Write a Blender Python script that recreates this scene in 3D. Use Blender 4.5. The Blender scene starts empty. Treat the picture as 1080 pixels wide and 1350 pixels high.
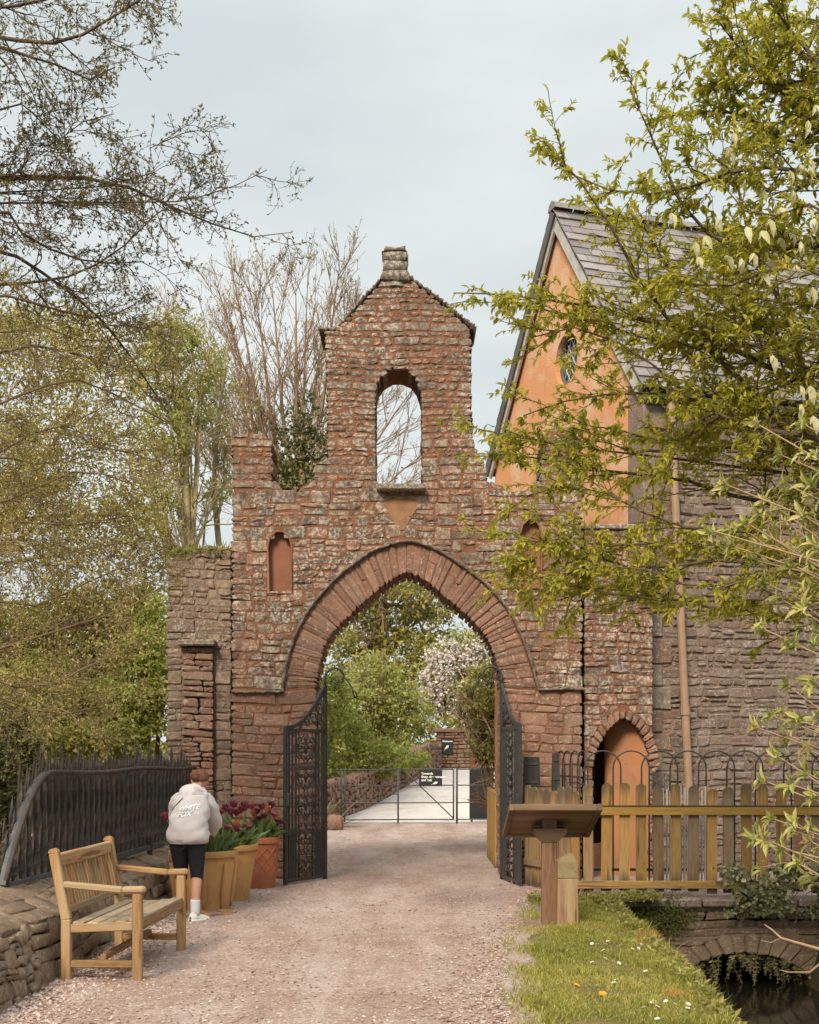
import bpy, bmesh, math, random
import numpy as np
from mathutils import Vector, Matrix, geometry

random.seed(7)
RG = np.random.default_rng(11)
SC = bpy.context.scene
COL = SC.collection
F, CX, HY, EYE = 1650.0, 540.0, 995.0, 1.55
R = math.radians


def at(px, py, Y):
    return ((px - CX) * Y / F, Y, EYE + (HY - py) * Y / F)


def gx(px, Y):
    return (px - CX) * Y / F


def gz(py, Y):
    return EYE + (HY - py) * Y / F


# ------------------------------------------------------------------ objects
def link(name, data, parent=None, loc=None):
    o = bpy.data.objects.new(name, data)
    COL.objects.link(o)
    if parent is not None:
        o.parent = parent
    if loc is not None:
        o.location = loc
    return o


def tag(o, label=None, cat=None, group=None, kind=None):
    if label:
        o["label"] = label
    if cat:
        o["category"] = cat
    if group:
        o["group"] = group
    if kind:
        o["kind"] = kind
    return o


def thing(name, label, cat, loc=(0, 0, 0), group=None):
    o = link(name, None, None, loc)
    return tag(o, label, cat, group)


def copy_tree(o, parent=None):
    c = o.copy()
    COL.objects.link(c)
    if parent is not None:
        c.parent = parent
    for ch in list(o.children):
        copy_tree(ch, c)
    return c


def origin(parent):
    v = Vector((0, 0, 0))
    while parent is not None:
        v += parent.location
        parent = parent.parent
    return v


def add(name, V, F4=None, F3=None, rnd=None, mat=None, parent=None, smooth=False, own=False):
    """One mesh object from arrays in world coordinates. own=True puts the
    object's own origin at the bottom centre of the mesh."""
    V = np.asarray(V, np.float64).reshape(-1, 3)
    me = bpy.data.meshes.new(name)
    base = np.array(origin(parent))
    off = base.copy()
    if own:
        off = np.array([(V[:, 0].min() + V[:, 0].max()) / 2, (V[:, 1].min() + V[:, 1].max()) / 2, V[:, 2].min()])
    V = V - off
    f4 = np.zeros((0, 4), np.int64) if F4 is None else np.asarray(F4, np.int64).reshape(-1, 4)
    f3 = np.zeros((0, 3), np.int64) if F3 is None else np.asarray(F3, np.int64).reshape(-1, 3)
    nl = f4.size + f3.size
    npoly = len(f4) + len(f3)
    me.vertices.add(len(V))
    me.loops.add(nl)
    me.polygons.add(npoly)
    me.vertices.foreach_set("co", V.astype(np.float32).ravel())
    me.loops.foreach_set("vertex_index", np.concatenate([f4.ravel(), f3.ravel()]).astype(np.int32))
    st = np.concatenate([np.arange(len(f4)) * 4, len(f4) * 4 + np.arange(len(f3)) * 3])
    me.polygons.foreach_set("loop_start", st.astype(np.int32))
    me.polygons.foreach_set("use_smooth", np.full(npoly, smooth, bool))
    if rnd is not None:
        a = me.attributes.new("rnd", "FLOAT", "POINT")
        a.data.foreach_set("value", np.asarray(rnd, np.float32).ravel())
    me.update(calc_edges=True)
    me.validate()
    if mat is not None:
        me.materials.append(mat)
    o = link(name, me, parent)
    if own:
        o.location = off - base
    return o


class MB:
    """Collects simple shapes for one mesh."""

    def __init__(self):
        self.v, self.f4, self.f3, self.r = [], [], [], []
        self.cur = 0.5

    def _push(self, vs):
        b = len(self.v)
        self.v.extend([tuple(x) for x in vs])
        self.r.extend([self.cur] * len(vs))
        return b

    def face(self, b, idx):
        if len(idx) == 4:
            self.f4.append([b + i for i in idx])
        elif len(idx) == 3:
            self.f3.append([b + i for i in idx])
        else:
            for k in range(1, len(idx) - 1):
                self.f3.append([b + idx[0], b + idx[k], b + idx[k + 1]])

    def box(self, c, s, rot=None, bev=0.0):
        hx, hy, hz = s[0] / 2, s[1] / 2, s[2] / 2
        c = Vector(c)
        if bev <= 0:
            pts = [Vector((x, y, z)) for z in (-hz, hz) for y in (-hy, hy) for x in (-hx, hx)]
            fs = [(0, 2, 3, 1), (4, 5, 7, 6), (0, 1, 5, 4), (2, 6, 7, 3), (0, 4, 6, 2), (1, 3, 7, 5)]
        else:
            bm = bmesh.new()
            bmesh.ops.create_cube(bm, size=1)
            for v in bm.verts:
                v.co = Vector((v.co.x * s[0], v.co.y * s[1], v.co.z * s[2]))
            bmesh.ops.bevel(bm, geom=bm.edges[:], offset=bev, segments=1, affect='EDGES', profile=.5)
            bm.verts.index_update()
            pts = [v.co.copy() for v in bm.verts]
            fs = [tuple(v.index for v in f.verts) for f in bm.faces]
            bm.free()
        if rot is not None:
            pts = [rot @ p for p in pts]
        b = self._push([p + c for p in pts])
        for f in fs:
            self.face(b, f)

    def bar(self, a, c, w, t, bev=0.0, side=(0, 0, 1)):
        """A rectangular bar from a to c, w along 'side x axis', t along the other."""
        a, c = Vector(a), Vector(c)
        d = c - a
        L = d.length
        z = d.normalized()
        s = Vector(side)
        x = s.cross(z)
        if x.length < 1e-4:
            x = Vector((1, 0, 0)).cross(z)
        x.normalize()
        y = z.cross(x)
        m = Matrix((x, y, z)).transposed()
        self.box((a + c) / 2, (w, t, L), m, bev)

    def tube(self, pts, rad, n=8, cap=True, closed=False):
        P = [Vector(p) for p in pts]
        K = len(P)
        rad = [rad] * K if not hasattr(rad, '__len__') else rad
        up = None
        b = len(self.v)
        for i in range(K):
            t = (P[min(i + 1, K - 1)] - P[max(i - 1, 0)])
            if closed:
                t = P[(i + 1) % K] - P[i - 1]
            t.normalize()
            if up is None:
                up = Vector((0, 0, 1)) if abs(t.z) < .9 else Vector((1, 0, 0))
            x = up.cross(t)
            if x.length < 1e-5:
                x = Vector((1, 0, 0)).cross(t)
            x.normalize()
            y = t.cross(x)
            up = y.cross(x) * -1 if False else up - t * up.dot(t)
            if up.length < 1e-4:
                up = y
            up.normalize()
            self._push([P[i] + (x * math.cos(2 * math.pi * k / n) + y * math.sin(2 * math.pi * k / n)) * rad[i] for k in range(n)])
        for i in range(K if closed else K - 1):
            j = (i + 1) % K
            for k in range(n):
                self.f4.append([b + i * n + k, b + i * n + (k + 1) % n, b + j * n + (k + 1) % n, b + j * n + k])
        if cap and not closed:
            self.face(b, list(range(n))[::-1])
            self.face(b + (K - 1) * n, list(range(n)))

    def lathe(self, c, prof, n=32, sx=1.0, sy=1.0):
        b = len(self.v)
        for r, z in prof:
            self._push([(c[0] + r * sx * math.cos(2 * math.pi * k / n), c[1] + r * sy * math.sin(2 * math.pi * k / n), c[2] + z) for k in range(n)])
        for i in range(len(prof) - 1):
            for k in range(n):
                self.f4.append([b + i * n + k, b + i * n + (k + 1) % n, b + (i + 1) * n + (k + 1) % n, b + (i + 1) * n + k])

    def prism(self, poly, fn, d0, d1):
        """poly: 2D points; fn(u, w, d) -> 3D."""
        n = len(poly)
        b = self._push([fn(u, w, d0) for u, w in poly] + [fn(u, w, d1) for u, w in poly])
        tr = geometry.tessellate_polygon([[Vector((u, w, 0)) for u, w in poly]])
        for t in tr:
            self.f3.append([b + i for i in t])
            self.f3.append([b + n + i for i in t][::-1])
        for i in range(n):
            j = (i + 1) % n
            self.f4.append([b + i, b + j, b + n + j, b + n + i])

    def slab(self, outer, holes, fn, d0, d1):
        loops = [outer] + list(holes)
        flat = [p for l in loops for p in l]
        n = len(flat)
        b = self._push([fn(u, w, d0) for u, w in flat] + [fn(u, w, d1) for u, w in flat])
        tr = geometry.tessellate_polygon([[Vector((u, w, 0)) for u, w in l] for l in loops])
        for t in tr:
            self.f3.append([b + i for i in t])
            self.f3.append([b + n + i for i in t][::-1])
        k = 0
        for l in loops:
            m = len(l)
            for i in range(m):
                j = (i + 1) % m
                self.f4.append([b + k + i, b + k + j, b + n + k + j, b + n + k + i])
            k += m

    def arr(self, V, F4=None, F3=None, rnd=None):
        b = len(self.v)
        V = np.asarray(V).reshape(-1, 3)
        self.v.extend(map(tuple, V))
        self.r.extend([self.cur] * len(V) if rnd is None else list(np.asarray(rnd).ravel()))
        if F4 is not None:
            self.f4.extend((np.asarray(F4) + b).tolist())
        if F3 is not None:
            self.f3.extend((np.asarray(F3) + b).tolist())

    def build(self, name, mat, parent=None, smooth=False, own=False):
        o = add(name, self.v, self.f4 or None, self.f3 or None, self.r, mat, parent, smooth, own)
        bm = bmesh.new()
        bm.from_mesh(o.data)
        bmesh.ops.recalc_face_normals(bm, faces=bm.faces[:])
        bm.to_mesh(o.data)
        bm.free()
        return o


def autosmooth(o, ang=35):
    me = o.data
    for p in me.polygons:
        p.use_smooth = True
    me.set_sharp_from_angle(angle=R(ang))
    return o


# ------------------------------------------------------------------ materials
def newmat(name, rough=0.85, spec=0.25):
    m = bpy.data.materials.new(name)
    m.use_nodes = True
    nt = m.node_tree
    b = nt.nodes["Principled BSDF"]
    b.inputs["Roughness"].default_value = rough
    b.inputs["Specular IOR Level"].default_value = spec
    return m, nt, b


def nd(nt, t, **kw):
    n = nt.nodes.new(t)
    for k, v in kw.items():
        if k.startswith("_"):
            setattr(n, k[1:], v)
        else:
            n.inputs[k.replace("__", " ")].default_value = v
    return n


def ramp(nt, stops, interp='LINEAR'):
    n = nt.nodes.new("ShaderNodeValToRGB")
    cr = n.color_ramp
    cr.interpolation = interp
    while len(cr.elements) < len(stops):
        cr.elements.new(0.5)
    for e, (p, c) in zip(cr.elements, stops):
        e.position = p
        e.color = (c[0], c[1], c[2], 1) if hasattr(c, '__len__') else (c, c, c, 1)
    return n


def mix(nt, fac, a, b, mode='MIX'):
    n = nt.nodes.new("ShaderNodeMix")
    n.data_type = 'RGBA'
    n.blend_type = mode
    for sock, v in ((n.inputs[0], fac), (n.inputs[6], a), (n.inputs[7], b)):
        if hasattr(v, 'is_output') or isinstance(v, bpy.types.NodeSocket):
            nt.links.new(v, sock)
        elif hasattr(v, '__len__'):
            sock.default_value = (v[0], v[1], v[2], 1)
        else:
            sock.default_value = v
    return n.outputs[2]


def coords(nt, scale=(1, 1, 1)):
    tc = nt.nodes.new("ShaderNodeTexCoord")
    mp = nt.nodes.new("ShaderNodeMapping")
    mp.inputs["Scale"].default_value = scale
    nt.links.new(tc.outputs["Object"], mp.inputs["Vector"])
    return mp.outputs[0]


def noise(nt, vec, scale, detail=4, rough=.55):
    n = nd(nt, "ShaderNodeTexNoise", Scale=scale, Detail=detail, Roughness=rough)
    nt.links.new(vec, n.inputs["Vector"])
    return n.outputs["Fac"]


def thr(nt, sock, lo, hi, a=0.0, b=1.0):
    n = nd(nt, "ShaderNodeMapRange")
    n.inputs[1].default_value, n.inputs[2].default_value = lo, hi
    n.inputs[3].default_value, n.inputs[4].default_value = a, b
    nt.links.new(sock, n.inputs[0])
    return n.outputs[0]


def bump(nt, b, sock, strength, dist):
    n = nd(nt, "ShaderNodeBump", Strength=strength, Distance=dist)
    nt.links.new(sock, n.inputs["Height"])
    nt.links.new(n.outputs[0], b.inputs["Normal"])
    return n


def attr(nt, name="rnd"):
    n = nt.nodes.new("ShaderNodeAttribute")
    n.attribute_name = name
    return n.outputs["Fac"]


def stone_mat(name, stops, lichen=.25, stain=.4, lich=(.40, .38, .33), bs=.6):
    m, nt, b = newmat(name, .92, .15)
    v = coords(nt)
    c = ramp(nt, stops, 'CONSTANT')
    nt.links.new(attr(nt), c.inputs[0])
    n1 = noise(nt, v, 7, 5, .65)
    col = mix(nt, 1.0, c.outputs[0], (.88, .88, .90), 'MULTIPLY')
    col = mix(nt, thr(nt, n1, .36, .75, 0, .75), col, (.10, .068, .05))
    n2 = noise(nt, v, 60, 4, .7)
    col = mix(nt, thr(nt, n2, .25, .75, 0, .5), col, mix(nt, .5, col, (.48, .34, .24)))
    # lichen blotches, in patches of the wall
    big = noise(nt, v, 1.1, 3, .6)
    lc = noise(nt, v, 23, 8, .75)
    f = nd(nt, "ShaderNodeMath", _operation='MULTIPLY')
    nt.links.new(thr(nt, lc, .64 - lichen * .35, .70 - lichen * .3), f.inputs[0])
    nt.links.new(thr(nt, big, .38, .62, .25, 1), f.inputs[1])
    col = mix(nt, f.outputs[0], col, lich)
    sp = noise(nt, v, 75, 5, .75)
    col = mix(nt, thr(nt, sp, .57, .66, 0, .55), col, lich)
    col = mix(nt, thr(nt, sp, .43, .34, 0, .6), col, (.05, .035, .028))
    dk = noise(nt, v, 5.5, 8, .75)
    f2 = thr(nt, dk, .66 - stain * .22, .76 - stain * .12, 0, .8)
    col = mix(nt, f2, col, (.035, .026, .022))
    nt.links.new(col, b.inputs["Base Color"])
    hb = mix(nt, .5, noise(nt, v, 24, 6, .7), n2)
    bump(nt, b, hb, bs, .03)
    return m


def plain_mat(name, c1, c2, scale=6, rough=.85, spec=.25, bs=.3, bscale=60, bd=.01, stretch=(1, 1, 1), metal=0, dirt=None):
    m, nt, b = newmat(name, rough, spec)
    v = coords(nt, stretch)
    n1 = noise(nt, v, scale, 6, .65)
    col = mix(nt, thr(nt, n1, .3, .7), c1, c2)
    if dirt:
        n3 = noise(nt, v, dirt[1], 6, .7)
        col = mix(nt, thr(nt, n3, dirt[2], dirt[2] + .12, 0, .85), col, dirt[0])
    nt.links.new(col, b.inputs["Base Color"])
    b.inputs["Metallic"].default_value = metal
    if bs > 0:
        bump(nt, b, noise(nt, v, bscale, 5, .65), bs, bd)
    return m


def rnd_mat(name, stops, rough=.8, spec=.25, nscale=12, dark=.35, darkc=(.03, .025, .02), bs=.3, bscale=80, bd=.01, stretch=(1, 1, 1), interp='LINEAR'):
    m, nt, b = newmat(name, rough, spec)
    v = coords(nt, stretch)
    c = ramp(nt, stops, interp)
    nt.links.new(attr(nt), c.inputs[0])
    n1 = noise(nt, v, nscale, 6, .7)
    col = mix(nt, thr(nt, n1, .42, .72, 0, dark), c.outputs[0], darkc)
    nt.links.new(col, b.inputs["Base Color"])
    if bs > 0:
        bump(nt, b, noise(nt, v, bscale, 5, .65), bs, bd)
    return m


def leaf_mat(name, stops, trans=.35, rough=.55):
    m, nt, b = newmat(name, rough, .3)
    c = ramp(nt, stops)
    nt.links.new(attr(nt), c.inputs[0])
    nt.links.new(c.outputs[0], b.inputs["Base Color"])
    t = nt.nodes.new("ShaderNodeBsdfTranslucent")
    tc = mix(nt, .35, c.outputs[0], (.45, .45, .05))
    nt.links.new(tc, t.inputs[0])
    ms = nt.nodes.new("ShaderNodeMixShader")
    ms.inputs[0].default_value = trans
    nt.links.new(b.outputs[0], ms.inputs[1])
    nt.links.new(t.outputs[0], ms.inputs[2])
    nt.links.new(ms.outputs[0], nt.nodes["Material Output"].inputs[0])
    return m


def wood_mat(name, c1, c2, c3, axis=2, rough=.75, tips=False):
    m, nt, b = newmat(name, rough, .2)
    s = [14, 14, 14]
    s[axis] = 1.0
    v = coords(nt, tuple(s))
    oi = nt.nodes.new("ShaderNodeObjectInfo")
    vm = nd(nt, "ShaderNodeVectorMath", _operation='ADD')
    sc = nd(nt, "ShaderNodeVectorMath", _operation='SCALE')
    cb = nt.nodes.new("ShaderNodeCombineXYZ")
    for i in range(3):
        nt.links.new(oi.outputs["Random"], cb.inputs[i])
    nt.links.new(cb.outputs[0], sc.inputs[0])
    sc.inputs["Scale"].default_value = 37
    nt.links.new(v, vm.inputs[0])
    nt.links.new(sc.outputs[0], vm.inputs[1])
    v = vm.outputs[0]
    n1 = noise(nt, v, 4.2, 9, .78)
    n2 = noise(nt, v, .45, 4, .65)
    col = mix(nt, thr(nt, n1, .38, .62), c1, c2)
    col = mix(nt, thr(nt, n2, .46, .62, 0, .85), col, c3)
    crk = noise(nt, v, 1.3, 3, .5)
    col = mix(nt, thr(nt, crk, .64, .70, 0, .7), col, (c2[0] * .35, c2[1] * .35, c2[2] * .35))
    tint = mix(nt, oi.outputs["Random"], (.72, .72, .72), (1.22, 1.18, 1.12))
    col = mix(nt, 1.0, col, tint, 'MULTIPLY')
    if tips:      # algae and rot at the foot and head of each board
        v0 = coords(nt)
        sz = nt.nodes.new("ShaderNodeSeparateXYZ")
        nt.links.new(v0, sz.inputs[0])
        ad = nd(nt, "ShaderNodeMath", _operation='ADD')
        nt.links.new(sz.outputs[2], ad.inputs[0])
        nt.links.new(thr(nt, noise(nt, v, .8, 5, .7), .3, .7, -.12, .12), ad.inputs[1])
        col = mix(nt, thr(nt, ad.outputs[0], .20, .06, 0, .85), col, (.055, .045, .03))
        col = mix(nt, thr(nt, ad.outputs[0], .98, 1.12, 0, .7), col, (.075, .065, .04))
    nt.links.new(col, b.inputs["Base Color"])
    bump(nt, b, n1, .45, .008)
    return m


RED = [(0, (.16, .085, .054)), (.12, (.24, .105, .058)), (.25, (.29, .14, .078)), (.38, (.09, .058, .043)), (.5, (.18, .12, .083)), (.62, (.29, .165, .10)), (.72, (.12, .088, .07)), (.82, (.27, .10, .052)), (.92, (.22, .155, .115))]
ROUGE = [(0, (.22, .10, .064)), (.2, (.285, .13, .082)), (.4, (.19, .088, .062)), (.6, (.33, .17, .11)), (.75, (.255, .15, .105)), (.9, (.165, .095, .072))]
GREY = [(0, (.14, .105, .088)), (.18, (.20, .148, .118)), (.36, (.105, .08, .068)), (.5, (.235, .185, .155)), (.64, (.185, .11, .078)), (.8, (.21, .168, .145)), (.92, (.28, .23, .20))]
TOWER = [(0, (.125, .085, .063)), (.16, (.20, .13, .09)), (.32, (.25, .115, .062)), (.46, (.085, .06, .048)), (.6, (.21, .155, .12)), (.76, (.285, .13, .068)), (.88, (.15, .105, .08))]
BROWN = [(0, (.16, .10, .07)), (.3, (.24, .155, .10)), (.6, (.30, .20, .13)), (.85, (.20, .15, .11))]
M = {}
M['stone_red'] = stone_mat('red_rubble_stone', RED, .44, .85, (.50, .45, .38), bs=.5)
M['stone_rouge'] = stone_mat('pink_dressed_stone', ROUGE, .24, .36, (.48, .39, .32), bs=.45)
M['stone_grey'] = stone_mat('grey_rubble_stone', GREY, .28, .40, (.50, .44, .38), bs=.5)
M['stone_brown'] = stone_mat('brown_rubble_stone', BROWN, .34, .46, bs=.5)
M['stone_wall'] = stone_mat('warm_brown_wall_stone', [(0, (.20, .13, .08)), (.3, (.26, .175, .11)), (.6, (.23, .15, .09)), (.85, (.30, .22, .15))], .26, .40, (.42, .37, .28), bs=.6)
M['stone_tower'] = stone_mat('dark_lichened_tower_stone', TOWER, .45, .85, (.50, .44, .37), bs=.5)
M['moulding'] = stone_mat('dark_moulding_stone', [(0, (.10, .07, .055)), (.5, (.14, .10, .075)), (.8, (.17, .12, .09))], .30, .45, bs=.5)
M['stone_dark'] = stone_mat('weathered_dark_stone', [(0, (.13, .10, .08)), (.5, (.19, .14, .11)), (.8, (.24, .19, .15))], .42, .40)
M['mortar_red'] = plain_mat('red_lime_mortar', (.29, .125, .066), (.18, .085, .052), 5, .95, .1, .9, 45, .03, dirt=((.13, .08, .06), 3, .56))
M['mortar_grey'] = plain_mat('grey_lime_mortar', (.31, .23, .185), (.20, .145, .115), 5, .95, .1, .9, 45, .03)
M['niche'] = plain_mat('brown_render', (.27, .125, .075), (.21, .095, .06), 5, .9, .15, .35, 40, .01)
M['patch'] = plain_mat('ochre_render', (.34, .185, .10), (.22, .12, .07), 9, .9, .15, .6, 40, .02)
m, nt, b = newmat('orange_limewash', .9, .15)
v = coords(nt)
c_ = mix(nt, thr(nt, noise(nt, v, 2.4, 6, .65), .3, .7), (.66, .30, .145), (.56, .265, .135))
c_ = mix(nt, thr(nt, noise(nt, v, 1.7, 6, .7), .46, .62, 0, .8), c_, (.62, .42, .29))
st_ = noise(nt, coords(nt, (5, 5, .35)), 1.6, 6, .65)
c_ = mix(nt, thr(nt, st_, .54, .70, 0, .45), c_, (.36, .20, .115))
c_ = mix(nt, thr(nt, noise(nt, v, 13, 7, .75), .62, .68, 0, .5), c_, (.66, .50, .38))
nt.links.new(c_, b.inputs["Base Color"])
bump(nt, b, noise(nt, v, 26, 6, .7), .5, .015)
M['orange'] = m
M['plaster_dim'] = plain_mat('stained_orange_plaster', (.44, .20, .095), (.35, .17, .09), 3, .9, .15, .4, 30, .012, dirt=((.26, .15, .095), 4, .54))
M['white_trim'] = plain_mat('weathered_white_paint', (.55, .52, .48), (.30, .28, .26), 7, .7, .25, .2)
M['dark_trim'] = plain_mat('dark_grey_board', (.075, .072, .07), (.13, .12, .115), 5, .7, .25, .2)
M['slate'] = rnd_mat('roof_slate', [(0, (.13, .115, .115)), (.35, (.20, .18, .175)), (.7, (.27, .24, .23)), (1, (.17, .14, .135))], .6, .35, 5, .4, (.10, .08, .05), .35, 40, .01)
M['pipe'] = plain_mat('tan_painted_pipe', (.36, .235, .155), (.27, .17, .11), 4, .5, .4, .1)
M['lead'] = plain_mat('lead_strip', (.45, .45, .45), (.33, .33, .33), 20, .5, .4, 0)
M['iron'] = plain_mat('black_wrought_iron', (.018, .018, .018), (.045, .04, .036), 18, .5, .5, .3, 120, .004)
M['iron_rust'] = plain_mat('weathered_black_iron', (.035, .031, .029), (.085, .062, .048), 9, .65, .35, .4, 60, .006, dirt=((.10, .055, .03), 14, .62))
M['steel_edge'] = plain_mat('worn_grey_paint', (.10, .105, .115), (.04, .04, .042), 11, .55, .4, .3)
M['galv'] = plain_mat('dark_metal_gate_paint', (.045, .045, .045), (.08, .075, .07), 10, .55, .4, 0)
M['teak'] = wood_mat('weathered_teak_upright', (.40, .225, .095), (.19, .10, .042), (.36, .26, .155), 2)
M['teak_y'] = wood_mat('weathered_teak_lengthwise', (.40, .235, .105), (.20, .105, .046), (.36, .27, .17), 1)
M['teak_x'] = wood_mat('weathered_teak_crosswise', (.40, .235, .105), (.20, .105, .046), (.36, .27, .17), 0)
M['seatwood'] = wood_mat('greyed_seat_wood', (.38, .29, .20), (.20, .145, .10), (.33, .27, .21), 1)
M['picket'] = wood_mat('ochre_picket_wood', (.43, .25, .072), (.24, .13, .05), (.31, .215, .11), 2, tips=True)
M['picket_grey'] = wood_mat('greyed_picket_wood', (.30, .185, .095), (.17, .10, .055), (.27, .20, .135), 2, tips=True)
M['rail'] = wood_mat('ochre_fence_rail', (.50, .30, .065), (.31, .175, .055), (.31, .205, .085), 0)
M['rail_low'] = wood_mat('weathered_lower_rail', (.37, .225, .07), (.20, .12, .045), (.25, .17, .09), 0)
M['lath'] = plain_mat('pale_edge_highlight', (.60, .52, .44), (.42, .34, .27), 12, .8, .2, .2)
M['oak'] = wood_mat('brown_oak', (.25, .145, .085), (.13, .075, .048), (.30, .20, .13), 2)
M['oak_x'] = wood_mat('brown_oak_board', (.21, .125, .075), (.11, .065, .042), (.25, .17, .11), 0)
M['bollard'] = wood_mat('mossy_post_wood', (.31, .19, .115), (.15, .09, .058), (.30, .23, .14), 2)
M['blackwood'] = wood_mat('black_stained_wood', (.025, .024, .024), (.05, .047, .045), (.06, .055, .05), 2)
M['door'] = wood_mat('dark_door_wood', (.035, .022, .022), (.022, .014, .016), (.05, .03, .025), 2)
M['terracotta'] = plain_mat('red_terracotta', (.40, .135, .065), (.30, .105, .055), 6, .8, .2, .35, 50, .01, dirt=((.40, .23, .15), 5, .62))
M['pot_tan'] = plain_mat('tan_terracotta', (.50, .27, .105), (.38, .20, .085), 5, .8, .2, .35, 40, .01, dirt=((.20, .125, .07), 4, .58))
M['soil'] = plain_mat('potting_soil', (.045, .03, .02), (.08, .055, .035), 25, .95, .1, .8, 60, .03)
M['hoodie'] = plain_mat('pale_grey_fleece', (.60, .555, .545), (.53, .485, .475), 7, .95, .1, .25, 60, .008)
M['fleece_shaded'] = plain_mat('shaded_fleece', (.44, .40, .39), (.37, .335, .33), 8, .95, .1, .2)  # darker fleece copy, hood's shade painted into its colour; also on the hem
M['print'] = plain_mat('white_print', (.84, .85, .85), (.78, .80, .80), 10, .7, .2, 0)
M['leggings'] = plain_mat('black_leggings', (.012, .012, .016), (.02, .02, .026), 20, .75, .2, .1)
M['skin'] = plain_mat('skin', (.50, .28, .20), (.45, .24, .17), 14, .55, .35, .05)
M['hair'] = plain_mat('auburn_hair', (.20, .072, .03), (.10, .037, .018), 16, .55, .4, .8, 120, .01, stretch=(3, 3, .6))
M['sock'] = plain_mat('pale_sock', (.62, .66, .70), (.52, .56, .60), 30, .95, .1, .2)
M['shoe'] = plain_mat('cream_trainer', (.70, .66, .60), (.58, .53, .47), 14, .6, .3, .1)
M['strap'] = plain_mat('black_strap', (.015, .015, .018), (.03, .03, .03), 20, .6, .3, 0)
M['sign'] = plain_mat('black_sign_face', (.018, .017, .018), (.025, .023, .024), 6, .45, .4, 0)
M['signtext'] = plain_mat('white_sign_lettering', (.78, .78, .76), (.72, .72, .70), 6, .6, .3, 0)
M['bark_dark'] = plain_mat('dark_twig_bark', (.075, .05, .035), (.14, .10, .07), 14, .9, .15, .5, 60, .01)
M['bark_olive'] = plain_mat('olive_twig_bark', (.25, .175, .10), (.15, .10, .06), 10, .9, .15, .4, 60, .01)
M['bark_tan'] = plain_mat('pale_tan_bark', (.36, .235, .15), (.25, .16, .10), 4, .9, .15, .4, 40, .02)
M['bark_pale'] = plain_mat('pale_green_bark', (.40, .32, .19), (.28, .24, .13), 4, .9, .15, .4, 40, .02)
M['twig_tan'] = plain_mat('straw_coloured_twig', (.42, .29, .19), (.32, .21, .13), 9, .85, .2, .2)
M['moss'] = plain_mat('dark_moss', (.075, .085, .022), (.13, .12, .04), 14, .95, .05, 1.0, 60, .03)

M['lf_bud'] = leaf_mat('olive_bud_leaf', [(0, (.10, .07, .035)), (.4, (.19, .135, .05)), (.75, (.30, .215, .07)), (1, (.38, .29, .09))], .3)
M['lf_olive'] = leaf_mat('olive_spring_leaf', [(0, (.23, .16, .065)), (.4, (.38, .29, .10)), (.7, (.49, .40, .125)), (1, (.46, .46, .15))], .35)
M['lf_willow'] = leaf_mat('yellow_green_leaf', [(0, (.22, .20, .05)), (.5, (.34, .34, .10)), (1, (.42, .45, .17))], .38)
M['lf_green'] = leaf_mat('fresh_green_leaf', [(0, (.11, .125, .025)), (.4, (.24, .26, .055)), (.75, (.36, .38, .09)), (1, (.46, .47, .15))], .35)
M['lf_mid'] = leaf_mat('mid_green_leaf', [(0, (.13, .115, .035)), (.45, (.28, .245, .07)), (.8, (.39, .34, .10)), (1, (.46, .34, .12))], .35)
M['lf_ivy'] = leaf_mat('dark_ivy_leaf', [(0, (.045, .05, .018)), (.5, (.11, .11, .04)), (.85, (.20, .18, .075)), (1, (.34, .28, .15))], .12, .5)
M['lf_maple'] = leaf_mat('lime_spring_leaf', [(0, (.14, .14, .02)), (.3, (.32, .30, .04)), (.65, (.50, .45, .06)), (.9, (.64, .55, .085)), (1, (.60, .40, .07))], .55)
M['lf_rhodo'] = leaf_mat('pale_shrub_leaf', [(0, (.18, .19, .05)), (.4, (.34, .34, .09)), (.75, (.50, .46, .17)), (.9, (.52, .40, .20)), (1, (.45, .24, .10))], .3, .45)
M['bract'] = leaf_mat('cream_bract', [(0, (.55, .50, .28)), (1, (.72, .68, .46))], .35)
M['lilac'] = leaf_mat('pale_lilac_blossom', [(0, (.50, .40, .40)), (.5, (.68, .58, .57)), (1, (.78, .71, .66))], .25)
M['spiky'] = leaf_mat('sword_leaf', [(0, (.07, .05, .03)), (.4, (.15, .12, .05)), (.8, (.30, .23, .10)), (1, (.42, .32, .16))], .2)
M['grass'] = leaf_mat('grass_blade', [(0, (.14, .145, .03)), (.4, (.27, .27, .055)), (.7, (.38, .35, .08)), (.9, (.46, .38, .13)), (1, (.50, .28, .08))], .3)
M['tulip_leaf'] = leaf_mat('tulip_leaf', [(0, (.07, .12, .035)), (1, (.17, .23, .09))], .25)
M['tulip_dark'] = leaf_mat('dark_purple_petal', [(0, (.09, .010, .035)), (1, (.27, .03, .09))], .2)
M['tulip_red'] = leaf_mat('crimson_petal', [(0, (.30, .025, .07)), (1, (.50, .06, .13))], .25)
M['tulip_coral'] = leaf_mat('coral_petal', [(0, (.55, .13, .08)), (1, (.72, .25, .17))], .3)
M['daisy'] = plain_mat('white_petal', (.82, .82, .78), (.74, .74, .70), 30, .7, .2, 0)
M['dandelion'] = plain_mat('yellow_petal', (.80, .36, .02), (.72, .30, .02), 30, .7, .2, 0)


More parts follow.
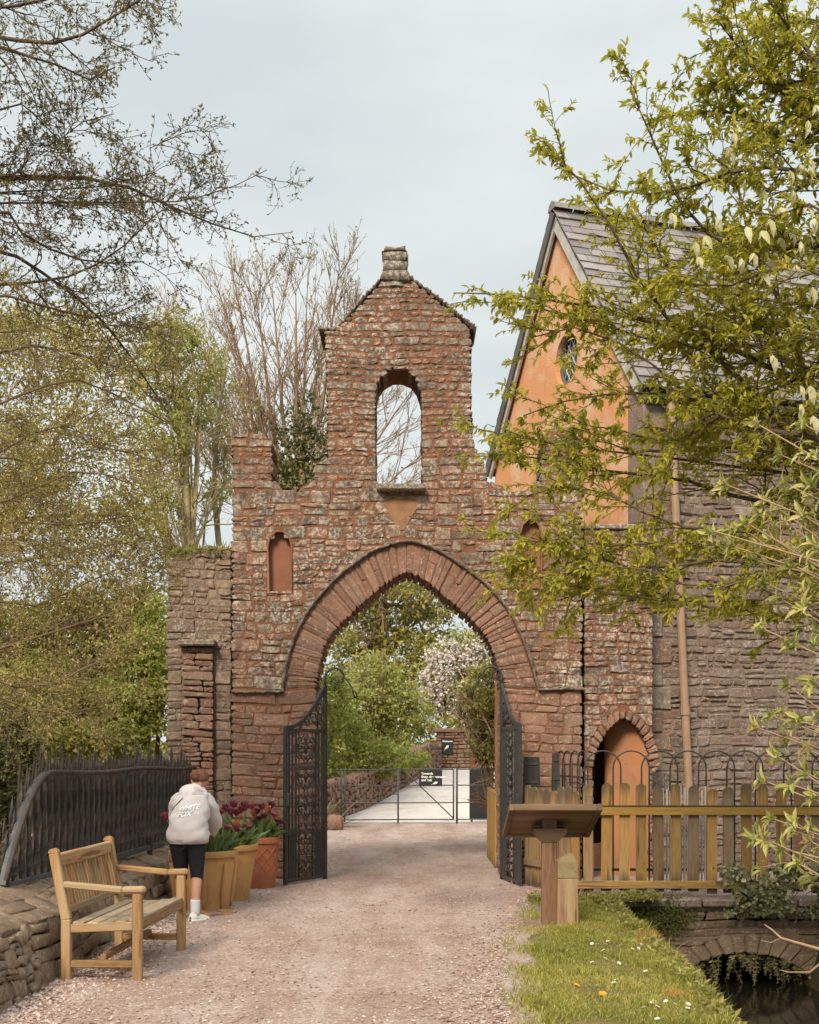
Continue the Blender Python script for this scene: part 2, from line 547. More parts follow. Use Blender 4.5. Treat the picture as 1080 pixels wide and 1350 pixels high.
# ------------------------------------------------------------------ masonry
def catmull(pts, n):
    P = np.asarray(pts, float)
    P = np.vstack([2 * P[0] - P[1], P, 2 * P[-1] - P[-2]])
    segs = len(P) - 3
    d = np.linalg.norm(np.diff(P[1:-1], axis=0), axis=1)
    cum = np.concatenate([[0], np.cumsum(d)])
    out = []
    for s in np.linspace(0, cum[-1], n):
        k = min(int(np.searchsorted(cum, s, 'right')) - 1, segs - 1)
        t = (s - cum[k]) / max(d[k], 1e-9)
        p0, p1, p2, p3 = P[k], P[k + 1], P[k + 2], P[k + 3]
        out.append(.5 * ((2 * p1) + (-p0 + p2) * t + (2 * p0 - 5 * p1 + 4 * p2 - p3) * t * t + (-p0 + 3 * p1 - 3 * p2 + p3) * t ** 3))
    return np.array(out)


def crossings(polys, z):
    xs = []
    for p in polys:
        m = len(p)
        for i in range(m):
            (x0, z0), (x1, z1) = p[i], p[(i + 1) % m]
            if (z0 <= z) != (z1 <= z):
                xs.append(x0 + (z - z0) / (z1 - z0) * (x1 - x0))
    xs.sort()
    return [(xs[i], xs[i + 1]) for i in range(0, len(xs) - 1, 2)]


def field(polys, z0, z1, hr, wr, rng, split=.35, minw=.05, asp=None):
    """Coursed rubble over an area bounded by closed loops: list of (quad, left_end, right_end)."""
    out = []
    z = z0
    while z < z1 - .01:
        h = rng.uniform(*hr)
        if z + h > z1 - hr[0] * .6:
            h = z1 - z
        a, m, b = crossings(polys, z + .004), crossings(polys, z + h / 2), crossings(polys, z + h - .004)
        for i, (xl, xr) in enumerate(m):
            if xr - xl < minw:
                continue
            fa = a[i] if len(a) == len(m) else (xl, xr)
            fb = b[i] if len(b) == len(m) else (xl, xr)
            if abs(fa[0] - xl) > .25 or abs(fb[0] - xl) > .25 or abs(fa[1] - xr) > .25 or abs(fb[1] - xr) > .25:
                fa, fb = (xl, xr), (xl, xr)
            cuts = [0.0]
            W = xr - xl
            x = 0
            while True:
                w = rng.uniform(*wr) * (1.0 if h > .1 else 1.15) if asp is None else h * rng.uniform(*asp)
                if W - x < w * 1.45:
                    break
                x += w
                cuts.append(x)
            cuts.append(W)

            def ed(c, lo, hi, first, last, tilt):
                if first:
                    return lo[0], hi[0]
                if last:
                    return lo[1], hi[1]
                return xl + c - tilt, xl + c + tilt
            tl = [rng.uniform(-.016, .016) for _ in cuts]
            n = len(cuts)
            for k in range(n - 1):
                l0, l1 = ed(cuts[k], fa, fb, k == 0, False, tl[k])
                r0, r1 = ed(cuts[k + 1], fa, fb, False, k == n - 2, tl[k + 1])
                le, re = k == 0, k == n - 2
                q = [(l0, z), (r0, z), (r1, z + h), (l1, z + h)]
                if h > (hr[0] * 1.25 if asp is None else .125) and rng.random() < split:
                    t = rng.uniform(.35, .65)
                    t2 = min(.8, max(.2, t + rng.uniform(-.12, .12)))
                    ml = (l0 + (l1 - l0) * t, z + h * t)
                    mr = (r0 + (r1 - r0) * t2, z + h * t2)
                    out.append(([q[0], q[1], mr, ml], le, re))
                    out.append(([ml, mr, q[2], q[3]], le, re))
                else:
                    out.append((q, le, re))
        z += h
    return out


def stones(quads, O, U, W, N, gap=.008, prot=(.012, .045), wob=.014, end=.30, rng=RG, jag=.006, bottom_end=None, wave=.012, rnd_r=.022):
    """Every quad becomes one rough block standing proud of the plane O + u U + w W."""
    n = len(quads)
    Q = np.array([q[0] for q in quads], float)
    LE = np.array([q[1] for q in quads])
    RE = np.array([q[2] for q in quads])
    if wave:
        ph = rng.uniform(0, 6, 3)
        Q[:, :, 1] += wave * (np.sin(Q[:, :, 0] * 2.3 + ph[0]) + np.sin(Q[:, :, 0] * 5.1 + ph[1] + Q[:, :, 1] * 1.5))
    wid = .5 * (np.linalg.norm(Q[:, 1] - Q[:, 0], axis=1) + np.linalg.norm(Q[:, 2] - Q[:, 3], axis=1))
    hei = .5 * (np.linalg.norm(Q[:, 3] - Q[:, 0], axis=1) + np.linalg.norm(Q[:, 2] - Q[:, 1], axis=1))
    Q = Q + rng.uniform(-.5, .5, Q.shape) * np.minimum(wob, hei * .14)[:, None, None]
    gu = np.clip(gap / np.maximum(wid, .01), 0, .2)
    gw = np.clip(gap / np.maximum(hei, .01), 0, .2)
    eu = np.clip(.016 / np.maximum(wid, .01), .02, .22)
    ew = np.clip(.014 / np.maximum(hei, .01), .05, .25)
    nu, nv = 7, 6

    def par(g, e, m):
        o, i = g, g + e
        cols = [o, o, i] + [i + (1 - 2 * i) * k / (m - 5) for k in range(1, m - 5)] + [1 - i, 1 - o, 1 - o]
        return np.stack(cols, 1)
    u = par(gu, eu, nu)          # n, 7: ring0, ring1, inset, mid, inset, ring1, ring0
    v = par(gw, ew, nv)          # n, 6
    ii, jj = np.meshgrid(np.arange(nu), np.arange(nv), indexing='xy')     # nv, nu
    uu = u[:, ii]
    vv = v[:, jj]
    # knock the corners off each block
    ci_ = np.isin(ii, (0, 1, nu - 2, nu - 1)) & np.isin(jj, (0, 1, nv - 2, nv - 1))
    rc = rng.uniform(.25, 1.5, (n, 2, 2))[:, (jj > nv / 2).astype(int), (ii > nu / 2).astype(int)] * ci_
    uu = uu + np.where(ii < nu / 2, 1, -1) * rc * np.clip(rnd_r / np.maximum(wid, .01), 0, .22)[:, None, None]
    vv = vv + np.where(jj < nv / 2, 1, -1) * rc * np.clip(rnd_r / np.maximum(hei, .01), 0, .26)[:, None, None]
    P = (Q[:, 0][:, None, None] * ((1 - uu) * (1 - vv))[..., None] + Q[:, 1][:, None, None] * (uu * (1 - vv))[..., None]
         + Q[:, 2][:, None, None] * (uu * vv)[..., None] + Q[:, 3][:, None, None] * ((1 - uu) * vv)[..., None])
    jit = rng.normal(0, jag, P.shape)
    jit[:, :, 0] = jit[:, :, 1]
    jit[:, :, -1] = jit[:, :, -2]
    jit[:, 0] = jit[:, 1]
    jit[:, -1] = jit[:, -2]
    P = P + jit
    d = rng.uniform(prot[0], prot[1], n)
    D = np.zeros((n, nv, nu))
    D[:] = d[:, None, None]
    D += rng.normal(0, .0035, D.shape)
    edge = (ii == 1) | (ii == nu - 2) | (jj == 1) | (jj == nv - 2)
    D[:, edge] = D[:, edge] * .45
    r0 = (ii == 0) | (ii == nu - 1) | (jj == 0) | (jj == nv - 1)
    D[:, r0] = -.05
    D[LE, :, 0] = -end
    D[RE, :, nu - 1] = -end
    if bottom_end is not None:
        D[:, 0, :] = -bottom_end
    O, U, W, N = (np.asarray(x, float) for x in (O, U, W, N))
    V = O + P[..., 0:1] * U + P[..., 1:2] * W + D[..., None] * N
    idx = np.arange(nv * nu).reshape(nv, nu)
    f = np.stack([idx[:-1, :-1], idx[:-1, 1:], idx[1:, 1:], idx[1:, :-1]], -1).reshape(-1, 4)
    F4 = (f[None] + (np.arange(n) * nu * nv)[:, None, None]).reshape(-1, 4)
    rnd = np.repeat(rng.random(n), nu * nv)
    return V.reshape(-1, 3), F4, rnd


FRONT = dict(U=(1, 0, 0), W=(0, 0, 1), N=(0, -1, 0))


def ribbon(pts, w, Y0, d0, d1, name, mat, parent, rng=RG, jag=.008, n=None):
    """A moulding that follows a 2D line in the wall plane: w thick (to the left of travel), d0..d1 proud of Y0."""
    P = np.asarray(pts, float)
    if n:
        P = catmull(P, n)
    K = len(P)
    T = np.gradient(P, axis=0)
    T /= np.linalg.norm(T, axis=1)[:, None]
    Nn = np.stack([-T[:, 1], T[:, 0]], 1)
    J = rng.normal(0, jag, (K, 4))
    a, b = P + Nn * J[:, :1] * .5, P + Nn * (w + J[:, 1:2])
    ring = []
    for q, d, j in ((a, d0, 2), (a * .6 + b * .4, d1, 3), (b, d1 * .85, 2), (b, d0, 3)):
        dd = d + (J[:, j] if d != d0 else 0)
        ring.append(np.stack([q[:, 0], Y0 - dd * np.ones(K), q[:, 1]], 1))
    V = np.stack(ring, 1).reshape(-1, 3)
    f = []
    for i in range(K - 1):
        for k in range(4):
            f.append([i * 4 + k, i * 4 + (k + 1) % 4, (i + 1) * 4 + (k + 1) % 4, (i + 1) * 4 + k])
    f.append([0, 1, 2, 3])
    f.append([(K - 1) * 4 + k for k in (3, 2, 1, 0)])
    rnd = np.repeat(rng.random(K), 4)
    return add(name, V, f, None, rnd, mat, parent, True)


# ------------------------------------------------------------------ gateway
GY = 15.5


def g2(pts, Y=GY):
    return [(gx(a, Y), gz(b, Y)) for a, b in pts]


def inset(poly, holes_like=False, d=.03):
    P = np.asarray(poly)
    a = 0.5 * np.sum(P[:, 0] * np.roll(P[:, 1], -1) - np.roll(P[:, 0], -1) * P[:, 1])
    s = 1 if a > 0 else -1
    e0 = P - np.roll(P, 1, 0)
    e1 = np.roll(P, -1, 0) - P
    n0 = np.stack([-e0[:, 1], e0[:, 0]], 1) / np.linalg.norm(e0, axis=1)[:, None]
    n1 = np.stack([-e1[:, 1], e1[:, 0]], 1) / np.linalg.norm(e1, axis=1)[:, None]
    nn = n0 + n1
    nn /= np.maximum(np.linalg.norm(nn, axis=1), .3)[:, None]
    return (P + nn * d * s * (-1 if holes_like else 1)).tolist()


gate = thing("stone_gateway", "tall red rubble stone gateway with a pointed arch and a gabled bellcote above", "gateway", (0, GY, 0))
INTRA = catmull(g2([(418, 906), (420, 888), (427, 857), (438, 835), (462, 811), (489, 786), (513, 768), (538, 755), (564, 769), (591, 791), (619, 815), (639, 838), (650, 860), (658, 888), (661, 906)]), 61)
EXTRA = catmull(g2([(375, 908), (382, 870), (393, 837), (410, 805), (437, 773), (461, 751), (494, 729), (536, 717), (574, 727), (613, 752), (643, 776), (670, 809), (685, 840), (697, 871), (707, 908)]), 61)
jl, jr = gx(418, GY), gx(661, GY)
zb = -.3
out_px = [(305, 640), (304, 600), (305, 575), (322, 566), (345, 570), (361, 580), (360, 634), (371, 637), (376, 645), (391, 646), (396, 638), (411, 636), (413, 613), (430, 611), (429, 520), (427, 437), (443, 434), (474, 401), (505, 368), (537, 364), (575, 392), (596, 411), (622, 433), (623, 520), (625, 585), (641, 611), (644, 634), (664, 637), (670, 645), (690, 646), (697, 636), (711, 633), (713, 577), (727, 563), (757, 561), (768, 574), (768, 640)]
outline = [(gx(305, GY), zb)] + g2(out_px) + [(gx(768, GY), zb)]
solid = outline + [(jr, zb)] + [tuple(p) for p in INTRA[::-1]] + [(jl, zb)]
lead_out = outline + [(jr, zb), (jr, gz(908, GY))] + [tuple(p) for p in EXTRA[::-1]] + [(jl, gz(908, GY)), (jl, zb)]
win = g2([(497, 641), (496, 520), (500, 502), (508, 491), (518, 486), (530, 486), (541, 491), (549, 502), (554, 520), (556, 641)])
nich_l = g2([(353, 782), (353, 720), (356, 708), (364, 701), (373, 701), (381, 708), (385, 720), (385, 782)])
nich_r = g2([(686, 775), (686, 704), (689, 692), (697, 685), (704, 685), (711, 692), (715, 704), (715, 775)])
tri = g2([(505, 655), (554, 655), (548, 668), (532, 697), (526, 697), (512, 672)])

T = .75
fn = lambda u, w, d: (u, GY + d, w)
mb = MB()
mb.slab(inset(solid, False, .035), [inset(win, True, .02), inset(nich_l, True, .01), inset(nich_r, True, .01)], fn, 0, T)
mb.build("wall", M['mortar_red'], gate)
rngg = np.random.default_rng(5)
ztop, zband = max(p[1] for p in outline), gz(908, GY)
polys = [lead_out, win, nich_l, nich_r, tri]
up = field(polys, gz(645, GY), ztop, (.055, .115), (.10, .32), rngg, .2, asp=(1.0, 3.4))
for nm_, lo_x, hi_x in (("merlon_stonework", -9, gx(405, GY)), ("bellcote_stonework", gx(405, GY), gx(660, GY)), ("merlon_stonework", gx(660, GY), 9)):
    V, F4, rn = stones([q_ for q_ in up if lo_x < q_[0][0][0] <= hi_x], (0, GY, 0), **FRONT, rng=rngg, gap=.011, prot=(.003, .017), wob=.034, jag=.006, end=.6, wave=.010, rnd_r=.016)
    add(nm_, V, F4, None, rn, M['stone_tower'], gate, False)
md = field(polys, zband, gz(645, GY), (.075, .18), (.07, .32), rngg, .55, asp=(.8, 2.3))
V, F4, rn = stones(md, (0, GY, 0), **FRONT, rng=rngg, gap=.008, prot=(.002, .020), wob=.05, jag=.006, end=.6, wave=.010, rnd_r=.022)
add("stonework", V, F4, None, rn, M['stone_red'], gate, False)
lo = field(polys, -.15, zband, (.085, .19), (.14, .44), rngg, .4, asp=(1.1, 3.0))
for sd_ in (-1, 1):
    V, F4, rn = stones([q_ for q_ in lo if q_[0][0][0] * sd_ > 0], (0, GY, 0), **FRONT, rng=rngg, gap=.007, prot=(.004, .022), wob=.03, jag=.005, end=.77, wave=.015, rnd_r=.012)
    add("jamb_stonework", V, F4, None, rn, M['stone_rouge'], gate, False)

# ring of radial blocks; each one runs through the whole thickness
vq = []
ts = [0.0]
while ts[-1] < 1:
    ts.append(ts[-1] + rngg.uniform(.013, .028))
ts[-1] = 1.0


def along(C, t):
    k = t * (len(C) - 1)
    i = min(int(k), len(C) - 2)
    return C[i] + (C[i + 1] - C[i]) * (k - i)


for a, b in zip(ts[:-1], ts[1:]):
    i0, i1, e0, e1 = along(INTRA, a), along(INTRA, b), along(EXTRA, a), along(EXTRA, b)
    if rngg.random() < .35:
        s = rngg.uniform(.4, .65)
        m0, m1 = i0 + (e0 - i0) * s, i1 + (e1 - i1) * s
        vq.append(([i0, i1, m1, m0], False, False))
        vq.append(([m0, m1, e1, e0], False, False))
    else:
        vq.append(([i0, i1, e1, e0], False, False))
V, F4, rn = stones(vq, (0, GY, 0), **FRONT, rng=rngg, gap=.004, prot=(.006, .022), wob=.012, jag=.005, bottom_end=T + .02, wave=0, rnd_r=.008)
add("arch_ring", V, F4, None, rn, M['stone_rouge'], gate, False)
hood = np.vstack([g2([(306, 915), (340, 915), (374, 914)]), EXTRA + np.array([0, 0]), g2([(709, 912), (742, 911), (771, 911)])])
ribbon(hood, .042, GY, -.02, .075, "hood_mould", M['moulding'], gate, n=190, jag=.008)
ribbon(g2([(421, 438), (432, 436), (445, 435), (474, 402), (503, 371)]), .040, GY, -.7, .018, "coping", M['moulding'], gate, n=60, jag=.010)
ribbon(g2([(537, 367), (575, 393), (580, 398), (600, 414), (626, 434)]), .040, GY, -.7, .018, "coping", M['moulding'], gate, n=60, jag=.010)
mb = MB()
mb.box((gx(529, GY), GY + .25, gz(645, GY)), (.60, .86, .075), None, .014)
mb.build("window_sill", M['stone_dark'], gate)
for nm, ni in (("niche", nich_l), ("niche", nich_r)):
    mb = MB()
    mb.prism(inset(ni, False, -.03), fn, .10, .22)
    sur = mb.build(nm, M['niche'], gate)
    ribbon(np.array(inset(ni, False, -.022) + [inset(ni, False, -.022)[0]])[::-1], .030, GY, -.10, .022, "surround", M['niche'], sur, jag=.004)
mb = MB()
mb.prism(inset(tri, False, -.02), fn, -.012, .05)
mb.build("render_patch", M['patch'], gate)
# stub on the gable: a rough shaft of a few blocks
pq = []
zs = [gz(y, GY) for y in (372, 358, 344, 333, 326)]
hw = [.20, .155, .15, .155, .135]
for k in range(4):
    pq.append(([(gx(521, GY) - hw[k], zs[k]), (gx(521, GY) + hw[k], zs[k]), (gx(521, GY) + hw[k + 1], zs[k + 1]), (gx(521, GY) - hw[k + 1], zs[k + 1])], True, True))
V, F4, rn = stones(pq, (0, GY, 0), **FRONT, rng=rngg, gap=.002, prot=(.02, .05), wob=.02, jag=.01, end=.34, wave=0)
pin = add("pinnacle", V, F4, None, rn, M['stone_dark'], gate, True)
mb = MB()
mb.lathe((gx(521, GY), GY + .15, 0), [(.19, zs[0] - .05), (.15, zs[1]), (.145, zs[2]), (.155, zs[3] - .02), (.15, zs[4] - .03), (.10, zs[4] + .01), (.0, zs[4] + .02)], 20)
pc = mb.build("pinnacle_core", M['stone_dark'], pin, True)

# left buttress wall, a little behind the gateway front
BY = 15.95
butt = thing("stone_buttress", "lower weathered stone wall with a narrow reddish panel joining the left of the gateway", "wall", (gx(262, BY), BY, 0))
bo = [(gx(220, BY), zb)] + [(gx(a, BY), gz(b, BY)) for a, b in ((219, 860), (221, 760), (220, 739), (236, 728), (262, 722), (285, 720), (306, 722))] + [(gx(306, BY), zb)]
pan = [(gx(241, BY), -.1), (gx(241, BY), gz(853, BY)), (gx(283, BY), gz(853, BY)), (gx(283, BY), -.1)]
fb = lambda u, w, d: (u, BY + d, w)
mb = MB()
mb.slab(inset(bo, False, .03), [], fb, 0, .7)
mb.build("wall", M['mortar_grey'], butt)
q = field([bo, pan], -.15, bo[6][1] + .03, (.075, .18), (.08, .28), rngg, .5, asp=(.8, 2.2))
V, F4, rn = stones(q, (0, BY, 0), **FRONT, rng=rngg, gap=.008, prot=(.004, .030), wob=.035, jag=.006, end=.6, rnd_r=.02)
add("stonework", V, F4, None, rn, M['stone_brown'], butt)
q = field([pan], -.1, gz(853, BY), (.07, .13), (.12, .36), rngg, .3)
V, F4, rn = stones(q, (0, BY - .10, 0), **FRONT, rng=rngg, gap=.007, prot=(.004, .022), wob=.02, jag=.006, end=.14, rnd_r=.012)
add("panel", V, F4, None, rn, M['stone_rouge'], butt)
mb = MB()
mb.box((gx(262, BY), BY - .06, gz(849, BY)), (.47, .34, .075), None, .015)
mb.build("panel_ledge", M['stone_dark'], butt)
# dark recessed strip between buttress and gateway is the real gap in depth (15.50 against 15.95)

# ------------------------------------------------------------------ link wall with side doorway
LY = 15.62
linkw = thing("side_doorway_wall", "low rubble wall with a small pointed side doorway between gateway and house", "wall", (gx(815, LY), LY, 0))
d_in = catmull([(gx(a, LY), gz(b, LY)) for a, b in ((783, 1012), (788, 990), (799, 968), (812, 953), (822, 948), (833, 954), (845, 969), (852, 988), (855, 1012))], 25)
d_ex = catmull([(gx(a, LY), gz(b, LY)) for a, b in ((770, 1012), (776, 984), (789, 958), (806, 941), (822, 935), (838, 941), (857, 959), (867, 984), (871, 1012))], 25)
lo_ = [(gx(768, LY) + .012, zb), (gx(768, LY) + .012, gz(700, LY)), (gx(805, LY), gz(697, LY)), (gx(861, LY), gz(696, LY)), (gx(861, LY), zb)]
sol = lo_[:-1] + [lo_[-1], (gx(855, LY), zb)] + [tuple(p) for p in d_in[::-1]] + [(gx(783, LY), zb)]
fld = lo_[:-1] + [lo_[-1], (gx(855, LY), zb), (gx(855, LY), gz(1012, LY))] + [tuple(p) for p in d_ex[::-1]] + [(gx(783, LY), gz(1012, LY)), (gx(783, LY), zb)]
fl = lambda u, w, d: (u, LY + d, w)
mb = MB()
mb.slab(inset(sol, False, .02), [], fl, 0, .42)
mb.build("wall", M['mortar_red'], linkw)
q = field([fld], -.15, gz(697, LY), (.07, .17), (.09, .30), rngg, .5, asp=(.8, 2.3))
V, F4, rn = stones(q, (0, LY, 0), **FRONT, rng=rngg, gap=.008, prot=(.004, .026), wob=.035, jag=.006, end=.4, rnd_r=.02)
add("stonework", V, F4, None, rn, M['stone_red'], linkw)
vq = []
ts = np.linspace(0, 1, 20)
for a, b in zip(ts[:-1], ts[1:]):
    vq.append(([along(d_in, a), along(d_in, b), along(d_ex, b), along(d_ex, a)], False, False))
V, F4, rn = stones(vq, (0, LY, 0), **FRONT, rng=rngg, gap=.006, prot=(.02, .045), wob=.012, jag=.005, bottom_end=.42, wave=0)
add("arch_ring", V, F4, None, rn, M['stone_rouge'], linkw)
mb = MB()
mb.box((gx(815, LY), LY + .2, gz(696, LY) + .01), (gx(861, LY) - gx(768, LY) + .02, .5, .06), None, .012)
mb.build("coping", M['stone_dark'], linkw)
rv = MB()
rpts = [(gx(856, LY) + .0, LY + .03), (2.90, LY + .12), (2.78, LY + .23), (2.64, LY + .33), (2.535, LY + .385), (2.505, LY + .43), (2.515, LY + .50), (2.60, LY + .60)]
b_ = rv._push([(x_, y_, z_) for x_, y_ in rpts for z_ in (-.05, 2.55)])
for k in range(len(rpts) - 1):
    rv.f4.append([b_ + 2 * k, b_ + 2 * k + 1, b_ + 2 * k + 3, b_ + 2 * k + 2])
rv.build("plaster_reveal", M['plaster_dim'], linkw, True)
dl = MB()
for k in range(4):
    dl.bar((2.29 + .075 * k, LY + .47 + .112 * k, .40), (2.29 + .075 * k, LY + .47 + .112 * k, 2.2), .133, .045, .005, side=(-.83, .555, 0))
dr = dl.build("door", M['door'], linkw)
hm = MB()
hm.bar((2.28, LY + .42, 1.75), (2.50, LY + .75, 1.75), .012, .05)
hm.bar((2.28, LY + .42, .75), (2.50, LY + .75, .75), .012, .05)
hm.build("hinge", M['iron'], dr)

# ------------------------------------------------------------------ house
house = thing("gabled_house", "orange washed gabled house with slate roof and grey rubble side wall", "house", (2.99, 16.0, 0))
HO = np.array((2.99, 16.0, 0.0))
gd = np.array((-.3152, .9490, 0.0))
ld = np.array((.9490, .3152, 0.0))
gn, ln = -ld, -gd
EZ, RZ, HWD, LEN = 6.37, 9.49, 2.5, 8.5
fg = lambda u, w, d: tuple(HO + gd * u + np.array((0, 0, w)) + gn * -d)
wr_ = .375
wc = (2.27, 7.29)
circ = [(wc[0] + wr_ * math.cos(a), wc[1] + wr_ * math.sin(a) * 1.0) for a in np.linspace(0, 2 * math.pi, 29)[:-1]]
mb = MB()
mb.slab([(0, -.2), (5, -.2), (5, EZ), (2.5, RZ), (0, EZ)], [circ], fg, 0, .4)
mb.build("gable_wall", M['orange'], house)
wf = MB()
ring = [fg(wc[0] + (wr_ - .015) * math.cos(a), wc[1] + (wr_ - .015) * math.sin(a), .10) for a in np.linspace(0, 2 * math.pi, 29)[:-1]]
wf.tube(ring, .03, 6, closed=True)
wo = wf.build("window", M['dark_trim'], house, True)
gl, nt, b = newmat("leaded_glass", .15, .5)
b.inputs["Base Color"].default_value = (.045, .055, .06, 1)
b.inputs["Metallic"].default_value = .0
M['glass'] = gl
wp = MB()
wp.prism(circ, fg, .13, .14)
wp.build("pane", gl, wo)
wl = MB()
for k in range(-3, 4):
    for sgn in (1, -1):
        o_ = k * .125
        L_ = math.sqrt(max(0, wr_ ** 2 - o_ ** 2)) * .98
        if L_ < .05:
            continue
        nx, nz = math.cos(sgn * .95), math.sin(sgn * .95)
        c_ = (wc[0] - nz * o_, wc[1] + nx * o_)
        wl.tube([fg(c_[0] - nx * L_, c_[1] - nz * L_, .122), fg(c_[0] + nx * L_, c_[1] + nz * L_, .122)], .009, 4)
wl.build("leading", M['lead'], wo)
# side wall
rngh = np.random.default_rng(8)
fs = lambda u, w, d: tuple(HO + ld * u + np.array((0, 0, w)) + ln * -d)
mb = MB()
mb.slab([(-.003, -.3), (LEN, -.3), (LEN, EZ), (-.003, EZ)], [], fs, -.005, .4)
mb.build("side_wall", M['mortar_grey'], house)
pw = [(.26, -.3), (LEN, -.3), (LEN, EZ), (.26, EZ)]
q = field([pw], -.3, EZ - .05, (.065, .16), (.09, .34), rngh, .5, asp=(.9, 2.6))
V, F4, rn = stones(q, HO, ld, (0, 0, 1), ln, rng=rngh, gap=.011, prot=(.010, .040), wob=.04, jag=.007, end=.05, wave=.008, rnd_r=.018)
add("side_stonework", V, F4, None, rn, M['stone_grey'], house)
qz, z = [], -.3
alt = 0
while z < EZ - .1:
    h = min(rngh.uniform(.2, .36), EZ - .05 - z)
    w = .40 if alt else .27
    qz.append(([(-.02, z), (w, z), (w, z + h), (-.02, z + h)], True, False))
    alt = 1 - alt
    z += h
V, F4, rn = stones(qz, HO, ld, (0, 0, 1), ln, rng=rngh, gap=.006, prot=(.028, .042), wob=.016, jag=.006, end=.12, wave=0)
add("quoin_stones", V, F4, None, .5 + .5 * rn, M['stone_grey'], house)
# roof: rows of slates on two slopes, with an overhang over the gable
pitch = math.atan2(RZ - EZ, HWD)
sl = HWD / math.cos(pitch)
up_ = np.array((0, 0, 1.0))


def slope_fn(side):
    base = HO if side == 0 else HO + gd * 5
    inw = gd if side == 0 else -gd
    sd = inw * math.cos(pitch) + up_ * math.sin(pitch)
    nm = -inw * math.sin(pitch) + up_ * math.cos(pitch)
    return lambda a, s, h: base + up_ * EZ + ld * a + sd * s + nm * h


for side in (0, 1):
    fn_ = slope_fn(side)
    ov = -.22
    mb = MB()
    P = [fn_(a, s, h) for h in (-.02, .05) for a, s in ((-.05, ov), (LEN + .2, ov), (LEN + .2, sl), (-.05, sl))]
    b_ = mb._push(P)
    for f in ((0, 1, 2, 3), (7, 6, 5, 4), (0, 4, 5, 1), (1, 5, 6, 2), (2, 6, 7, 3), (3, 7, 4, 0)):
        mb.f4.append([b_ + i for i in f])
    rf = mb.build("roof", M['dark_trim'], house)
    mb = MB()
    s, row = ov - .03, 0
    while s < sl - .02:
        a = -.13 + (.0 if row % 2 else -.0)
        first = True
        while a < LEN + .2:
            w = rngh.uniform(.20, .36) * (.6 if first and row % 2 else 1)
            first = False
            h0 = .075 + rngh.uniform(-.006, .012)
            j = rngh.uniform(-.012, .012)
            mb.cur = float(rngh.random())
            e = min(s + .30, sl + .01)
            g = rngh.uniform(.002, .006)
            pts = [fn_(a + g, s + j, h0), fn_(a + w - g, s + j, h0 + rngh.uniform(-.004, .004)), fn_(a + w - g, e, .052), fn_(a + g, e, .052),
                   fn_(a + g, s + j, h0 - .022), fn_(a + w - g, s + j, h0 - .022)]
            b_ = mb._push(pts)
            mb.f4.append([b_, b_ + 1, b_ + 2, b_ + 3])
            mb.f4.append([b_ + 4, b_ + 5, b_ + 1, b_])
            mb.f3.append([b_ + 4, b_, b_ + 3])
            mb.f3.append([b_ + 5, b_ + 2, b_ + 1])
            a += w
        s += .19
        row += 1
    sm = mb.build("slates", M['slate'], rf)
for side in (0, 1):
    fn_ = slope_fn(side)
    mb = MB()
    P = [fn_(a, s, h) for h in (-.16, -.021) for a, s in ((-.09, -.2), (-.052, -.2), (-.052, sl - .03), (-.09, sl - .03))]
    b_ = mb._push(P)
    for f in ((0, 1, 2, 3), (7, 6, 5, 4), (0, 4, 5, 1), (1, 5, 6, 2), (2, 6, 7, 3), (3, 7, 4, 0)):
        mb.f4.append([b_ + i for i in f])
    mb.build("barge_board", M['white_trim'], house)
    mb = MB()
    P = [fn_(a, s, h) for h in (-.09, .048) for a, s in ((-.125, -.2), (-.093, -.2), (-.093, sl + .0), (-.125, sl + .0))]
    b_ = mb._push(P)
    for f in ((0, 1, 2, 3), (7, 6, 5, 4), (0, 4, 5, 1), (1, 5, 6, 2), (2, 6, 7, 3), (3, 7, 4, 0)):
        mb.f4.append([b_ + i for i in f])
    if side:
        mb.build("verge_strip", M['dark_trim'], house)
mb = MB()
a = -.13
while a < LEN + .1:
    c0, c1 = HO + gd * 2.5 + ld * a, HO + gd * 2.5 + ld * (a + .39)
    for (c, d) in ((c0, c1),):
        prof = [(-.13, -.02), (-.09, .07), (0, .115), (.09, .07), (.13, -.02)]
        b_ = mb._push([c + gd * x + up_ * (RZ + .06 + z) for x, z in prof] + [d + gd * x + up_ * (RZ + .06 + z) for x, z in prof])
        for k in range(4):
            mb.f4.append([b_ + k, b_ + k + 1, b_ + 6 + k, b_ + 5 + k])
        mb.face(b_, [0, 1, 2, 3, 4])
    a += .4
mb.build("ridge_tiles", M['slate'], house)
mb = MB()
fn_ = slope_fn(0)
e0, e1 = fn_(-.05, -.30, -.03), fn_(LEN, -.30, -.03)
prof = [(.065 * math.cos(t), .065 * math.sin(t)) for t in np.linspace(math.pi, 2 * math.pi, 9)]
b_ = mb._push([e0 + ln * x + up_ * z for x, z in prof] + [e1 + ln * x + up_ * z for x, z in prof])
for k in range(8):
    mb.f4.append([b_ + k, b_ + k + 1, b_ + 10 + k, b_ + 9 + k])
mb.face(b_, list(range(9)))
mb.build("gutter", M['dark_trim'], house)
pp = MB()


def onwall(px, z, off):
    k = (px - CX) / F
    u = (k * (HO[1] + ln[1] * off) - HO[0] - ln[0] * off) / (ld[0] - k * ld[1])
    p = HO + ld * u + ln * off
    return (p[0], p[1], z)


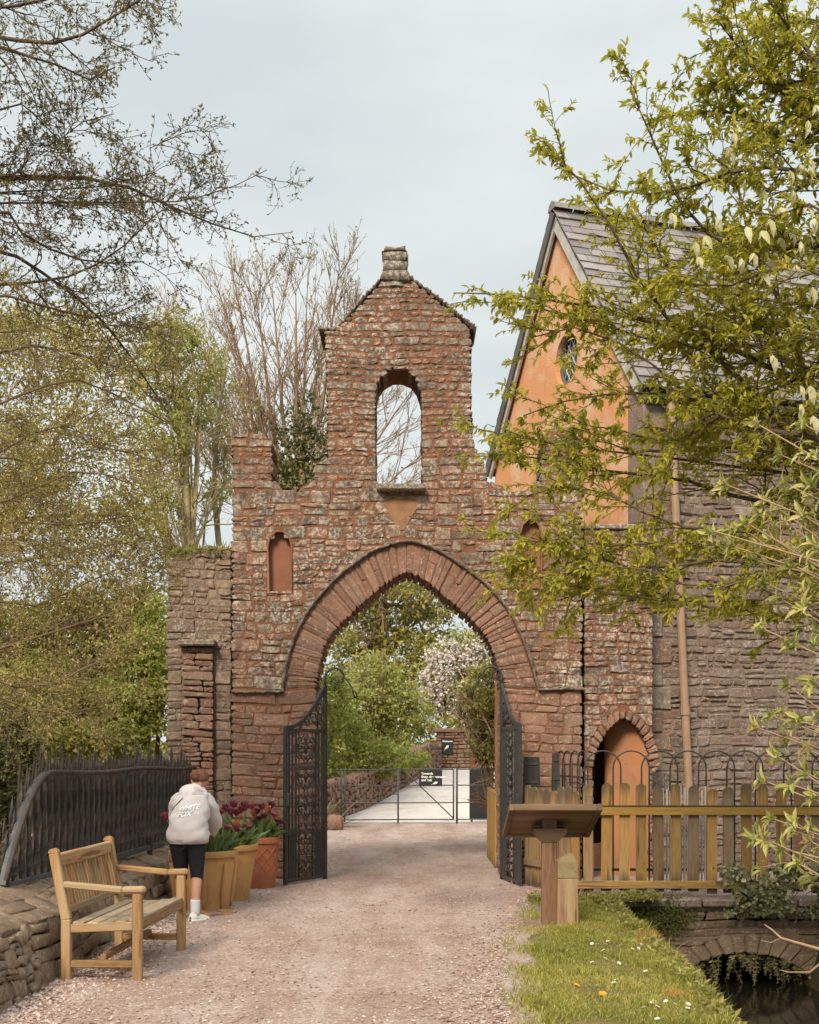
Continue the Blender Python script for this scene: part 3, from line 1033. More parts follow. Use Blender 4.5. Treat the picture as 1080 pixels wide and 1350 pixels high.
top = onwall(884, EZ - .25, .12)
bot = onwall(913, .15, .12)
mid = [tuple(np.array(top) * (1 - t) + np.array(bot) * t) for t in (0, .33, .66, 1)]
g0 = fn_(.36, -.30, -.10)
pp.tube([tuple(g0), (g0[0], g0[1], g0[2] - .08), (top[0], top[1], top[2] + .12)] + mid, .052, 10)
for t in (.02, .34, .67):
    p = np.array(top) * (1 - t) + np.array(bot) * t
    pp.tube([tuple(p + np.array((-.004, 0, .06))), tuple(p + np.array((.004, 0, -.06)))], .064, 10)
autosmooth(pp.build("drainpipe", M['pipe'], house))


# ------------------------------------------------------------------ terrain
def smooth(x, a, b):
    t = np.clip((x - a) / (b - a), 0, 1)
    return t * t * (3 - 2 * t)


WZ = -.9


def bank_x(y):
    return np.interp(y, [4, 7.2, 8.2, 9.4, 11.5, 12.5, 13.3, 16], [1.74, 1.82, 1.88, 1.98, 2.02, 2.08, 2.12, 2.12])


def hgt(x, y):
    x, y = np.asarray(x, float), np.asarray(y, float)
    z = 1.15 * smooth(y, 29, 46) + .012 * np.maximum(y - 46, 0) * (y < 400) + (y >= 400) * .012 * 354
    bx = bank_x(y)
    ch = smooth(x, bx + .02, bx + .75) * (1 - smooth(x, 4.0, 4.6)) * (1 - smooth(y, 15.0, 15.05)) * smooth(y, -8, -4)
    z = z - 1.35 * ch
    rb = smooth(x, 4.3, 6) * (1 - smooth(y, 13, 13.3)) * smooth(y, -8, -4)
    z = z + .25 * rb
    lf = smooth(-x, 3.05, 5.5) * (1 - smooth(y, 22, 30))
    z = z - .35 * lf
    # the verge falls gently to the water
    vg = smooth(x, bx - .55, bx + .05) * (1 - smooth(x, bx + .1, bx + .6)) * (1 - smooth(y, 12.9, 13.3)) * smooth(y, -8, -4)
    return z - .07 * vg


def axis(stops):
    out = []
    for (a, b, s) in stops:
        out.append(np.arange(a, b, s))
    out.append([stops[-1][1]])
    return np.concatenate(out)


def sheet(name, xs, ys, zf, mat, kind="structure"):
    X, Y = np.meshgrid(xs, ys)
    V = np.stack([X, Y, zf(X, Y)], -1).reshape(-1, 3)
    nx, ny = len(xs), len(ys)
    i = np.arange(nx * ny).reshape(ny, nx)
    f = np.stack([i[:-1, :-1], i[:-1, 1:], i[1:, 1:], i[1:, :-1]], -1).reshape(-1, 4)
    return tag(add(name, V, f, None, None, mat, None, True), kind=kind)


m, nt, b = newmat("leafy_soil", .95, .1)
v = coords(nt)
c1 = mix(nt, thr(nt, noise(nt, v, .5, 5), .4, .6), (.075, .085, .025), (.15, .105, .06))
c2 = mix(nt, thr(nt, noise(nt, v, 9, 6, .7), .3, .7, 0, .7), c1, (.05, .04, .025))
nt.links.new(c2, b.inputs["Base Color"])
bump(nt, b, noise(nt, v, 20, 6, .7), .8, .06)
M['ground'] = m
gxs = axis([(-400, -60, 34), (-60, -12, 4), (-12, -3.2, .8), (-3.2, 1.4, .4), (1.4, 4.8, .07), (4.8, 12, .6), (12, 60, 4), (60, 400, 34)])
gys = axis([(-40, -8, 4), (-8, 5, .6), (5, 12.9, .12), (12.9, 15.6, .05), (15.6, 30, .8), (30, 60, 2), (60, 620, 20)])
sheet("ground", gxs, gys, hgt, M['ground'])

# gravel: small pale and pink chips
m, nt, b = newmat("pink_gravel", .9, .2)
v = coords(nt)
vo = nd(nt, "ShaderNodeTexVoronoi", Scale=62.0, Randomness=1.0)
nt.links.new(v, vo.inputs["Vector"])
sep = nt.nodes.new("ShaderNodeSeparateColor")
nt.links.new(vo.outputs["Color"], sep.inputs[0])
chips = ramp(nt, [(0, (.23, .145, .115)), (.25, (.36, .235, .19)), (.5, (.45, .31, .255)), (.72, (.55, .43, .37)), (.86, (.64, .56, .50)), (.95, (.30, .22, .19))], 'CONSTANT')
nt.links.new(sep.outputs[0], chips.inputs[0])
lowf = noise(nt, v, .55, 5, .6)
mid_ = noise(nt, v, 3.1, 5, .65)
base = mix(nt, thr(nt, lowf, .36, .64), (.36, .25, .19), (.55, .45, .39))
col = mix(nt, .62, base, chips.outputs[0])
col = mix(nt, thr(nt, mid_, .44, .68, 0, .5), col, (.27, .15, .10))
trk = noise(nt, coords(nt, (1.5, .22, 1)), 1.3, 5, .6)
col = mix(nt, thr(nt, trk, .50, .66, 0, .5), col, (.56, .46, .41))
col = mix(nt, thr(nt, trk, .46, .34, 0, .5), col, (.24, .15, .115))
# darker patch of gravel near the sign post
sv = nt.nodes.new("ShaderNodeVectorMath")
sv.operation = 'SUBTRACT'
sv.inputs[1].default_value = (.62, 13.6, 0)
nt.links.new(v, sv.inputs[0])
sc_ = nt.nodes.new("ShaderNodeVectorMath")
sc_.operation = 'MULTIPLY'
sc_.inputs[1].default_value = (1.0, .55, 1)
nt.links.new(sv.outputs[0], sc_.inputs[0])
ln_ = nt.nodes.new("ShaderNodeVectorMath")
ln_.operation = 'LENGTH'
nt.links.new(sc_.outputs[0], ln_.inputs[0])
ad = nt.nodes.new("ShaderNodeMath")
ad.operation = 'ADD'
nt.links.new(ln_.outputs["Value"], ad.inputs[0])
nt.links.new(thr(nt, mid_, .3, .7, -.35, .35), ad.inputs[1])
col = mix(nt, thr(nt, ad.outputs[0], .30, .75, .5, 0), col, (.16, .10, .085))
nt.links.new(col, b.inputs["Base Color"])
hb = nd(nt, "ShaderNodeMath", _operation='ADD')
nt.links.new(vo.outputs["Distance"], hb.inputs[0])
nt.links.new(thr(nt, noise(nt, v, 130, 3, .6), .3, .7, 0, .5), hb.inputs[1])
bump(nt, b, hb.outputs[0], .9, .012)
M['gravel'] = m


def path_l(y):
    return np.interp(y, [-6, 5, 14, 15.2, 16, 20, 27.5, 29], [-2.72, -2.72, -2.72, -2.6, -1.45, -1.5, -1.75, -1.95])


def path_r(y):
    return np.interp(y, [-6, 6.5, 7.2, 8.4, 9.65, 11, 12.2, 13.1, 14, 15.2, 16, 20, 27.5, 29], [.45, .55, .62, .64, .76, .98, 1.18, 1.36, 1.6, 2.1, 1.4, 1.45, 2.2, 2.4])


def strip(name, ys, lf, rf, z0, mat, n=36, rough=.0, kind="structure", rag=.0):
    V = []
    rr = np.random.default_rng(3)
    for y in ys:
        l, r = float(lf(y)), float(rf(y))
        l += rr.normal(0, rag)
        r += rr.normal(0, rag)
        x = np.linspace(l, r, n)
        z = hgt(np.clip(x, -3, 1.4) * 0, np.full(n, y)) + z0 + rough * (.5 + .5 * np.sin(x * 3.1 + y * 1.7) * np.sin(y * 2.3 - x))
        V.append(np.stack([x, np.full(n, y), z], 1))
    V = np.concatenate(V)
    i = np.arange(len(ys) * n).reshape(len(ys), n)
    f = np.stack([i[:-1, :-1], i[:-1, 1:], i[1:, 1:], i[1:, :-1]], -1).reshape(-1, 4)
    return tag(add(name, V, f, None, None, mat, None, True), kind=kind)


pys = axis([(-6, 5, 1), (5, 29, .1)])
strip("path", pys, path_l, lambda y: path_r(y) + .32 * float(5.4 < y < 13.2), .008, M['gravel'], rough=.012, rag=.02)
M['lane'] = plain_mat('pale_lane_surface', (.62, .565, .52), (.46, .395, .355), 5, .9, .15, .5, 40, .02, dirt=((.40, .33, .28), 1.3, .55))


def lane_l(y):
    return np.interp(y, [28.2, 30, 33, 38, 44, 60], [-1.78, -1.75, -1.1, .0, 1.0, 3.0])


def lane_r(y):
    return np.interp(y, [28.2, 34, 44, 60], [2.6, 3.2, 4.2, 6])


strip("lane", axis([(28.2, 60, .8)]), lane_l, lane_r, .022, M['lane'], n=14)

# grassy verge
m, nt, b = newmat("mown_turf", .95, .1)
v = coords(nt)
c1 = mix(nt, thr(nt, noise(nt, v, 2.3, 5, .65), .38, .62), (.17, .155, .04), (.30, .235, .09))
c2 = mix(nt, thr(nt, noise(nt, v, 30, 5, .7), .35, .75, 0, .7), c1, (.13, .10, .045))
nt.links.new(c2, b.inputs["Base Color"])
bump(nt, b, noise(nt, v, 50, 5, .7), 1, .03)
M['turf'] = m
vys = axis([(5.2, 13.28, .08)])
V = []
rr = np.random.default_rng(4)
for y in vys:
    l = float(path_r(y)) + .06 * math.sin(y * 2.3) + .03 * math.sin(y * 7) + rr.normal(0, .012) + .14
    r = float(bank_x(y)) + .06
    x = np.linspace(l, r, 26)
    V.append(np.stack([x, np.full(26, y), hgt(x, np.full(26, y)) + .032 - .030 * np.clip(1 - np.arange(26) / 3, 0, 1)], 1))
V = np.concatenate(V)
i = np.arange(len(vys) * 26).reshape(len(vys), 26)
f = np.stack([i[:-1, :-1], i[:-1, 1:], i[1:, 1:], i[1:, :-1]], -1).reshape(-1, 4)
tag(add("verge", V, f, None, None, M['turf'], None, True), kind="structure")

# water
m, nt, b = newmat("dark_stream_water", .06, .5)
b.inputs["Base Color"].default_value = (.012, .010, .007, 1)
v = coords(nt)
bump(nt, b, noise(nt, v, 5, 3, .5), .08, .02)
M['water'] = m
sheet("water", np.linspace(1.75, 4.9, 6), np.linspace(-6, 15.2, 12), lambda x, y: np.full(x.shape, WZ), M['water'])

# ------------------------------------------------------------------ culvert bridge
CY = 13.3
culv = thing("culvert_bridge", "mossy brick and stone culvert bridge with a dark low arch over the stream", "bridge", (3.4, CY, -1.2))
cpx = [(896, 1300), (900, 1290), (912, 1277), (932, 1266), (958, 1259), (985, 1257), (1012, 1260), (1036, 1267), (1055, 1278), (1066, 1290), (1070, 1300)]
ci = catmull([(gx(a, CY), gz(b, CY)) for a, b in cpx], 25)
xl, xr = gx(812, CY), 5.2
ztop_ = gz(1194, CY)
so = [(xl, -1.3), (xl, ztop_ - .05), (xr, ztop_ - .05), (xr, -1.3), (ci[-1][0], -1.3)] + [tuple(p) for p in ci[::-1]] + [(ci[0][0], -1.3)]
fc = lambda u, w, d: (u, CY + d, w)
mb = MB()
mb.slab(inset(so, False, .02), [], fc, 0, .45)
mb.build("wall", M['mortar_grey'], culv)
ce = ci.copy()
cen = np.array([gx(983, CY), gz(1330, CY)])
ce = ci + (ci - cen) / np.linalg.norm(ci - cen, axis=1)[:, None] * .21
fo = [(xl, -1.3), (xl, ztop_), (xr, ztop_), (xr, -1.3), (ce[-1][0], -1.3)] + [tuple(p) for p in ce[::-1]] + [(ce[0][0], -1.3)]
rngc = np.random.default_rng(12)
q = field([fo], -1.25, ztop_, (.075, .12), (.16, .34), rngc, .1)
V, F4, rn = stones(q, (0, CY, 0), **FRONT, rng=rngc, gap=.007, prot=(.005, .03), wob=.02, jag=.005, end=.1)
add("brickwork", V, F4, None, rn, M['stone_wall'], culv)
ts = np.linspace(0, 1, 15)
vq = [([along(ci, a), along(ci, b_), along(ce, b_), along(ce, a)], False, False) for a, b_ in zip(ts[:-1], ts[1:])]
V, F4, rn = stones(vq, (0, CY, 0), **FRONT, rng=rngc, gap=.005, prot=(.02, .04), wob=.012, jag=.005, bottom_end=.45, wave=0)
add("arch_ring", V, F4, None, rn, M['stone_wall'], culv)
cop = MB()
x = xl + .02
while x < xr:
    w = rngc.uniform(.35, .65)
    cop.box((x + w / 2, CY + .10, ztop_ + .035), (w - .02, .42 + rngc.uniform(-.03, .03), .10 + rngc.uniform(-.02, .02)), Matrix.Rotation(rngc.uniform(-.03, .03), 3, 'Y'), .018)
    x += w
cop.build("coping", M['stone_grey'], culv)
dk = MB()
dk.box((3.4, 14.3, -.12), (3.6, 2.0, .2))
dk.box((1.95, 14.5, -.7), (.5, 1.9, 1.3))
dk.box((4.75, 14.5, -.7), (.5, 1.9, 1.3))
dk.box((3.3, 15.4, -.7), (3.4, .2, 1.3))
dk.build("tunnel", M['stone_dark'], culv)
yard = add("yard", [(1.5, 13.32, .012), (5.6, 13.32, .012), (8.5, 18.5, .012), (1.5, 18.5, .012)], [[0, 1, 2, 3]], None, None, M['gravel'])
tag(yard, kind="structure")

# ------------------------------------------------------------------ low wall on the left
rngw = np.random.default_rng(21)
lw = thing("low_stone_wall", "low rounded rubble wall along the path under the black palisade", "wall", (-2.7, 10, 0))
WY0, WY1 = 4.5, 15.6
fw = lambda u, w, d: (-2.46 - d, u, w)
mb = MB()
mb.slab([(WY0, -.5), (WY1, -.5), (WY1, .41), (WY0, .41)], [], lambda u, w, d: (-2.58 - d, u, w), 0, .5)
mb.build("core", M['mortar_grey'], lw)
# battered front face: the plane leans back
nrm = np.array((1, 0, .28))
nrm /= np.linalg.norm(nrm)
wdir = np.array((-.28, 0, 1))
wdir /= np.linalg.norm(wdir)
fo = [(WY0, -.05), (8.3, -.05), (8.3, .47), (WY0, .47)]
q = field([fo], -.05, .47, (.06, .13), (.08, .22), rngw, .3)
V, F4, rn = stones(q, (-2.42, 0, 0), (0, 1, 0), wdir, nrm, rng=rngw, gap=.002, prot=(.004, .036), wob=.05, jag=.008, end=.1, wave=.03, rnd_r=.016)
add("stonework", V, F4, None, rn, M['stone_wall'], lw, True)
fo = [(8.25, -.05), (WY1, -.05), (WY1, .44), (8.25, .44)]
q = field([fo], -.05, .44, (.10, .22), (.22, .5), rngw, .3)
V, F4, rn = stones(q, (-2.42, 0, 0), (0, 1, 0), wdir, nrm, rng=rngw, gap=.003, prot=(.008, .022), wob=.04, jag=.007, end=.1, wave=.02, rnd_r=.012)
add("stonework", V, F4, None, rn, M['stone_wall'], lw, True)
# sloping top of slabs
n2 = np.array((.36, 0, .93))
n2 /= np.linalg.norm(n2)
w2 = np.array((-.93, 0, .36))
w2 /= np.linalg.norm(w2)
fo = [(WY0, 0), (WY1, 0), (WY1, .62), (WY0, .62)]
q = field([fo], 0, .62, (.16, .30), (.22, .55), rngw, .35)
V, F4, rn = stones(q, (-2.53, 0, .41), (0, 1, 0), w2, n2, rng=rngw, gap=.002, prot=(.0, .016), wob=.05, jag=.006, end=.1, wave=.02, rnd_r=.014)
add("top_slabs", V, F4, None, rn, M['stone_wall'], lw, True)

# ------------------------------------------------------------------ black palisade on the wall
FA, FB = np.array((-3.0, 9.15)), np.array((-2.64, 15.1))
FL = float(np.linalg.norm(FB - FA))
FD = (FB - FA) / FL
fz0, fz1 = .585, 1.40
pal = thing("black_palisade", "dense black iron palisade with spikes and a swept down near end", "fence", (float(FA[0]), float(FA[1]), fz0))


def fpt(s, z, off=0.0):
    return (FA[0] + FD[0] * s + FD[1] * off, FA[1] + FD[1] * s - FD[0] * off, z)


def ftop(s):
    if s >= .95:
        return fz1 + .012 * math.sin(s * 2.1)
    return fz0 + .04 + (fz1 - fz0 - .04) * math.sin(math.pi / 2 * (s / .95)) ** .9


me_list = []
s = .06
k = 0
while s < FL - .02:
    zt = ftop(s) + (.27 if k % 6 == 0 else rngw.uniform(.12, .19))
    mb = MB()
    w = .030
    tw = rngw.uniform(-.3, .3)
    # a twisted flat bar with a pointed head
    ringz = np.linspace(fz0, zt - .10, 9)
    bb = len(mb.v)
    for iz, z in enumerate(ringz):
        a = tw + iz * .55
        w = .030 if z < ftop(s) - .02 else .019
        ca, sa = math.cos(a), math.sin(a)
        c = np.array(fpt(s, z, .0 if k % 2 else -.045))
        mb._push([c + np.array((ca * w * .8 * i - sa * w * .45 * j, sa * w * .8 * i + ca * w * .45 * j, 0)) for i, j in ((-1, -1), (1, -1), (1, 1), (-1, 1))])
    for iz in range(8):
        for e in range(4):
            mb.f4.append([bb + iz * 4 + e, bb + iz * 4 + (e + 1) % 4, bb + iz * 4 + 4 + (e + 1) % 4, bb + iz * 4 + 4 + e])
    c = np.array(fpt(s, zt, .0 if k % 2 else -.045))
    tip = mb._push([c])
    for e in range(4):
        mb.f3.append([bb + 32 + e, bb + 32 + (e + 1) % 4, tip])
    mb.build("bar", M['iron_rust'], pal)
    s += .078
    k += 1
mb = MB()
mb.bar(fpt(0, fz0 - .01, .03), fpt(FL, fz0 - .01, .03), .035, .05)
mb.build("bottom_rail", M['steel_edge'], pal)
mb = MB()
ss = np.concatenate([np.linspace(.0, .95, 14), np.linspace(1.1, FL, 24)])
top = [fpt(q_, ftop(q_), .05) for q_ in ss]
mb.tube(top, .022, 6)
mb.build("top_rail", M['iron_rust'], pal, True)
mb = MB()
pts = [fpt(q_, ftop(q_) - .0, .03) for q_ in np.linspace(-.015, .93, 15)]
for a, c in zip(pts[:-1], pts[1:]):
    a, c = np.array(a), np.array(c)
    e = (c - a) * .06
    mb.bar(a - e, c + e, .03, .052, side=(1, 0, 0))
mb.build("end_strap", M['steel_edge'], pal)
for s in (.05, 2.0, 4.0, 5.7):
    mb = MB()
    mb.bar(fpt(s, .42, .03), fpt(s, fz0 + .1, .03), .04, .05)
    mb.build("foot_bracket", M['iron_rust'], pal)

# ------------------------------------------------------------------ bench
bn = thing("wooden_bench", "weathered two seat wooden bench with slatted back standing on the gravel by the wall", "bench", (-2.05, 9.15, 0))
by0, by1 = 8.52, 9.82
xf, xb = -1.82, -2.31


def bpart(name, mat, fn, bev=.008):
    mb = MB()
    fn(mb)
    return mb.build(name, mat, bn)


for yy in (by0, by1):
    bpart("rear_leg", M['teak'], lambda mb: (mb.bar((xb, yy, 0), (xb, yy, .43), .065, .062, .008, side=(0, 1, 0)),
                                             mb.bar((xb, yy, .425), (xb - .085, yy, .88), .065, .06, .008, side=(0, 1, 0)),
                                             mb.prism([(-.034 * math.cos(a), .034 * math.sin(a)) for a in np.linspace(0, math.pi, 9)], lambda u, w, d: (xb - .086 + u, yy + d, .878 + w), -.029, .029)))
    bpart("front_leg", M['teak'], lambda mb: mb.bar((xf, yy, 0), (xf, yy, .605), .065, .06, .008, side=(0, 1, 0)))
    bpart("armrest", M['teak_x'], lambda mb: (mb.bar((xb - .02, yy, .665), (xf - .10, yy, .628), .045, .065, .01, side=(0, 1, 0)),
                                              mb.bar((xf - .105, yy, .628), (xf + .055, yy, .632), .05, .075, .016, side=(0, 1, 0))))
    bpart("side_stretcher", M['teak_x'], lambda mb: mb.bar((xb + .03, yy, .125), (xf - .03, yy, .125), .05, .04, .006, side=(0, 1, 0)))
    bpart("side_rail", M['teak_x'], lambda mb: mb.bar((xb + .03, yy, .365), (xf - .03, yy, .385), .06, .04, .006, side=(0, 1, 0)))
bpart("front_rail", M['teak_y'], lambda mb: mb.bar((xf, by0 + .03, .385), (xf, by1 - .03, .385), .04, .075, .006, side=(0, 0, 1)))
bpart("back_seat_rail", M['teak_y'], lambda mb: mb.bar((xb, by0 + .03, .35), (xb, by1 - .03, .35), .04, .06, .006, side=(0, 0, 1)))
bpart("lower_stretcher", M['teak_y'], lambda mb: mb.bar((-2.065, by0 + .02, .165), (-2.065, by1 - .02, .165), .04, .045, .006, side=(0, 0, 1)))
sx0, sx1 = xb + .035, xf + .025
for i in range(5):
    t = (i + .5) / 5
    xx = sx0 + (sx1 - sx0) * t
    bpart("seat_slat", M['seatwood'], lambda mb: mb.bar((xx, by0 - .01, .405 + .028 * t - .02 * math.sin(math.pi * t)), (xx, by1 + .01, .405 + .028 * t - .02 * math.sin(math.pi * t)), .078, .022, .005, side=(0, 0, 1)))
sl_ = -.085 / .455
bpart("top_rail", M['teak_y'], lambda mb: mb.bar((xb - .074, by0 + .025, .825), (xb - .074, by1 - .025, .825), .038, .095, .010, side=(0, 0, 1)))
bpart("lower_back_rail", M['teak_y'], lambda mb: mb.bar((xb - .014, by0 + .025, .485), (xb - .014, by1 - .025, .485), .035, .05, .006, side=(0, 0, 1)))
nb = 17
bn.rotation_euler = (0, 0, -.045)
for i in range(nb):
    yy = by0 + .09 + (by1 - by0 - .18) * i / (nb - 1)
    bpart("back_slat", M['teak'], lambda mb: mb.bar((xb - .016, yy, .505), (xb - .069, yy, .782), .014, .038, .003, side=(0, 1, 0)))

# ------------------------------------------------------------------ lectern and post
le = thing("wooden_lectern", "brown wooden information lectern on a single post seen from behind", "lectern", (gx(724, 11.35), 11.35, 0))
lx, ly = gx(724, 11.35), 11.35
near, far = 10.95, 11.75
zn, zf_ = gz(1064, near), gz(1100, far)
mb = MB()
mb.bar((lx, ly, -.1), (lx, ly, 1.02), .135, .125, .012, side=(0, 1, 0))
mb.build("post", M['oak'], le)
mb = MB()
ang = math.atan2(zn - zf_, far - near)
rot = Matrix.Rotation(-ang, 3, 'X')
ctr = Vector((lx + .015, (near + far) / 2, (zn + zf_) / 2 + .01))
L_ = math.hypot(far - near, zn - zf_)
mb.box(ctr, (.80, L_, .028), rot, .004)
mb.build("board", M['oak_x'], le)
for sx in (-1, 1):
    mb = MB()
    mb.box(ctr + rot @ Vector((sx * .385, 0, -.012)), (.045, L_ + .01, .062), rot, .006)
    mb.build("frame_side", M['oak'], le)
for sy in (-1, 1):
    mb = MB()
    mb.box(ctr + rot @ Vector((0, sy * (L_ / 2 - .02), -.012)), (.724, .045, .06), rot, .006)
    mb.build("frame_end", M['oak_x'], le)
mb = MB()
zc = ctr.z - .035
b_ = mb._push([(lx + sx * w, ly + sy * w2_, z) for z, w, w2_ in ((zc - .16, .075, .072), (zc - .075, .15, .115), (zc - .035, .15, .13)) for sx, sy in ((-1, -1), (1, -1), (1, 1), (-1, 1))])
for k in range(2):
    for e in range(4):
        mb.f4.append([b_ + k * 4 + e, b_ + k * 4 + (e + 1) % 4, b_ + k * 4 + 4 + (e + 1) % 4, b_ + k * 4 + 4 + e])
mb.face(b_, [3, 2, 1, 0])
mb.face(b_ + 8, [0, 1, 2, 3])
mb.build("bracket", M['oak_x'], le)
pan_ = MB()
pan_.box(ctr + rot @ Vector((0, 0, .017)), (.66, L_ - .12, .006), rot)
pan_.build("display_panel", M['galv'], le)

px_, py_ = gx(747, 11.2), 11.2
po = thing("wooden_bollard", "short square wooden post with a chamfered mossy top beside the lectern", "post", (px_, py_, 0))
mb = MB()
w = .092
b_ = mb._push([(px_ + sx * w_, py_ + sy * w_, z) for z, w_ in ((-.15, w + .006), (.44, w - .004), (.447, w - .012), (.455, w - .004)) for sx, sy in ((-1, -1), (1, -1), (1, 1), (-1, 1))])
for k in range(3):
    for e in range(4):
        mb.f4.append([b_ + k * 4 + e, b_ + k * 4 + (e + 1) % 4, b_ + k * 4 + 4 + (e + 1) % 4, b_ + k * 4 + 4 + e])
mb.build("shaft", M['bollard'], po)
mb = MB()
hd = [(.456, w - .004), (.60, w - .006), (.645, w - .035), (.665, w * .25)]
b_ = mb._push([(px_ + sx * w_ * (.96 if z > .62 else 1), py_ + sy * w_, z + (.012 * sx if z > .62 else 0)) for z, w_ in hd for sx, sy in ((-1, -1), (1, -1), (1, 1), (-1, 1))])
for k in range(3):
    for e in range(4):
        mb.f4.append([b_ + k * 4 + e, b_ + k * 4 + (e + 1) % 4, b_ + k * 4 + 4 + (e + 1) % 4, b_ + k * 4 + 4 + e])
mb.face(b_ + 12, [0, 1, 2, 3])
M['mosswood'] = plain_mat('moss_stained_wood', (.30, .24, .13), (.22, .16, .09), 9, .9, .1, .5, 60, .01, dirt=((.11, .09, .04), 14, .58))
mb.build("head", M['mosswood'], po)

# ------------------------------------------------------------------ picket fences


def picket_mesh(name, w, t, h, rounded=True):
    mb = MB()
    if rounded:
        prof = [(-w / 2, 0), (w / 2, 0), (w / 2, h - w * .45)] + [(w / 2 * math.cos(a), h - w * .45 + w * .45 * math.sin(a)) for a in np.linspace(.35, math.pi - .35, 7)] + [(-w / 2, h - w * .45)]
    else:
        prof = [(-w / 2, 0), (w / 2, 0), (w / 2, h - .012), (w / 2 - .01, h), (-w / 2 + .01, h), (-w / 2, h - .012)]
    mb.prism(prof, lambda u, z, d: (u, d, z), -t / 2, t / 2)
    return mb


PY = 13.42
fen = thing("picket_fence", "ochre wooden picket fence with two rails standing on the culvert bridge", "fence", (gx(770, PY), PY, 0))
rngp = np.random.default_rng(31)
protos = []
for k in range(4):
    o = picket_mesh("picket", .106 + .006 * (k % 2), .022, 1.12 + .012 * k, True).build("picket", [M['picket'], M['picket_grey'], M['picket'], M['picket']][k], fen)
    o.location = (0, 0, 0)
    protos.append(o)
# picket meshes were made round the world origin: shift them back there
for o in protos:
    o.data.transform(Matrix.Translation(Vector((gx(770, PY), PY, 0))))
x = gx(776, PY)
n = 0
used = set()
while x < 5.3:
    p = protos[int(rngp.integers(0, 4))]
    o = p if p.name not in used else p.copy()
    if p.name in used:
        COL.objects.link(o)
        o.parent = fen
    used.add(p.name)
    o.location = (x - gx(770, PY), rngp.normal(0, .004), .085 + rngp.normal(0, .012))
    o.rotation_euler = (0, rngp.normal(0, .008), rngp.normal(0, .02))
    n += 1
    x = gx(776, PY) + .188 * n + rngp.normal(0, .005)
for o in protos:
    if o.name not in used:
        bpy.data.objects.remove(o)
for nm, z, hgt_ in (("rail", gz(1069, PY) - .0, .092), ("rail", gz(1166, PY), .085)):
    mb = MB()
    mb.box((3.52, PY - .036, z), (3.9, .042, hgt_), None, .006)
    mb.build(nm, M['rail'] if z > .6 else M['rail_low'], fen)
mb = MB()
mb.box((3.52, PY - .03, gz(1069, PY) + .052), (3.9, .06, .012))
mb.build("rail_cap", M['blackwood'], fen)
mb = MB()
mb.bar((1.92, PY + .03, -.1), (1.92, PY + .03, 1.12), .09, .09, .008, side=(0, 1, 0))
mb.build("corner_post", M['picket_grey'], fen)
# pale strips behind the pickets, standing in for sunlit edges of another fence row
for i, pxl in enumerate((874.5, 879.5, 884, 898, 902.5, 907, 921, 925.5, 930)):
    mb = MB()
    xx = gx(pxl, 13.75)
    mb.bar((xx, 13.75, .06), (xx + rngp.normal(0, .004), 13.75, 1.17 + rngp.normal(0, .02)), .019, .02)
    o = mb.build("lath", M['lath'], None, own=True)
    tag(o, "thin pale wooden lath standing upright behind the ochre picket fence", "lath", "pale laths behind the picket fence")

# short return of wide boards towards the gateway
wing = thing("board_fence_return", "short return of wide brown boards between lectern and right gate leaf", "fence", (1.6, 14.1, 0))
A_, B_ = np.array((1.83, 13.5)), np.array((1.36, 14.75))
nw = 8
for i in range(nw):
    t = (i + .5) / nw
    p = A_ + (B_ - A_) * t
    mb = MB()
    h = 1.17 + rngp.uniform(-.03, .05)
    d = (B_ - A_) / np.linalg.norm(B_ - A_)
    wd = .066 if i % 2 else .074
    mb.prism([(-wd, .04), (wd, .04), (wd, h - .03), (wd * .6, h), (-wd * .6, h), (-wd, h - .03)], lambda u, z, dd: (p[0] + d[0] * u - d[1] * dd, p[1] + d[1] * u + d[0] * dd, z), -.012, .012)
    mb.build("board", M['picket_grey'] if i % 3 else M['picket'], wing)
for z in (.3, .95):
    mb = MB()
    e = np.array((d[1], -d[0])) * .03 * -1
    mb.bar((A_[0] + e[0], A_[1] + e[1], z), (B_[0] + e[0], B_[1] + e[1], z), .03, .07)
    mb.build("rail", M['picket_grey'], wing)
for (pxc, YY, hw_, topy, lab) in ((701, 15.0, .105, 998, "thick black tapered post standing before the wall right of the gate leaf"), (733, 14.75, .045, 993, "thin black square post at the end of the hooped railing")):
    cx_ = gx(pxc, YY)
    t_ = thing("black_post", lab, "post", (cx_, YY, 0))
    mb = MB()
    zt = gz(topy, YY)
    b_ = mb._push([(cx_ + sx * w_, YY + sy * .05, z) for z, w_ in ((-.05, hw_ * 1.1), (.8, hw_ * 1.05), (zt - .015, hw_ * .86), (zt, hw_ * .78)) for sx, sy in ((-1, -1), (1, -1), (1, 1), (-1, 1))])
    for k in range(3):
        for e in range(4):
            mb.f4.append([b_ + k * 4 + e, b_ + k * 4 + (e + 1) % 4, b_ + k * 4 + 4 + (e + 1) % 4, b_ + k * 4 + 4 + e])
    mb.face(b_ + 12, [0, 1, 2, 3])
    mb.build("shaft", M['blackwood'], t_)
    for z in (zt - .08, zt - .30):
        mb = MB()
        mb.box((cx_, YY - .054, z), (hw_ * 1.5, .012, .03))
        mb.build("band", M['iron'], t_)
pier = thing("brick_pier", "low narrow brick pier at the foot of the right gate leaf", "pier", (gx(697, 15.3) - .12, 14.98, 0))
qz = []
for k in range(7):
    for j in range(2 if k % 2 else 1):
        w = .26 / (2 if k % 2 else 1)
        qz.append(([(-.13 + w * j, .085 * k), (-.13 + w * (j + 1), .085 * k), (-.13 + w * (j + 1), .085 * k + .085), (-.13 + w * j, .085 * k + .085)], True, True))
V, F4, rn = stones(qz, (gx(697, 15.3) - .12, 14.93, 0), **FRONT, rng=rngp, gap=.006, prot=(.0, .01), wob=.006, jag=.002, end=.22, wave=0)
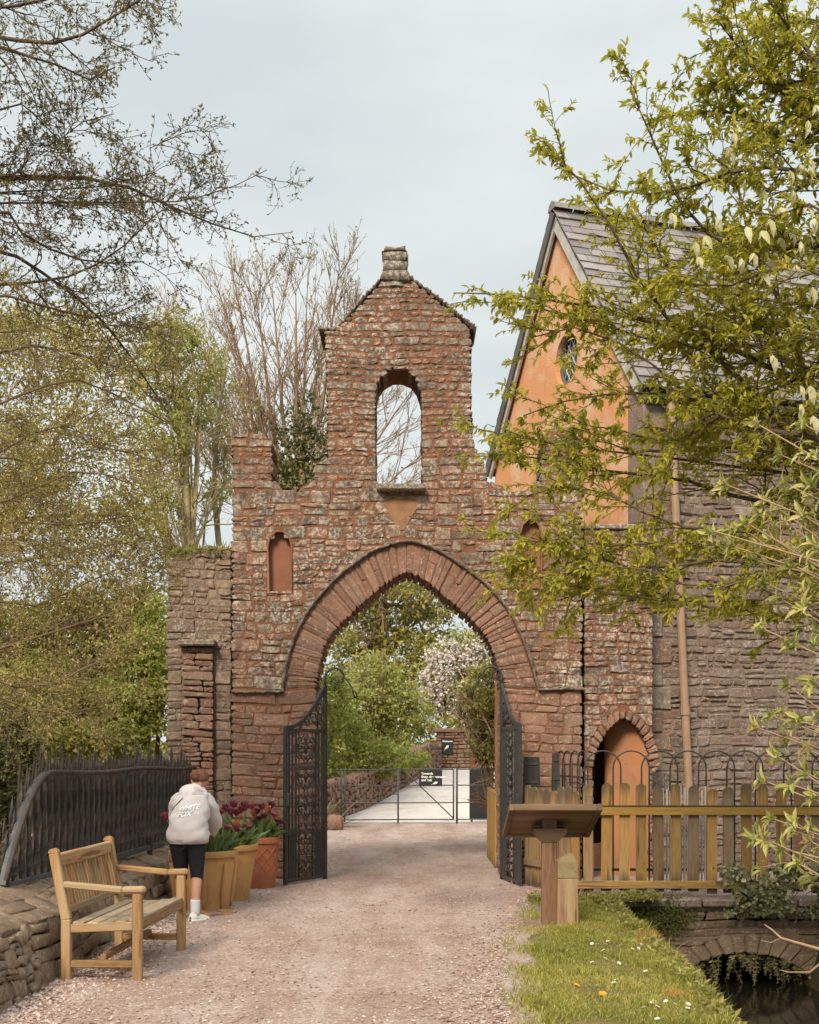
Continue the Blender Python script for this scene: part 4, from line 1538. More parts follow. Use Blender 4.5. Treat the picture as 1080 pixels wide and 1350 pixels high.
add("brickwork", V, F4, None, rn, M['stone_rouge'], pier)
mb = MB()
mb.box((gx(697, 15.3) - .12, 15.06, .625), (.30, .30, .06), None, .012)
mb.build("cap", M['stone_dark'], pier)

# ------------------------------------------------------------------ hooped iron railing
hoop_r = thing("hooped_railing", "thin black iron railing of interlaced hoops behind the picket fence", "railing", (gx(775, 14.15), 14.15, 0))
HYY = 14.15
hz = gz(990, HYY)


def hoop(p0, p1, name="hoop"):
    p0, p1 = np.array(p0), np.array(p1)
    c, r = (p0 + p1) / 2, np.linalg.norm(p1 - p0) / 2
    d = (p1 - p0) / (2 * r)
    pts = [(p0[0], p0[1], .05)] + [(c[0] - d[0] * r * math.cos(a), c[1] - d[1] * r * math.cos(a), hz - r * .95 + r * .95 * math.sin(a)) for a in np.linspace(0, math.pi, 13)] + [(p1[0], p1[1], .05)]
    mb = MB()
    mb.tube(pts, .0095, 6)
    mb.build(name, M['iron'], hoop_r, True)


sp = 37.5 * HYY / F
x = gx(771, HYY)
while x < 4.9:
    hoop((x, HYY), (x + sp * 1.27, HYY))
    x += sp
C0, C1 = np.array((gx(775, HYY), HYY)), np.array((gx(736, 15.2), 15.25))
dd = C1 - C0
for k in range(4):
    hoop(C0 + dd * (k / 4), C0 + dd * min(1.0, (k / 4 + .32)))
for z in (.25, .95):
    mb = MB()
    mb.bar((gx(771, HYY), HYY, z), (4.95, HYY, z), .008, .03)
    mb.build("rail", M['iron'], hoop_r)
    mb = MB()
    mb.bar((C0[0], C0[1], z), (C1[0], C1[1], z), .008, .03)
    mb.build("rail", M['iron'], hoop_r)

# ------------------------------------------------------------------ iron gate leaves


def gate_leaf(hinge, free, z_h, z_f, label, spiral):
    hinge, free = np.array(hinge, float), np.array(free, float)
    W = np.linalg.norm(free - hinge)
    d = (free - hinge) / W
    t_ = thing("iron_gate_leaf", label, "gate", (hinge[0], hinge[1], 0), "wrought iron gate leaves")
    P = lambda s, z, o=0: (hinge[0] + d[0] * s - d[1] * o, hinge[1] + d[1] * s + d[0] * o, z)
    zrail = z_f - .03

    def part(nm, f):
        mb = MB()
        f(mb)
        return mb.build(nm, M['iron'], t_)
    side = (d[0], d[1], 0)
    part("hinge_stile", lambda mb: mb.bar(P(0, .02), P(0, z_h), .035, .045, side=side))
    part("free_stile", lambda mb: mb.bar(P(W, .02), P(W, z_f), .035, .045, side=side))
    for z in (.06, .62, zrail):
        part("cross_rail", lambda mb: mb.bar(P(0, z), P(W, z), .02, .04, side=(0, 0, 1)))
    curve = [P(W * t, z_f + (z_h - z_f) * (1 - math.sin(math.pi / 2 * t)) ** 1.15) for t in np.linspace(0, 1, 14)]
    part("swept_top", lambda mb: [mb.bar(a, c, .03, .04, side=(0, 0, 1)) for a, c in zip(curve[:-1], curve[1:])])
    for s in (.09, .17, .25, .75, .83, .91):
        part("bar", lambda mb: mb.bar(P(W * s, .06), P(W * s, zrail), .016, .022, side=side))
    for s in (.05, .13, .21, .79, .87, .95):
        part("dog_bar", lambda mb: mb.bar(P(W * s, .06), P(W * s, .62), .012, .018, side=side))
    # central panel of paired scrolls
    sc = MB()
    n_ = 5
    for k in range(n_):
        z0 = .10 + (zrail - .14) * k / n_
        hh = (zrail - .14) / n_
        for sg in (1, -1):
            pts = []
            for a in np.linspace(0, 2 * math.pi * 1.15, 22):
                r_ = .105 * W / .8 * (1 - a / (2 * math.pi * 1.55))
                pts.append(P(W * .5 + sg * (.11 * W / .8 - r_ * math.cos(a)) * 1.0, z0 + hh * .30 + r_ * 1.0 * math.sin(a)))
            sc.tube(pts, .010, 5)
            pts = []
            for a in np.linspace(0, 2 * math.pi, 20):
                r_ = .10 * W / .8 * (1 - a / (2 * math.pi * 1.5))
                pts.append(P(W * .5 - sg * (.115 * W / .8 - r_ * math.cos(a)), z0 + hh * .72 - r_ * math.sin(a)))
            sc.tube(pts, .010, 5)
            sc.tube([P(W * .5 + sg * .02, z0), P(W * .5 + sg * .19 * W / .8, z0 + hh * .5), P(W * .5 + sg * .02, z0 + hh)], .009, 5)
        for lz in (.18, .5, .82):
            c = P(W * .5, z0 + hh * lz)
            sc.lathe((c[0], c[1], c[2]), [(.0, -.045), (.028, -.01), (.022, .02), (0, .05)], 7)
    for s in (.33, .67):
        sc.tube([P(W * s, .06), P(W * s, zrail)], .010, 5)
    sc.build("scroll_panel", M['iron'], t_, True)
    up = MB()
    for s, r0, z0 in ((.14, .085, z_f + (z_h - z_f) * .42), (.30, .075, z_f + (z_h - z_f) * .22), (.46, .06, z_f + .06), (.13, .06, z_f + .08), (.62, .04, z_f + .03)):
        pts = [P(W * s + r0 * (1 - a / 11) * math.cos(a), z0 + r0 * (1 - a / 11) * math.sin(a)) for a in np.linspace(0, 8, 24)]
        up.tube(pts, .010, 5)
    for s in (.09, .2):
        up.tube([P(W * s, zrail), P(W * s, z_f + (z_h - z_f) * (1 - math.sin(math.pi / 2 * s)) ** 1.15)], .009, 5)
    up.build("top_scrolls", M['iron'], t_, True)
    part("lock_box", lambda mb: (mb.box(P(W - .05, 1.02, .0), (.05, .13, .15), None, .006), mb.tube([P(W - .06, 1.05, -.03 * spiral), P(W - .20, 1.09, -.05 * spiral)], .008, 6)))
    # scroll bracket over the hinge
    br = MB()
    hx, hy = hinge
    pts = [(hx, hy, z_h)] + [(hx + spiral * .0, hy, z_h + .06)]
    c = (hx + spiral * .135, z_h + .10)
    for a in np.linspace(math.pi, -math.pi * .9, 26):
        k = (math.pi - a) / (math.pi * 1.9)
        r_ = .135 * (1 - .55 * k)
        pts.append((c[0] + spiral * r_ * math.cos(a) * 1.0, hy, c[1] + r_ * math.sin(a)))
    br.tube(pts, [.017 - .009 * i / len(pts) for i in range(len(pts))], 7)
    pts2 = [(hx + spiral * .232, hy, z_h + .10)] + [(hx + spiral * (.24 + .10 * math.sin(t * 1.5)), hy, z_h + .10 - .17 * t) for t in np.linspace(.1, 1, 9)]
    pts2 += [(hx + spiral * (.34 + .05 * math.sin(a)), hy, z_h - .075 + .05 * math.cos(a) - .04) for a in np.linspace(2.6, .2, 6)]
    br.tube(pts2, .010, 6)
    br.build("scroll_bracket", M['iron'], t_, True)
    return t_


gate_leaf((-1.04, 15.42), (-1.46, 14.72), 2.40, 1.87, "open left leaf of the black wrought iron gates, scrollwork facing the path", 1)
gate_leaf((1.135, 15.42), (1.29, 14.62), 2.42, 1.90, "open right leaf of the black wrought iron gates, seen nearly edge on", -1)


# ------------------------------------------------------------------ leaves, twigs
LEAF = (np.array([(0, 0, 0), (.42, .5, .10), (1, 0, -.06), (.42, -.5, .10)]), np.array([(0, 2, 1), (0, 3, 2)]))
LANCE = (np.array([(0, 0, 0), (.28, .42, .10), (.62, .40, .07), (1, 0, -.16), (.62, -.40, .07), (.28, -.42, .10), (.30, 0, .0), (.64, 0, -.02)]),
         np.array([(0, 6, 1), (6, 7, 1), (1, 7, 2), (7, 3, 2), (0, 5, 6), (6, 5, 7), (5, 4, 7), (7, 4, 3)]))


def unit(v):
    return v / np.maximum(np.linalg.norm(v, axis=-1, keepdims=True), 1e-9)


def scatter(tpl, pos, ax, nrm, length, width, rnd):
    tv, tf = tpl
    pos, ax = np.asarray(pos, float), unit(np.asarray(ax, float))
    n = len(pos)
    y = unit(np.cross(nrm, ax))
    z = np.cross(ax, y)
    length = np.broadcast_to(length, n)
    width = np.broadcast_to(width, n)
    V = (pos[:, None] + ax[:, None] * (tv[None, :, 0:1] * length[:, None, None]) + y[:, None] * (tv[None, :, 1:2] * width[:, None, None])
         + z[:, None] * (tv[None, :, 2:3] * length[:, None, None]))
    Fa = (tf[None] + (np.arange(n) * len(tv))[:, None, None]).reshape(-1, 3)
    return V.reshape(-1, 3), Fa, np.repeat(rnd, len(tv))


def tubes(P, Rr, n=4):
    B, K, _ = P.shape
    T = unit(np.gradient(P, axis=1))
    up = np.where(np.abs(T[..., 2:3]) < .9, np.array((0, 0, 1.0)), np.array((1.0, 0, 0)))
    X = unit(np.cross(up, T))
    Y = np.cross(T, X)
    a = 2 * np.pi * np.arange(n) / n
    V = P[:, :, None] + (X[:, :, None] * np.cos(a)[None, None, :, None] + Y[:, :, None] * np.sin(a)[None, None, :, None]) * Rr[:, :, None, None]
    i = np.arange(B * K * n).reshape(B, K, n)
    j = np.roll(i, -1, axis=2)
    f = np.stack([i[:, :-1], j[:, :-1], j[:, 1:], i[:, 1:]], -1).reshape(-1, 4)
    return V.reshape(-1, 3), f


class Twigs:
    def __init__(self):
        self.v, self.f, self.n = [], [], 0

    def put(self, P, Rr, n=4):
        V, f = tubes(P, Rr, n)
        self.v.append(V)
        self.f.append(f + self.n)
        self.n += len(V)

    def build(self, name, mat, parent):
        return add(name, np.concatenate(self.v), np.concatenate(self.f), None, None, mat, parent, True)


def lookup(P, t):
    B, K, _ = P.shape
    k = np.clip(t * (K - 1), 0, K - 1.001)
    i = k.astype(int)
    fr = (k - i)[:, None]
    b = np.arange(B)
    return P[b, i] * (1 - fr) + P[b, i + 1] * fr, unit(P[b, i + 1] - P[b, i])


def kids(P, Rr, per, tr, ang, L, K, rng, grav=0., up=0., flat=1., rf=.6, wig=.25, taper=.55, rmin=.002):
    B = len(P)
    idx = np.repeat(np.arange(B), per)
    t = rng.uniform(tr[0], tr[1], len(idx))
    p, T = lookup(P[idx], t)
    kk = np.clip((t * (P.shape[1] - 1)).astype(int), 0, P.shape[1] - 1)
    r0 = np.maximum(Rr[idx, kk] * rf, rmin)
    nv = rng.normal(size=(len(idx), 3))
    nv[:, 2] *= flat
    nv = unit(nv - (nv * T).sum(1, keepdims=True) * T)
    a = rng.uniform(ang[0], ang[1], len(idx))[:, None]
    d = unit(T * np.cos(a) + nv * np.sin(a) + np.array((0, 0, up)))
    ln = rng.uniform(L[0], L[1], len(idx)) * (1 - taper * t)
    pts = [p]
    for k in range(K - 1):
        w = rng.normal(size=d.shape) * wig
        w[:, 2] *= .6
        d = unit(d + w + np.array((0, 0, -grav)))
        pts.append(pts[-1] + d * (ln / (K - 1))[:, None])
    Pn = np.stack(pts, 1)
    Rn = r0[:, None] * np.linspace(1, .35, K)[None]
    return Pn, np.maximum(Rn, rmin * .6)


def limb(pts, r0, r1, K=16):
    P = catmull(np.asarray(pts, float), K)
    return P, np.linspace(r0, r1, K)


def leaves_on(P, per, size, aspect, rng, tr=(.15, 1.0), droop=.2, spread=.8, upn=1.0):
    B = len(P)
    idx = np.repeat(np.arange(B), per)
    t = rng.uniform(tr[0], tr[1], len(idx))
    p, T = lookup(P[idx], t)
    ax = unit(T + rng.normal(size=p.shape) * spread + np.array((0, 0, -droop)))
    nr = unit(rng.normal(size=p.shape) * .7 + np.array((0, 0, upn)))
    ln = rng.uniform(size[0], size[1], len(idx))
    return p, ax, nr, ln, ln * aspect


def clump_points(ells, n, rng, shell=.35):
    """Random points in a union of ellipsoids (cx,cy,cz,rx,ry,rz), thinner towards the middle."""
    w = np.array([e[3] * e[4] * e[5] for e in ells]) ** .75
    k = rng.choice(len(ells), n, p=w / w.sum())
    E = np.array(ells)[k]
    d = unit(rng.normal(size=(n, 3)))
    r = (shell + (1 - shell) * rng.random(n)) ** .55
    return E[:, :3] + d * E[:, 3:] * r[:, None], d, k


def crown(name, ells, n, size, aspect, mat, parent, rng, sub=0, droop=.15, tpl=LEAF):
    """Foliage: big ellipsoids broken into many small sprays of leaves, uneven outline, gaps between."""
    P, d, k = clump_points(ells, sub, rng)
    sp = rng.uniform(.5, 1.6, sub)
    tone = rng.random(sub)
    i = rng.integers(0, sub, n)
    ss = np.mean([np.mean(e[3:]) for e in ells]) * .16
    off = rng.normal(size=(n, 3)) * (ss * sp[i])[:, None]
    off[:, 2] *= .6
    pos = P[i] + off
    ax = unit(d[i] * .6 + rng.normal(size=(n, 3)) + np.array((0, 0, -droop)))
    nr = unit(rng.normal(size=(n, 3)) * .8 + np.array((0, 0, .9)))
    ln = rng.uniform(size[0], size[1], n)
    rnd = np.clip(tone[i] * .65 + rng.random(n) * .4 - .03, 0, 1)
    V, Fa, rr_ = scatter(tpl, pos, ax, nr, ln, ln * aspect, rnd)
    return add(name, V, None, Fa, rr_, mat, parent)


def trunk(pts, r0, r1, tw, K=14, n=8):
    P, Rr = limb(pts, r0, r1, K)
    tw.put(P[None], Rr[None], n)
    return P, Rr


def tree_at(name, label, base, cat="tree", group=None):
    return thing(name, label, cat, base, group)


# ------------------------------------------------------------------ big tree on the left, bare twigs with opening buds
rt = np.random.default_rng(101)
tA = tree_at("alder_tree", "large overhanging tree on the left with fine dark twigs and olive opening buds", (-6.2, 10.2, -.3))
tw = Twigs()
TP, TR = trunk([(-6.2, 10.2, -.5), (-6.0, 10.1, 2), (-6.1, 10.0, 4.5), (-5.9, 10.1, 7), (-6.0, 10.2, 10)], .24, .11, tw, 20, 10)
tw.build("trunk", M['bark_dark'], tA)


def px_limb(pts, Y0, Y1, r0, r1, z_at_trunk=None):
    n = len(pts)
    out = []
    for i, (a, b) in enumerate(pts):
        Y = Y0 + (Y1 - Y0) * i / (n - 1)
        out.append(at(a, b, Y))
    s = out[0]
    zt = s[2] - .3 if z_at_trunk is None else z_at_trunk
    k = min(max((zt + .5) / 10.5, 0), 1)
    b0, _ = lookup(TP[None], np.array([k]))
    return limb([tuple(b0[0])] + out, r0 * .72, r1 * .8)


limbs_sky = [
    px_limb([(-60, 50), (0, 51), (80, 56), (130, 33), (190, -4)], 9.6, 9.0, .045, .010),
    px_limb([(-60, 66), (0, 68), (60, 78), (92, 95), (118, 105), (152, 88)], 9.2, 9.8, .038, .006),
    px_limb([(-60, 20), (30, 6), (90, -10), (170, -40)], 9.8, 9.4, .04, .008),
    px_limb([(-60, 236), (0, 233), (60, 234), (130, 236), (170, 247), (212, 266), (262, 288), (318, 308), (352, 313), (386, 306)], 9.8, 10.4, .052, .003),
    px_limb([(20, 234), (70, 262), (130, 271), (186, 255)], 9.9, 9.4, .026, .005, 5.7),
    px_limb([(-40, 280), (25, 306), (70, 330), (125, 346), (190, 345)], 9.4, 10.6, .035, .006),
    px_limb([(-40, 322), (30, 347), (66, 366), (112, 402), (152, 442), (192, 500), (222, 545)], 10.2, 11.2, .040, .006),
    px_limb([(-40, 378), (40, 372), (92, 364), (150, 335), (196, 292)], 10.4, 9.8, .034, .006),
    px_limb([(212, 266), (252, 262), (302, 248), (352, 224)], 10.1, 10.5, .018, .004, 6.0),
    px_limb([(150, 244), (182, 204), (212, 190), (240, 176)], 10.0, 10.0, .016, .004, 6.0),
    px_limb([(-20, 150), (30, 140), (80, 185), (110, 160), (150, 150)], 9.6, 9.9, .022, .004),
    px_limb([(60, 234), (78, 200), (92, 165), (84, 142)], 9.9, 9.7, .018, .004, 6.1),
]
limbs_low = [
    px_limb([(-40, 392), (60, 405), (130, 420), (180, 400)], 9.8, 10.8, .034, .006),
    px_limb([(-40, 470), (40, 455), (110, 470), (190, 492), (232, 470)], 10.6, 11.8, .034, .006),
    px_limb([(-40, 540), (30, 520), (100, 500), (170, 530), (225, 560)], 9.4, 11.0, .03, .006),
    px_limb([(-40, 610), (30, 575), (100, 556), (160, 520)], 10.0, 10.4, .03, .006),
    px_limb([(-40, 668), (20, 655), (66, 635), (112, 620), (180, 640)], 9.6, 10.6, .03, .006),
    px_limb([(-30, 690), (50, 690), (110, 692), (160, 680), (204, 688)], 10.8, 11.6, .03, .006),
    px_limb([(-30, 715), (20, 728), (42, 748), (52, 772)], 9.0, 9.4, .024, .006),
    px_limb([(-40, 862), (0, 855), (80, 830), (130, 815), (180, 795), (212, 774)], 9.4, 10.4, .034, .006),
    px_limb([(-40, 902), (0, 905), (60, 905), (100, 887), (152, 850)], 9.0, 9.6, .026, .006),
    px_limb([(-40, 910), (0, 920), (60, 940), (120, 936), (166, 908)], 9.6, 10.2, .026, .006),
    px_limb([(-40, 930), (10, 935), (60, 944), (112, 925), (150, 915)], 10.8, 11.6, .022, .005),
    px_limb([(-40, 790), (40, 800), (110, 770), (170, 745), (215, 735)], 10.4, 11.8, .028, .006),
    px_limb([(-40, 745), (60, 735), (130, 720), (200, 712)], 11.0, 12.4, .028, .006),
    px_limb([(-40, 600), (60, 612), (130, 590), (215, 610)], 11.2, 12.6, .028, .006),
    px_limb([(-40, 440), (60, 430), (120, 452), (200, 430), (240, 400)], 11.4, 12.4, .03, .006),
]


def dress(limbs, per1, per2, per3, L1, L2, L3, rng, tw, lv, budper, bsize, grav=.04, r3=.0024, t0=.25):
    P = np.stack([l[0] for l in limbs])
    Rr = np.stack([l[1] for l in limbs])
    tw.put(P, Rr, 6)
    P1, R1 = kids(P, Rr, per1, (t0, 1), (.5, 1.15), L1, 9, rng, grav=grav, up=.05, rf=.5, wig=.20, rmin=.0045, taper=.5)
    tw.put(P1, R1, 4)
    P2, R2 = kids(P1, R1, per2, (.15, 1), (.4, 1.2), L2, 6, rng, grav=grav, up=.06, rf=.6, wig=.25, rmin=.0032)
    tw.put(P2, R2, 3)
    P3, R3 = kids(P2, R2, per3, (.1, 1), (.4, 1.2), L3, 4, rng, grav=0, up=.12, rf=.7, wig=.3, rmin=r3)
    tw.put(P3, R3, 3)
    Pt, Rt = kids(P, Rr, 14, (.78, 1), (.3, 1.0), (.10, .36), 5, rng, grav=grav, up=.1, rf=.5, wig=.2, rmin=.003, taper=.2)
    tw.put(Pt, Rt, 3)
    lv.append(leaves_on(Pt, budper * 3, bsize, .55, rng, (.2, 1), .0, .8))
    lv.append(leaves_on(P3, budper, bsize, .55, rng, (.3, 1), .0, .8))
    lv.append(leaves_on(P2, budper, bsize, .55, rng, (.3, 1), .0, .8))
    return P1, P2, P3


tw, lv = Twigs(), []
dress(limbs_sky, 14, 7, 4, (.35, 1.15), (.15, .45), (.06, .18), rt, tw, lv, 3, (.014, .036), t0=.42)
br = tw.build("branches", M['bark_dark'], tA)
pos, ax, nr, ln, wd = [np.concatenate(x) for x in zip(*lv)]
V, Fa, rn = scatter(LEAF, pos, ax, nr, ln, wd, rt.random(len(pos)) * .75)
add("foliage", V, None, Fa, rn, M['lf_bud'], tA)
tw, lv = Twigs(), []
dress(limbs_low, 20, 8, 4, (.4, 1.15), (.2, .5), (.07, .2), rt, tw, lv, 4, (.014, .034), grav=.0, t0=.18)
tw.build("branches", M['bark_olive'], tA)
pos, ax, nr, ln, wd = [np.concatenate(x) for x in zip(*lv)]
V, Fa, rn = scatter(LEAF, pos, ax, nr, ln, wd, np.clip(rt.random(len(pos)) * .7 + .15, 0, 1))
add("foliage", V, None, Fa, rn, M['lf_olive'], tA)

# ------------------------------------------------------------------ trees and bushes behind, on the left


def simple_tree(name, label, base, height, r0, ells, n, size, mat, bark, seed, sub, lean=(0, 0), limbs=7, group=None, twig=True, aspect=.55):
    rng = np.random.default_rng(seed)
    t_ = tree_at(name, label, base, "tree", group)
    tw = Twigs()
    top = (base[0] + lean[0], base[1] + lean[1], base[2] + height)
    P, Rr = trunk([(base[0], base[1], base[2] - .2), (base[0] + lean[0] * .2 + .05, base[1], base[2] + height * .35), (base[0] + lean[0] * .6 - .05, base[1] + lean[1] * .5, base[2] + height * .7), top], r0, r0 * .3, tw)
    tb = tw
    L = []
    for k in range(limbs):
        e = ells[k % len(ells)]
        t = rng.uniform(.3, .85)
        p0, T_ = lookup(P[None], np.array([t]))
        q = np.array(e[:3]) + rng.normal(size=3) * np.array(e[3:]) * .4
        mid = (p0[0] + q) / 2 + np.array((0, 0, .12 * height * rng.uniform(-.3, .5)))
        L.append(limb([p0[0], mid, q], r0 * .42, r0 * .08, 12))
    LP, LR = np.stack([l[0] for l in L]), np.stack([l[1] for l in L])
    tb.put(LP, LR, 5)
    if twig:
        P1, R1 = kids(LP, LR, 9, (.3, 1), (.4, 1.1), (height * .08, height * .2), 7, rng, grav=-.02, rf=.5, rmin=.008)
        tb.put(P1, R1, 4)
        P2, R2 = kids(P1, R1, 6, (.2, 1), (.4, 1.1), (height * .03, height * .09), 5, rng, rf=.6, rmin=.005)
        tb.put(P2, R2, 3)
    tb.build("trunk", bark, t_)
    crown("crown", ells, n, size, aspect, mat, t_, rng, sub)
    return t_


def E(px, py, Y, rx, rz, ry=None):
    """An ellipsoid given by its place and radii."""
    s = Y / F
    c = at(px, py, Y)
    return (c[0], c[1], c[2], rx * s, (ry if ry else rx * s * .9), rz * s)


simple_tree("olive_tree_behind", "olive brown budding tree behind the palisade, farther than the overhanging one", (-6.5, 19, -.4), 8.5, .16,
            [E(20, 520, 19, 130, 120), E(110, 640, 20, 110, 110), E(30, 740, 19, 120, 110), E(150, 760, 20, 70, 90), E(-60, 620, 18, 120, 140), E(130, 500, 20, 90, 80), E(150, 640, 20.5, 70, 80), E(60, 460, 19.5, 90, 60), E(170, 720, 20, 50, 70)], 38000, (.04, .085), M['lf_olive'], M['bark_olive'], 201, 1000)
simple_tree("willow_tree", "pale stemmed tree with fresh yellow green leaves left of the gateway", (gx(258, 25), 25, 0), 9.0, .14,
            [E(228, 450, 25, 38, 40), E(250, 530, 25, 36, 34), E(215, 570, 24.5, 36, 34), E(275, 480, 25, 20, 28), E(205, 670, 24.5, 30, 36), E(290, 650, 25.5, 16, 24), E(190, 490, 24.5, 30, 40)], 6000, (.06, .12), M['lf_willow'], M['bark_pale'], 202, 420, (-.2, 0), 14)
# pale extra stems of the same clump
for k, (pts, lab) in enumerate((
        ([(300, 1000), (292, 760), (282, 640), (290, 540), (302, 440)], "thicker pale bare stem rising left of the gateway, beside the willow"),
        ([(228, 1000), (236, 780), (252, 660), (236, 560), (262, 450)], "slender pale stem leaning in the gap above the buttress wall"))):
    t_ = tree_at("pale_stem_tree", lab, (gx(pts[0][0], 26), 26, 0))
    tw = Twigs()
    P, Rr = trunk([at(a, b, 26) for a, b in pts], .115 - .04 * k, .012, tw)
    rk = np.random.default_rng(300 + k)
    P1, R1 = kids(P[None], Rr[None], 12, (.35, 1), (.4, .9), (1.2, 2.6), 9, rk, grav=-.06, up=.3, rf=.5, rmin=.012)
    tw.put(P1, R1, 5)
    P2, R2 = kids(P1, R1, 8, (.2, 1), (.3, .9), (.4, 1.1), 6, rk, grav=-.05, up=.25, rf=.55, rmin=.007)
    tw.put(P2, R2, 3)
    tw.build("trunk", M['bark_pale'], t_)
    pos, ax, nr, ln, wd = leaves_on(P2, 7, (.06, .12), .5, rk)
    V, Fa, rn = scatter(LEAF, pos, ax, nr, ln, wd, rk.random(len(pos)))
    add("crown", V, None, Fa, rn, M['lf_willow'], t_)

# bare fan-shaped tree
rb_ = np.random.default_rng(77)
YB = 30.0
tB = tree_at("bare_fan_tree", "bare pale tan tree with fans of fine upright twigs behind the gateway", (gx(388, YB), YB, 0))
tw = Twigs()
trunk([at(388, 1030, YB), at(390, 860, YB), at(388, 720, YB), at(392, 640, YB), at(398, 560, YB)], .20, .08, tw)
fan = []
for (x1, y1, x0, y0, r_) in ((262, 330, 385, 690, .06), (300, 318, 386, 680, .07), (322, 305, 388, 660, .07), (345, 318, 389, 660, .075), (366, 322, 390, 640, .08), (392, 318, 392, 620, .08), (418, 330, 394, 610, .075),
                             (446, 322, 392, 640, .07), (470, 335, 392, 650, .06), (480, 420, 391, 660, .05), (285, 400, 387, 690, .05), (300, 480, 386, 700, .04), (545, 500, 394, 640, .045), (560, 575, 392, 680, .04), (540, 610, 392, 700, .035),
                             (330, 420, 388, 660, .045), (430, 430, 392, 640, .045), (335, 560, 387, 700, .035), (275, 560, 386, 720, .035), (248, 360, 385, 690, .045), (232, 430, 385, 700, .04), (312, 350, 387, 665, .05), (406, 300, 391, 640, .06), (458, 380, 392, 655, .045), (250, 480, 386, 705, .035)):
    dy = rb_.uniform(-2.2, 2.2)
    a, b_ = np.array(at(x0, y0, YB)), np.array(at(388 + (x1 - 388) * 1.12, y1 + (70 if y1 < 450 else 15), YB))
    b_[1] += dy
    m1 = a * .68 + b_ * .32 + np.array(((b_[0] - a[0]) * .20, 0, -.02 * abs(b_[2] - a[2])))
    m2 = a * .33 + b_ * .67 + np.array(((b_[0] - a[0]) * .10, 0, .0))
    fan.append(limb([a, m1, m2, b_], r_ * .85, .008))
FP, FR = np.stack([f[0] for f in fan]), np.stack([f[1] for f in fan])
tw.put(FP, FR, 5)
P1, R1 = kids(FP, FR, 14, (.10, .98), (.35, .85), (1.4, 3.2), 10, rb_, grav=-.045, up=.15, rf=.42, wig=.07, rmin=.010, taper=.62)
tw.put(P1, R1, 4)
P2, R2 = kids(P1, R1, 7, (.15, 1), (.3, .8), (.4, 1.1), 7, rb_, grav=-.04, up=.16, rf=.6, wig=.09, rmin=.0072)
tw.put(P2, R2, 3)
P3, R3 = kids(P2, R2, 2, (.2, 1), (.3, .8), (.15, .4), 4, rb_, grav=-.03, up=.1, rf=.7, wig=.12, rmin=.006)
tw.put(P3, R3, 3)
tw.build("trunk", M['bark_tan'], tB)
pos, ax, nr, ln, wd = leaves_on(P3, 1, (.05, .10), .45, rb_)
V, Fa, rn = scatter(LEAF, pos, ax, nr, ln, wd, rb_.random(len(pos)) * .6 + .2)
add("crown", V, None, Fa, rn, M['lf_olive'], tB)

ti = tree_at("ivy_clad_trunk", "broken tree trunk thickly covered in dark ivy behind the left gateway shoulder", (gx(402, 27), 27, 0))
tw = Twigs()
trunk([at(402, 1000, 27), at(400, 700, 27), at(398, 600, 27), at(402, 535, 27)], .22, .03, tw)
tw.build("trunk", M['bark_tan'], ti)
crown("ivy", [E(380, 590, 27, 15, 55), E(402, 565, 27, 17, 48), E(418, 610, 27, 16, 58), E(398, 640, 27, 30, 50)], 3000, (.06, .12), .8, M['lf_ivy'], ti, np.random.default_rng(88), 260)

for k, (ells, mat, n, size, lab) in enumerate((
        ([E(185, 900, 17.5, 45, 75), E(150, 950, 17, 50, 55), E(205, 850, 18, 25, 70)], 'lf_green', 11000, (.05, .11), "bright fresh green bush beside the left edge of the buttress wall"),
        ([E(60, 930, 15.5, 75, 65), E(120, 985, 15, 60, 40), E(10, 990, 14.5, 60, 50)], 'lf_mid', 12000, (.05, .10), "mid green bush directly behind the spikes of the black palisade"),
        ([E(-10, 1060, 11.5, 40, 90), E(20, 1000, 12.5, 30, 60)], 'lf_ivy', 4500, (.05, .10), "dark green bush beyond the swept end of the black palisade"),
        ([E(90, 850, 21, 90, 60), E(10, 870, 20, 80, 70), E(170, 820, 21, 60, 60)], 'lf_willow', 12000, (.07, .14), "yellow green bush rising above the bushes by the palisade"))):
    c = ells[0]
    t_ = thing("green_bush", lab, "bush", (c[0], c[1], -.35))
    rk = np.random.default_rng(400 + k)
    tw = Twigs()
    st = [limb([(c[0] + rk.normal(0, .15), c[1] + rk.normal(0, .15), -.5), (np.array((c[0], c[1], -.5)) + np.array(e[:3])) / 2 + rk.normal(size=3) * .1, np.array(e[:3]) + rk.normal(size=3) * .15], .03, .008) for e in ells for _ in range(4)]
    SP, SR = np.stack([s[0] for s in st]), np.stack([s[1] for s in st])
    tw.put(SP, SR, 4)
    P1, R1 = kids(SP, SR, 7, (.4, 1), (.4, 1.1), (.4, .9), 6, rk, rf=.5, rmin=.004)
    tw.put(P1, R1, 3)
    tw.build("stems", M['bark_olive'], t_)
    crown("foliage", ells, n, size, .5, M[mat], t_, rk, 420)

# weeds and low growth over the bank beyond the wall
rk = np.random.default_rng(460)
n = 16000
xx = -3.15 - np.abs(rk.normal(0, 3.6, n))
yy = rk.uniform(5, 24, n)
lump_ = .5 + .5 * np.sin(xx * 1.9 + np.sin(yy)) * np.sin(yy * 1.3)
pos = np.stack([xx, yy, hgt(xx, yy) + rk.random(n) ** 1.5 * (.12 + .5 * lump_)], 1)
ax = unit(np.stack([rk.normal(0, .8, n), rk.normal(0, .8, n), rk.uniform(-.2, 1, n)], 1))
ln = rk.uniform(.07, .17, n)
V, Fa, rn = scatter(LEAF, pos, ax, unit(rk.normal(size=(n, 3)) * .5 + (0, 0, 1)), ln, ln * .5, np.clip(lump_ * .5 + rk.random(n) * .45, 0, 1))
tag(add("undergrowth", V, None, Fa, rn, M['lf_green']), kind="stuff")

